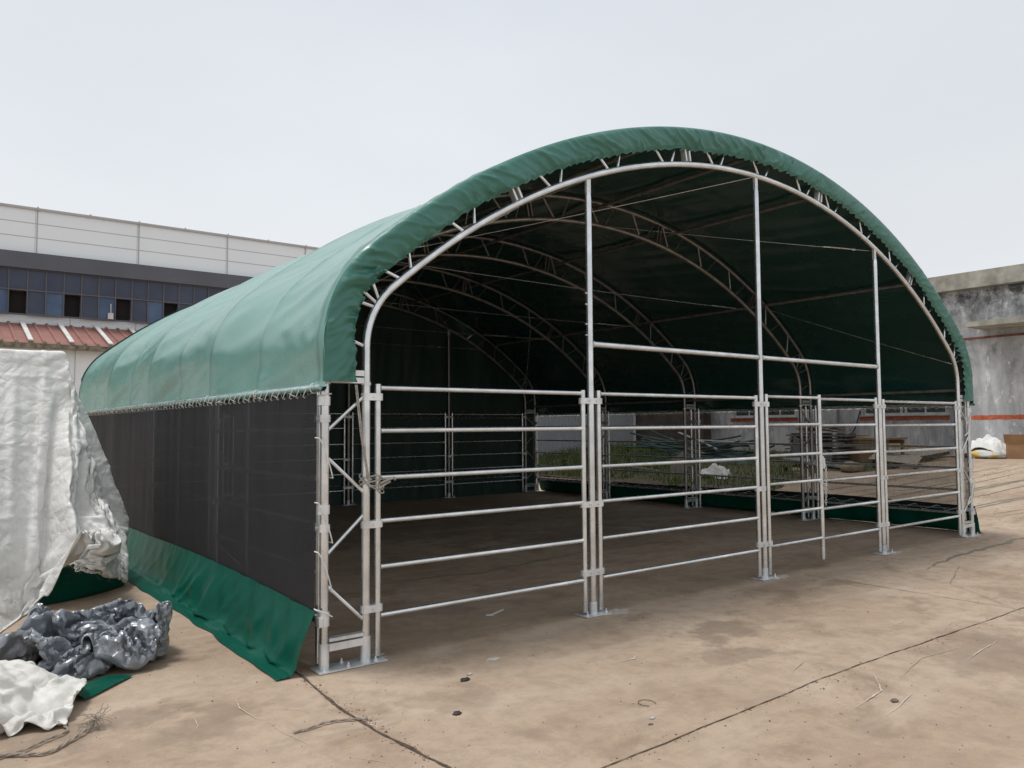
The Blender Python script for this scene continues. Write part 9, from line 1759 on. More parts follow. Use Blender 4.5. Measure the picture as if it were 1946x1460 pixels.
# ------------------------------------------------------------------ concrete building, right
def concrete():
    B = empty('concrete_building', (22, 6, .5), 'weathered grey concrete building with an orange painted stripe and heavy parapet', 'building')
    X = 22.0
    wins = ((5.82, 8.38), (10.8, 13.36))
    b = MB()
    # wall with real openings
    ys = [-9, 5.82, 8.38, 10.8, 13.36, 14.5]
    for i in range(5):
        a, c = ys[i], ys[i + 1]
        if i in (1, 3):
            b.box((X, a, 0), (X + .35, c, 1.74))
            b.box((X, a, 3.2), (X + .35, c, 5.33))
        else:
            b.box((X, a, 0), (X + .35, c, 5.33))
    b.box((X, 14.5, 0), (X + .35, 26, 5.33))
    b.build('wall', M['concwall'], B)
    b = MB()
    b.box((X + 1.6, -9, 0), (X + 9, 26, 5.0))
    b.build('inner_core', M['void'], B)
    b = MB()
    b.box((X - .30, -9.2, 5.335), (X + 9, 26.2, 5.80))
    b.build('parapet', M['parapet'], B)
    b = MB()
    b.box((X - 1.15, .8, 4.12), (X - .002, 4.75, 4.26))
    b.build('canopy', M['parapet'], B)
    for a, c in ((-9, 5.6), (5.75, 8.5), (10.7, 13.5)):
        b = MB()
        n = int((c - a) / .12)
        rr = random.Random(int(a * 10))
        P = []
        for i in range(n + 1):
            y = a + (c - a) * i / n
            P.append([(X - .004, y, 1.575 + rr.uniform(-.010, .012)), (X - .004, y, 1.70 + rr.uniform(-.012, .008))])
        b.quadgrid(P)
        b.build('painted_stripe', M['orange'], B)
    b = MB()
    b.box((X - .05, .5, 3.885), (X + .0, 9.0, 3.94))
    b.build('red_pipe', M['rust'], B)
    b = MB()
    b.tube([(X - .09, 9.28, .8), (X - .09, 9.28, 5.3)], .07, 10)
    b.build('downpipe', M['frame'], B, True)
    b = MB()
    b.tube([(X - .03, 8.45, 1.9), (X - .05, 8.6, 1.4), (X - .05, 8.9, .9), (X - .05, 9.0, .6)], .022, 6)
    b.build('cable', M['stoneblack'], B, True)
    for a, c in wins:
        w = MB()
        w.box((X + .06, a, 1.74), (X + .14, c, 1.81))
        w.box((X + .06, a, 3.13), (X + .14, c, 3.2))
        m = (a + c) / 2
        for y in (a, m - .09, m + .05, c - .07):
            w.box((X + .062, y, 1.81), (X + .138, y + .07, 3.13))
        for y in ((a + m) / 2, (m + c) / 2):
            w.box((X + .065, y - .025, 1.81), (X + .135, y + .025, 3.13))
        wo = w.build('window', M['frame'], B)
        p = MB()
        p.box((X + .095, a + .07, 1.81), (X + .105, c - .07, 3.13))
        p.build('pane', M['winglass'], wo)
        s = MB()
        s.box((X - .07, a - .08, 1.712), (X + .058, c + .08, 1.742))
        s.build('sill', M['frame'], wo)
    # stained annex wall, tree shadow painted into its dark brown
    b = MB()
    b.box((21.55, 14.4, 0), (21.98, 17.9, 3.4))
    tag(b.build('annex_wall', M['brownwall'], org=(21.7, 16, .5)), 'brown stained wall with painted tree shadow beside the grey sheet fence', 'wall')
    b = MB()
    pts = []
    z0, z1 = 0, 3.0
    x = 12.0
    while x < 21.5:
        b.box((x, 18.0, z0), (x + .13, 18.03, z1))
        b.box((x + .13, 18.012, z0), (x + .17, 18.03, z1))
        x += .17
    tag(b.build('sheet_fence', M['greysheet'], org=(17, 18, 0)), 'tall pale grey ribbed sheet fence behind the weeds', 'fence')


concrete()


# ------------------------------------------------------------------ weeds beyond the net
def grass():
    r = random.Random(11)
    b = MB()
    for k in range(15000):
        x = r.uniform(11.3, 20.8)
        y = r.uniform(4.9, 17.8)
        edge = 5.2 + .30 * (x - 12) + .5 * nz(x * .9, 1)
        if x < 16.5 and y < edge: continue
        if x >= 16.5 and y < 5.3 + .3 * nz(x, 5): continue
        xl = 12.4 + .8 * nz(y * .6, 4)
        if x < xl: continue
        if nz(x * .8, y * .8, 3) < -.30: continue
        tall = 1 + 1.6 * max(0, nz(x * .5, y * .5, 9)) + (1.2 if y > 11.5 else 0)
        h = r.uniform(.05, .16) * tall
        a = r.uniform(0, 2 * pi)
        w = r.uniform(.008, .018)
        lean = r.uniform(.0, .5) * h
        zb = gz(x)
        dx, dy = cos(a), sin(a)
        p = [(x - dy * w, y + dx * w, zb), (x + dy * w, y - dx * w, zb), (x + dx * lean * .5 + dy * w * .7, y + dy * lean * .5 - dx * w * .7, zb + h * .65),
             (x + dx * lean, y + dy * lean, zb + h)]
        i = len(b.v)
        b.v += p
        b.f += [(i, i + 1, i + 2), (i, i + 2, i + 3)]
    o = b.build('grass', M['grass'])
    tag(o, 'rough green weeds covering the ground beyond the net', 'grass', kind='stuff')
    # earth under it
    b = MB()
    rows = []
    for i in range(30):
        x = 12.2 + i * .32
        y0 = max(5.0, min(5.2 + .30 * (x - 12), 6.6)) + .5 * nz(x * .9, 1) if x < 16.5 else 5.3 + .3 * nz(x, 5)
        rows.append([(x, y0 + (17.8 - y0) * j / 24, gz(x) + .008 + (.05 * abs(nz(x * 1.3, j * .6, 3)) if j else 0)) for j in range(25)])
    b.quadgrid(rows)
    b.f = [tuple(reversed(f)) for f in b.f]
    tag(b.build('earth_patch', M['soil'], smooth=True, sharp=0), kind='structure')
    # leafy weeds
    def weed(x, y, h, n, label):
        b = MB()
        rr = random.Random(int(x * 100 + y * 10))
        zb = gz(x)
        root = empty('weed_plant', (x, y, zb), label, 'weed', 'taller weeds beyond the net')
        st, lf = MB(), MB()
        for s in range(n):
            a = rr.uniform(0, 2 * pi)
            sp = rr.uniform(.05, .45) * h
            tip = (x + cos(a) * sp, y + sin(a) * sp, zb + h * rr.uniform(.6, 1))
            mid = (x + cos(a) * sp * .35, y + sin(a) * sp * .35, zb + h * .45)
            st.tube([(x + cos(a) * .03, y + sin(a) * .03, zb), mid, tip], [.006, .005, .002], 5)
            for q in range(9):
                t = .25 + .75 * q / 8
                p = Vector(mid).lerp(Vector(tip), max(0, (t - .45) / .55)) if t > .45 else Vector((x, y, zb)).lerp(Vector(mid), t / .45)
                aa = rr.uniform(0, 2 * pi)
                l = rr.uniform(.06, .14) * (1.2 - t * .5)
                d = Vector((cos(aa), sin(aa), rr.uniform(-.2, .7))).normalized()
                u = d.cross(Vector((0, 0, 1))).normalized() * l * .25
                i = len(lf.v)
                lf.v += [tuple(p), tuple(p + d * l * .5 + u), tuple(p + d * l), tuple(p + d * l * .5 - u)]
                lf.f.append((i, i + 1, i + 2, i + 3))
        st.build('stem', M['grass'], root)
        lf.build('leaves', M['grass'], root)
    weed(14.0, 12.6, .95, 14, 'bushy tall weed clump against the pale sheet fence')
    weed(13.3, 12.9, .8, 10, 'tall thin weed clump left of the bushiest one')
    weed(15.4, 12.4, .8, 10, 'tall weed clump right of the bushiest one')
    weed(16.6, 8.3, .8, 12, 'leafy weed growing in front of the bent green tubes')
    weed(15.7, 10.4, .45, 8, 'low leafy weed beside the leaning brown board')
    weed(15.4, 6.9, .35, 8, 'low weed right of the white crumpled sheet')
    weed(17.4, 5.7, .3, 7, 'low weed near the sandstone lump')


grass()


# ------------------------------------------------------------------ scrap beyond the net
def scrap():
    r = random.Random(5)
    # bent green tubes lying on the heap
    base = None
    for k in range(13):
        pts = []
        L = r.uniform(3.6, 4.8)
        bow = r.uniform(.25, .8)
        y0 = r.uniform(8.7, 10.0)
        x0 = r.uniform(17.0, 17.9)
        z0 = r.uniform(.05, .5)
        for i in range(13):
            t = i / 12
            y = y0 + L * t
            x = x0 + .15 * sin(t * 3 + k)
            z = gz(x) + .10 + z0 + bow * (abs(t - .45) * 1.6) ** 2 * (1 if k % 4 else -.1)
            pts.append((x, y, max(z, gz(x) + .04)))
        b = MB()
        b.tube(pts, .028, 8)
        pos = ('lowest', 'highest', 'longest')[k % 3]
        o = b.build('bent_tube', M['greentube'], smooth=True, org=pts[0])
        tag(o, 'bent green tube in the tangled heap before the brown wall', 'tube', 'bent green tubes in the scrap heap')
    b = MB()
    rows = []
    for i in range(24):
        y = 8.8 + i * .19
        rows.append([(16.85 + .11 * j, y, gz(17) + .02 + (.34 * sin(pi * j / 10) * (1 - abs(i / 23 * 2 - 1) ** 3)) + .08 * nz(y * 2, j * .5)) for j in range(11)])
    b.quadgrid(rows)
    tag(b.build('green_netting_heap', M['greentube'], smooth=True, sharp=0, org=(17.4, 11, .4)), 'low heap of dark green netting under the bent tubes', 'netting')
    for k, (p, q, w, m, lab) in enumerate((
            ((17.1, 9.0, .95), (17.3, 11.3, 1.02), .16, 'frame', 'white plastic strip lying across the green tubes'),
            ((17.0, 10.2, .72), (17.2, 11.0, 1.0), .12, 'frame', 'short white strip sloping on the green tubes'),
            ((17.3, 11.4, 1.06), (17.1, 11.8, 1.25), .3, 'frame', 'white folded sheet on top of the green tube heap'),
            ((16.9, 8.4, .6), (17.1, 9.6, 1.1), .05, 'junkgrey', 'thin grey pipe leaning on the right of the tube heap'),
            ((16.9, 10.6, .62), (16.8, 11.2, .75), .14, 'wood', 'brown board stub on the tube heap'))):
        b = MB()
        b.slab(p, q, w, .02)
        tag(b.build('scrap_strip', M[m], org=p), lab, 'scrap')
    # brown leaning board and stump in the weeds
    b = MB()
    b.slab((14.35, 9.45, .1), (14.6, 9.75, .62), .55, .05, up=(1, 0, 0))
    tag(b.build('leaning_board', M['oldwood'], org=(14.4, 9.5, .15)), 'brown board standing among the weeds by the second truss', 'board')
    b = MB()
    b.slab((14.5, 10.3, .12), (14.5, 11.4, .2), .3, .18)
    tag(b.build('rotten_beam', M['oldwood'], org=(14.5, 10.8, .12)), 'low grey beam lying in the weeds', 'beam')
    # timber stack: layers of boards
    S = empty('timber_stack', (18.0, 7.4, .39), 'weathered grey timber stack heaped with loose boards', 'timber stack')
    for lay in range(9):
        b = MB()
        z = .40 + lay * .095
        for j in range(5):
            x = 17.75 + j * .20
            b.slab((x, 6.55 + r.uniform(-.1, .1), z), (x + r.uniform(-.05, .05), 8.35 + r.uniform(-.15, .15), z + r.uniform(-.01, .01)), .17, .035)
        for yy in (6.8, 7.5, 8.2):
            b.slab((17.7, yy, z + .045), (18.6, yy, z + .045), .06, .05)
        b.build('board_layer', M['oldwood'], S)
    lbl = ('narrow grey board jutting left from the stack top', 'grey board lying flat on the stack top', 'wide board on the left of the stack top',
           'brown board tipped up on the stack', 'short broken board in the middle of the heap', 'long grey board nearest the crate', 'raw brown board lowest in the loose heap',
           'dark board end overhanging the stack front', 'topmost loose board on the timber stack')
    for k in range(9):
        a = r.uniform(-.5, .5)
        p = Vector((17.7 + r.uniform(0, .5), 6.55 + r.uniform(0, .9), 1.30 + r.uniform(-.03, .10)))
        q = p + Vector((r.uniform(-.1, .4), r.uniform(.5, .95), r.uniform(-.08, .10)))
        b = MB()
        b.slab(p, q, r.uniform(.10, .22), .025, up=(r.uniform(-.3, .3), a, 1))
        tag(b.build('loose_board', M['wood' if k % 3 == 0 else 'oldwood'], org=p), lbl[k], 'board', 'loose boards on the timber stack')
    # rough wooden table / crate
    C_ = empty('wooden_crate', (18.3, 6.35, .43), 'raw timber crate with an overhanging plank top, beside the stack', 'crate')
    b = MB()
    b.box((18.0, 5.55, 1.06), (19.0, 6.95, 1.11))
    b.slab((17.96, 6.95, 1.13), (18.6, 6.5, 1.17), .4, .03)
    b.build('top', M['wood'], C_)
    b = MB()
    b.box((18.06, 6.05, .45), (18.9, 6.85, .97))
    b.build('body', M['card'], C_)
    b = MB()
    b.box((18.04, 5.6, .95), (18.09, 6.9, 1.05))
    b.box((18.9, 5.6, .95), (18.95, 6.9, 1.05))
    b.box((18.03, 5.8, .80), (18.08, 6.5, .87))
    b.build('apron', M['wood'], C_)
    for x in (18.07, 18.9):
        for y in (5.65, 6.85):
            b = MB()
            b.box((x - .035, y - .035, .42), (x + .035, y + .035, .945))
            b.build('leg', M['wood'], C_)
    b = MB()
    b.box((17.93, 6.62, 1.20), (18.0, 6.84, 1.36))
    tag(b.build('white_tag_board', M['frame'], org=(18, 6.7, 1.2)), 'small white card standing on the crate top', 'card')
    # slatted pallets thrown down
    for (px_, py_, rz, tilt, lab, m) in ((17.9, 5.35, .35, .12, 'pale slatted pallet lying in front of the crate', 'palewood'), (19.6, 5.6, -.2, .05, 'pale pallet lying behind the first one', 'palewood')):
        R = Matrix.Translation((px_, py_, gz(px_) + .12)) @ Matrix.Rotation(rz, 4, 'Z') @ Matrix.Rotation(tilt, 4, 'X') @ Matrix.Rotation(-.10, 4, 'Y')
        p = empty('slatted_pallet', (px_, py_, gz(px_)), lab, 'pallet', 'pallets dropped by the crate')
        b = MB()
        for j in range(9):
            b.box((-.65 + j * .15, -.55, .09), (-.58 + j * .15, .55, .11), R)
        b.build('deck_slats', M[m], p)
        b = MB()
        for yy in (-.5, 0, .46):
            b.box((-.65, yy, .0), (.65, yy + .05, .088), R)
        b.build('bearers', M['oldwood'], p)
    b = MB()
    for j in range(5):
        b.slab((20.3 + j * .12, 5.7, gz(20.4) + .22 + j * .02), (20.9 + j * .1, 7.1, gz(20.6) + .28 + j * .02), .16, .03)
    tag(b.build('yellow_board_bundle', M['yellowwood'], org=(20.6, 6.4, .5)), 'flat bundle of yellow boards near the wall', 'boards')
    b = MB()
    b.slab((17.0, 6.1, gz(17) + .05), (17.2, 7.9, gz(17) + .22), .75, .03)
    tag(b.build('dark_sheet', M['junkgrey'], org=(17, 7, .35)), 'dark grey sheet lying in front of the timber stack', 'sheet')
    b = MB()
    b.slab((17.55, 6.9, .45), (17.62, 8.1, .9), .5, .02, up=(1, 0, .3))
    tag(b.build('leaning_sheet', M['junkgrey'], org=(17.6, 7.5, .45)), 'grey panel leaning on the timber stack', 'panel')
    for (x, y, s, lab) in ((16.5, 5.75, .28, 'sandstone lump at the edge of the weeds'), (15.9, 6.9, .13, 'small stone half hidden in the weeds')):
        tag(rock(x, y, gz(x), s, 'rock', 'rock'), lab, 'rock')


def blob(name, mat, c, rad, seed, amp=.35, freq=2.0, ico=3, flat=1.0):
    import bmesh
    bm = bmesh.new()
    bmesh.ops.create_icosphere(bm, subdivisions=ico, radius=1)
    for v in bm.verts:
        p = v.co.copy()
        n = 1 + amp * noise.noise(p * freq + Vector((seed, 0, 0))) + amp * .5 * noise.noise(p * freq * 2.4 + Vector((seed, 5, 0)))
        v.co = Vector((p.x * rad[0] * n, p.y * rad[1] * n, max(p.z, -.75 * flat) * rad[2] * n))
        v.co.z = max(v.co.z, -rad[2] * .6)
    me = bpy.data.meshes.new(name)
    bm.to_mesh(me)
    bm.free()
    me.materials.append(mat)
    me.polygons.foreach_set('use_smooth', [True] * len(me.polygons))
    o = bpy.data.objects.new(name, me)
    o.location = (c[0], c[1], c[2] + rad[2] * .6)
    col.objects.link(o)
    ORG[o.name] = tuple(o.location)
    return o


def rock(x, y, z, s, name, m):
    return blob(name, M[m], (x, y, z), (s, s * .9, s * .6), x, .4, 1.6, 2)


scrap()

# white sack heap, printed sack and cardboard box by the right building
bz = gz(21.3)
w1 = blob('printed_sack', M['sackyellow'], (20.95, 4.42, bz), (.34, .50, .14), 3, .18, 2, 3)
tag(w1, 'yellow and white printed sack lying flat beneath the white sheet', 'sack')
b = MB()
b.box((21.0, 2.95, bz), (21.85, 3.93, bz + .62))
box = b.build('cardboard_box', M['card'], org=(21.4, 3.0, bz))
tag(box, 'brown cardboard box with its flap hanging open, against the concrete wall', 'box')
b = MB()
b.slab((20.90, 3.30, bz + .52), (20.90, 3.93, bz + .52), .26, .012, up=(1, 0, .35))
b.slab((21.05, 3.05, bz + .66), (21.8, 3.10, bz + .74), .35, .012)
b.build('flap', M['card'], box)
o = blob('red_sack', M['brickred'], (21.3, 2.62, bz + .35), (.3, .55, .5), 8, .2)
tag(o, 'red woven sack beside the cardboard box at the right edge', 'sack')
o = blob('grey_sack', M['sackwhite'], (21.5, 4.95, bz), (.3, .28, .26), 17, .5, 2.6)
tag(o, 'grey crumpled sack behind the yellow printed sack', 'sack')
b = MB()
b.slab((20.7, 4.9, bz + .02), (20.7, 5.2, bz + .02), .1, .03)
tag(b.build('brick_piece', M['rust'], org=(20.7, 5, bz)), 'flat dark red piece left of the sacks', 'debris')


# ------------------------------------------------------------------ tarps
def finish_cloth(b, name, mat, label, cat, c, thick=.005, sub=1):
    o = b.build(name, mat, None, True, org=c, sharp=0)
    if sub:
        s = o.modifiers.new('sub', 'SUBSURF')
        s.levels = s.render_levels = sub
    s = o.modifiers.new('thick', 'SOLIDIFY')
    s.thickness = thick
    return tag(o, label, cat)


def crumple(x, y, z, f=1.0):
    """sharp-edged creases at several scales, like stiff woven plastic"""
    wx, wy = x + .25 * nz(x * 1.3, y * 1.3, 3), y + .25 * nz(x * 1.3, y * 1.3, 13)
    h = 0
    for fq, am, sd_ in ((1.7, 1.0, 1), (3.6, .55, 2), (7.5, .30, 3), (15, .13, 4)):
        h += am * (abs(nz(wx * fq * f, wy * fq * f, z + sd_)) * 2 - .45)
    return h


def unpack(data):
    (n, m), low, step, q = data
    q = np.array(q, dtype=np.int64).reshape(3, n, m)
    q = np.cumsum(np.cumsum(q, axis=1), axis=2)
    return np.array(low) + np.moveaxis(q, 0, 2) * step          # (n, m, 3)


def refine(G, k):
    """smooth cubic up-sampling of a vertex grid, k times finer"""
    for ax in (0, 1):
        A = np.moveaxis(G, ax, 0)
        n = A.shape[0]
        P = np.concatenate([2 * A[:1] - A[1:2], A, 2 * A[-1:] - A[-2:-1]])
        out_ = []
        for i in range(n - 1):
            p0, p1, p2, p3 = P[i], P[i + 1], P[i + 2], P[i + 3]
            for s in range(k):
                t = s / k
                out_.append(.5 * (2 * p1 + (p2 - p0) * t + (2 * p0 - 5 * p1 + 4 * p2 - p3) * t * t + (3 * p1 - p0 - 3 * p2 + p3) * t ** 3))
        out_.append(A[-1])
        G = np.moveaxis(np.array(out_), 0, ax)
    return G


def spill(G):
    """the left half of the sheet runs out over the slab towards the front"""
    G = G.copy()
    for p in G.reshape(-1, 3):
        t = 1 - min(max(p[2] / 2.2, 0), 1)
        k = sstep(-1.12, -1.75, p[0])
        p[1] -= .95 * k * t ** 1.5
        if t > .9 and p[0] < -1.2:
            p[1] -= .35 * k * (t - .9) * 10
    return G


def puff(G):
    G = G.copy()
    G[:, :, 2] = np.maximum(.004, (G[:, :, 2] - .017) * 1.25 + .004)
    return G


def grid_cloth(name, data, k, mat, label, cat, amp, freq, cell, thick=.004, seed=0, floor=.005, sharp=0, warp=None):
    G = unpack(data)
    if warp: G = warp(G)
    G = refine(G, k)
    n, m = G.shape[:2]
    du = np.gradient(G, axis=0)
    dv = np.gradient(G, axis=1)
    nn = np.cross(du, dv)
    nn /= np.linalg.norm(nn, axis=2, keepdims=True) + 1e-9
    H = np.zeros((n, m))
    for i in range(n):
        for j in range(m):
            a, c = i * cell, j * cell          # distances on the flat sheet
            h = crumple(a, c, seed, freq) * amp
            # straight creases where the sheet was once folded square
            for w in (a, c):
                f = abs((w + .04 * nz(a * 2, c * 2, 60)) % .62 - .31)
                h += amp * .9 * max(0, 1 - f / .018)
            H[i, j] = h
    G = G + nn * H[:, :, None]
    G[:, :, 2] = np.maximum(G[:, :, 2], floor)
    b = MB()
    b.v = [tuple(p) for p in G.reshape(-1, 3)]
    for i in range(n - 1):
        for j in range(m - 1):
            a = i * m + j
            b.f.append((a, a + 1, a + m + 1, a + m))
    c = G.reshape(-1, 3).mean(0)
    o = b.build(name, mat, None, True, org=(float(c[0]), float(c[1]), 0), sharp=sharp)
    s = o.modifiers.new('thick', 'SOLIDIFY')
    s.thickness = thick
    return tag(o, label, cat)


grid_cloth('silver_tarp', HEAP, 2, M['greytarp'], 'crumpled silver grey tarp heaped on the slab by the white tarp', 'tarp', .0018, 2.0, .0105, .0015, 5, .004, 35)
grid_cloth('white_tarp', DRAPE, 4, M['whitetarp'], 'large dirty white tarp draped over a tall stack left of the shelter', 'tarp', .0075, 1.3, .015, .004, 2, warp=spill)
grid_cloth('white_tarp_fold', FOLD, 4, M['foldtarp'], 'low fold of dirty white tarp in front of the silver heap', 'tarp', .007, 1.3, .0125, .003, 8, warp=puff)


def pile():
    # dark green sheet bunched under the pile corner
    rows = []
    for i in range(61):
        t = i / 60
        cx_, cy_ = -1.22 + .78 * t, 3.22 + .55 * t
        row = []
        for j in range(41):
            a = pi * j / 40
            r = 1 + .35 * crumple(t * 1.5, a * .6, 9) * sin(a)
            e_ = sin(pi * min(max(t, .01), .99)) ** .35
            row.append((cx_ + .10 * cos(a) * r * e_, cy_ - .15 * cos(a) * r * e_, max(.004, (.24 + .05 * sin(t * 5)) * e_ * sin(a) ** .8 * r)))
        rows.append(row)
    b = MB()
    b.quadgrid(rows)
    finish_cloth(b, 'green_tarp', M['green'], 'dark green tarp bunched under the right corner of the white tarp', 'tarp', (-.7, 3.5, 0), .004, 0)


pile()


def crumpled_sheet(name, c, rad, tall, seed, label):
    rows = []
    for i in range(49):
        row = []
        for j in range(49):
            u, v = i / 24 - 1, j / 24 - 1
            rr = sqrt(u * u + v * v) / 1.414
            h = max(0, 1 - rr ** 4 * 2.2) * .8 + .33 * crumple(u * .9 + seed, v * .9, 3) * (1.1 - rr)
            edge = 1 + .35 * nz(u * 1.4 + seed, v * 1.4)
            row.append((c[0] + u * rad[0] * edge, c[1] + v * rad[1] * edge, c[2] + max(.01, tall * h)))
        rows.append(row)
    b = MB()
    b.quadgrid(rows)
    finish_cloth(b, name, M['sackwhite'], label, 'sheet', c, .006, 1)


crumpled_sheet('sack_sheet', (21.25, 4.48, gz(21.2) + .10), (.40, .58), .46, 4, 'white crumpled sheet thrown over the sacks by the concrete wall')
crumpled_sheet('weed_sheet', (14.1, 8.05, gz(14.1)), (.30, .42), .34, 9, 'white crumpled sheet lying in the weeds beyond the net')


b = MB()
rows = []
for i in range(16):
    t = i / 15
    cx_, cy_ = -1.36 + .30 * t, .38 + .20 * t
    rows.append([(cx_ - .05 + .16 * v, cy_ + .10 - .17 * v * (1 - .6 * t), .008 + .045 * sin(pi * (.15 + .8 * v)) * (1 - .7 * t) + .006 * nz(t * 6, v * 3)) for v in [j / 10 for j in range(11)]])
b.quadgrid(rows)
tag(b.build('green_sheet_edge', M['green'], smooth=True, sharp=0, org=(-1.2, .5, 0)), 'green sheet edge poking out between the silver heap and low white fold', 'sheet')


# ------------------------------------------------------------------ ropes and litter on the slab
def rope(name, pts, r, mat, label, cat='rope', strands=2, twist=26):
    # smooth the polyline
    P = [Vector(p) for p in pts]
    Q = []
    for i in range(len(P) - 1):
        p0, p1, p2, p3 = P[max(i - 1, 0)], P[i], P[i + 1], P[min(i + 2, len(P) - 1)]
        for k in range(14):
            t = k / 14
            Q.append(.5 * ((2 * p1) + (p2 - p0) * t + (2 * p0 - 5 * p1 + 4 * p2 - p3) * t * t + (3 * p1 - p0 - 3 * p2 + p3) * t ** 3))
    Q.append(P[-1])
    b = MB()
    for s in range(strands):
        pl, l = [], 0
        for i, p in enumerate(Q):
            if i: l += (Q[i] - Q[i - 1]).length
            t = (Q[min(i + 1, len(Q) - 1)] - Q[max(i - 1, 0)]).normalized()
            u = t.cross(Vector((0, 0, 1))).normalized()
            w = u.cross(t)
            a = l * twist * 2 + 2 * pi * s / strands
            pl.append(p + (u * cos(a) + w * sin(a)) * r * .5)
        b.tube(pl, r * .62, 6)
    o = b.build(name, mat, smooth=True, org=tuple(P[0]))
    return tag(o, label, cat)


rope('frayed_rope', [(-1.75, -.22, .012), (-1.68, -.26, .012), (-1.60, -.27, .012), (-1.50, -.20, .014), (-1.40, -.13, .012), (-1.40, -.03, .012), (-1.44, .05, .02)], .0065, M['oldrope'],
     'thin grey rope curling out from under the white tarp fold')
fr_o = rope('frayed_rope', [(-1.75, -.31, .012), (-1.66, -.28, .014), (-1.58, -.33, .012), (-1.50, -.36, .012), (-1.42, -.29, .012), (-1.33, -.20, .02), (-1.27, -.13, .03)], .0085, M['oldrope'],
            'thicker grey rope ending in a frayed tuft')
b = MB()
r = random.Random(9)
for k in range(46):
    a = r.uniform(0, 2 * pi)
    p = Vector((-1.27, -.13, .03))
    pts = [p]
    d = Vector((cos(a), sin(a), r.uniform(.1, 1.4))).normalized()
    for j in range(6):
        d = (d + Vector((r.uniform(-.7, .7), r.uniform(-.7, .7), r.uniform(-.8, .5)))).normalized()
        p = p + d * .016
        p.z = max(p.z, .004)
        pts.append(p.copy())
    b.tube(pts, .0013, 4)
b.build('frayed_end', M['oldrope'], fr_o, True)
rope('rope_stub', [(-.52, -.83, .008), (-.44, -.835, .010), (-.36, -.82, .012), (-.28, -.83, .010), (-.20, -.87, .010), (-.165, -.90, .012), (-.15, -.875, .012)], .006, M['oldrope'],
     'short grey rope stub lying left of the slab joint')
# bent wire ring, clips and chips
b = MB()
b.tube([(1.13 + .045 * cos(a), -1.62 + .05 * sin(a), .006) for a in [(-.9 + .5 * k) for k in range(11)]], .0018, 6)
tag(b.build('wire_loop', M['crackdark'], smooth=True, org=(1.13, -1.61, 0)), 'open loop of rusty wire on the bare slab', 'wire')
b = MB()
b.prism([(-.05, 0), (-.01, .028), (.045, .02), (.05, -.01), (.0, -.03)], .001, .007, Matrix.Translation((.94, -.47, 0)))
tag(b.build('paper_scrap', M['palestone'], org=(.94, -.47, 0)), 'pale grey scrap of paper in front of the left panel', 'scrap')
b = MB()
b.slab((1.60, .47, .008), (1.78, .55, .010), .018, .008)
b.slab((1.58, .50, .006), (1.62, .46, .008), .05, .006)
tag(b.build('pale_stick', M['whitestrip'], org=(1.7, .5, 0)), 'thin pale stick under the left front panel', 'stick')
for (x, y, s, m, lab) in ((.58, -.69, .022, 'stoneblack', 'black plastic chip nearer the panel'), (.25, -1.11, .018, 'stoneblack', 'black flat chip nearer the slab joint'),
                          (.66, -.62, .014, 'palestone', 'pale pebble beside the black chip'), (1.0, -1.78, .013, 'palestone', 'pale pebble below the wire loop'),
                          (.93, -1.83, .010, 'stone', 'brown pebble below the wire loop'), (2.2, -2.42, .02, 'stone', 'brown stone near the right foreground edge')):
    o = blob('stone_chip', M[m], (x, y, 0), (s * 1.4, s * .9, s * .45), x * 9, .6, 2, 2)
    tag(o, lab, 'stone')
r = random.Random(21)
b = MB()
for k in range(1300):
    x, y = r.uniform(-1.6, 9), r.uniform(-3.2, 1.5)
    if k > 900:
        if k % 2: x, y = r.uniform(.3, 8), -2.02 + r.gauss(0, .04)
        else: x, y = -.16 + r.gauss(0, .035), r.uniform(-2.2, .1)
    s = r.uniform(.0015, .0045) * (1.0 if r.random() < .93 else 1.9)
    p = Vector((x, y, 0))
    i = len(b.v)
    for a in range(5):
        t = 2 * pi * a / 5
        b.v.append((x + s * cos(t) * r.uniform(.7, 1.4), y + s * sin(t) * r.uniform(.7, 1.4), .001))
    b.v.append((x, y, s * 1.1 + .001))
    for a in range(5):
        b.f.append((i + a, i + (a + 1) % 5, i + 5))
o = b.build('gravel', M['stone'])
tag(o, 'scattered grit and small stones on the slab', 'gravel', kind='stuff')
# coarser grit on the yard past the shelter
b = MB()
for k in range(500):
    x, y = r.uniform(10.2, 19), r.uniform(-2.5, 4.6)
    s = r.uniform(.004, .015)
    z = gz(x)
    i = len(b.v)
    for a in range(5):
        t = 2 * pi * a / 5
        b.v.append((x + s * cos(t), y + s * sin(t), z + .001))
    b.v.append((x, y, s * 1.1 + z))
    for a in range(5):
        b.f.append((i + a, i + (a + 1) % 5, i + 5))
tag(b.build('gravel', M['stone']), 'grit scattered on the yard right of the shelter', 'gravel', kind='stuff')

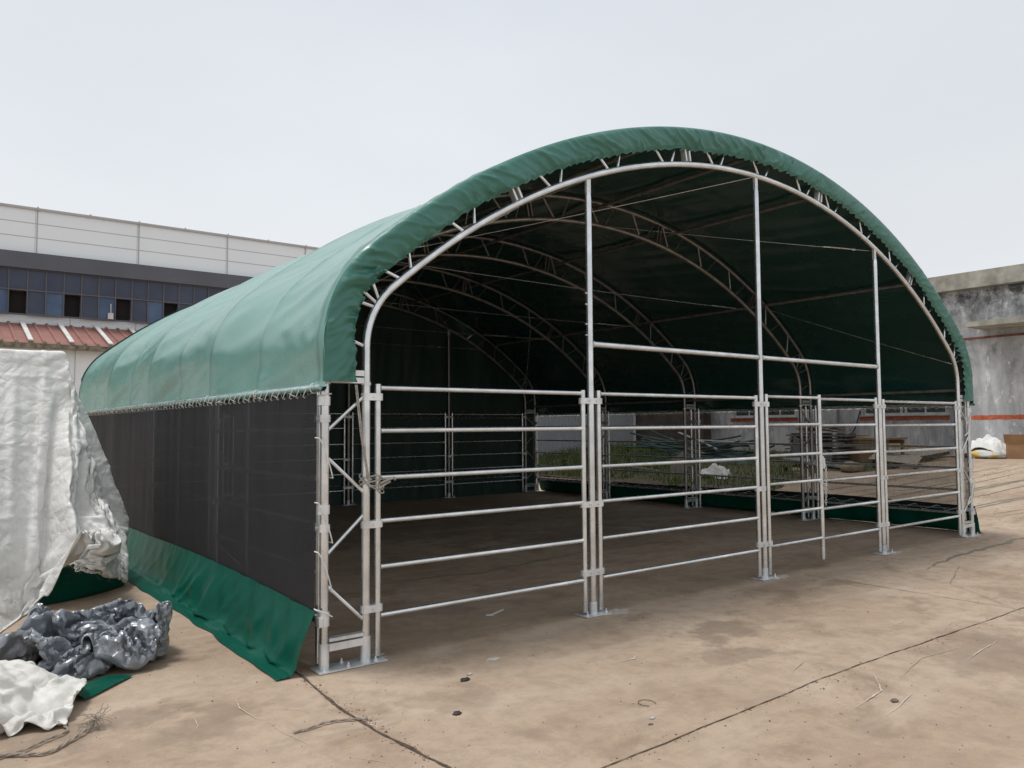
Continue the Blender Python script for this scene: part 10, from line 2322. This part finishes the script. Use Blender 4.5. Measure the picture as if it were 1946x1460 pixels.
# ------------------------------------------------------------------ light, sky, camera
EL, ROT = radians(74), radians(-52)     # sun behind and to the left of the shelter, high
w = bpy.data.worlds.new('World')
scene.world = w
w.use_nodes = True
nt = w.node_tree
for n in list(nt.nodes): nt.nodes.remove(n)
out = nt.nodes.new('ShaderNodeOutputWorld')
bg = nt.nodes.new('ShaderNodeBackground')
bg.inputs[1].default_value = .10
sky = nt.nodes.new('ShaderNodeTexSky')
sky.sky_type = 'NISHITA'
sky.sun_disc = False
sky.sun_elevation = EL
sky.sun_rotation = ROT
sky.air_density = 1.4
sky.dust_density = 6
sky.ozone_density = 1
tc = N(nt, 'ShaderNodeTexCoord')
sp = N(nt, 'ShaderNodeSeparateXYZ')
nt.links.new(tc.outputs['Generated'], sp.inputs[0])
cloud = ramp(nt, sp.outputs['Z'], [(0, (8.9, 9.1, 9.4)), (.22, (8.5, 8.8, 9.2)), (.55, (7.6, 8.0, 8.5)), (1, (8.3, 8.5, 8.8))])
mp = N(nt, 'ShaderNodeMapping')
mp.inputs['Scale'].default_value = (1.2, 1.2, 3)
nt.links.new(tc.outputs['Generated'], mp.inputs[0])
nn = N(nt, 'ShaderNodeTexNoise')
nn.inputs['Scale'].default_value = 1.3
nn.inputs['Detail'].default_value = 4
nt.links.new(mp.outputs[0], nn.inputs['Vector'])
cl = mix(nt, 1.0, cloud, ramp(nt, nn.outputs['Fac'], [(.3, g(.95)), (.7, g(1.05))]), 'MULTIPLY')
c = mix(nt, .90, sky.outputs[0], cl)
nt.links.new(c, bg.inputs[0])
nt.links.new(bg.outputs[0], out.inputs[0])

sd = bpy.data.lights.new('sun', 'SUN')
sd.energy = 2.2
sd.angle = radians(14)
sd.color = (1, .985, .965)
so = bpy.data.objects.new('sun', sd)
col.objects.link(so)
dirv = Vector((-sin(radians(52)) * cos(EL), cos(radians(52)) * cos(EL), sin(EL)))
so.rotation_euler = dirv.to_track_quat('Z', 'Y').to_euler()
so.location = (0, 0, 20)

cam = bpy.data.cameras.new('camera')
cam.sensor_width = 36
cam.sensor_fit = 'HORIZONTAL'
cam.lens = 36 * 1471.43 / 1946
cam.clip_end = 2000
cam.clip_start = .05
co = bpy.data.objects.new('camera', cam)
col.objects.link(co)
yaw, pit_, rol = .65133810, .0539162874, -.00719383922
fwv = Vector((sin(yaw) * cos(pit_), cos(yaw) * cos(pit_), sin(pit_)))
rv = fwv.cross(Vector((0, 0, 1))).normalized()
uv = rv.cross(fwv)
r2 = rv * cos(rol) + uv * sin(rol)
u2 = -rv * sin(rol) + uv * cos(rol)
mw = Matrix((r2, u2, -fwv)).transposed().to_4x4()
mw.translation = Vector((-2.00726454, -4.56156466, 1.49585436))
co.matrix_world = mw
scene.camera = co
scene.view_settings.view_transform = 'Standard'
scene.view_settings.look = 'None'
scene.view_settings.exposure = 0
scene.view_settings.gamma = 1
scene.render.engine = 'CYCLES'
scene.cycles.max_bounces = 8
scene.cycles.transparent_max_bounces = 16
scene.cycles.use_denoising = True
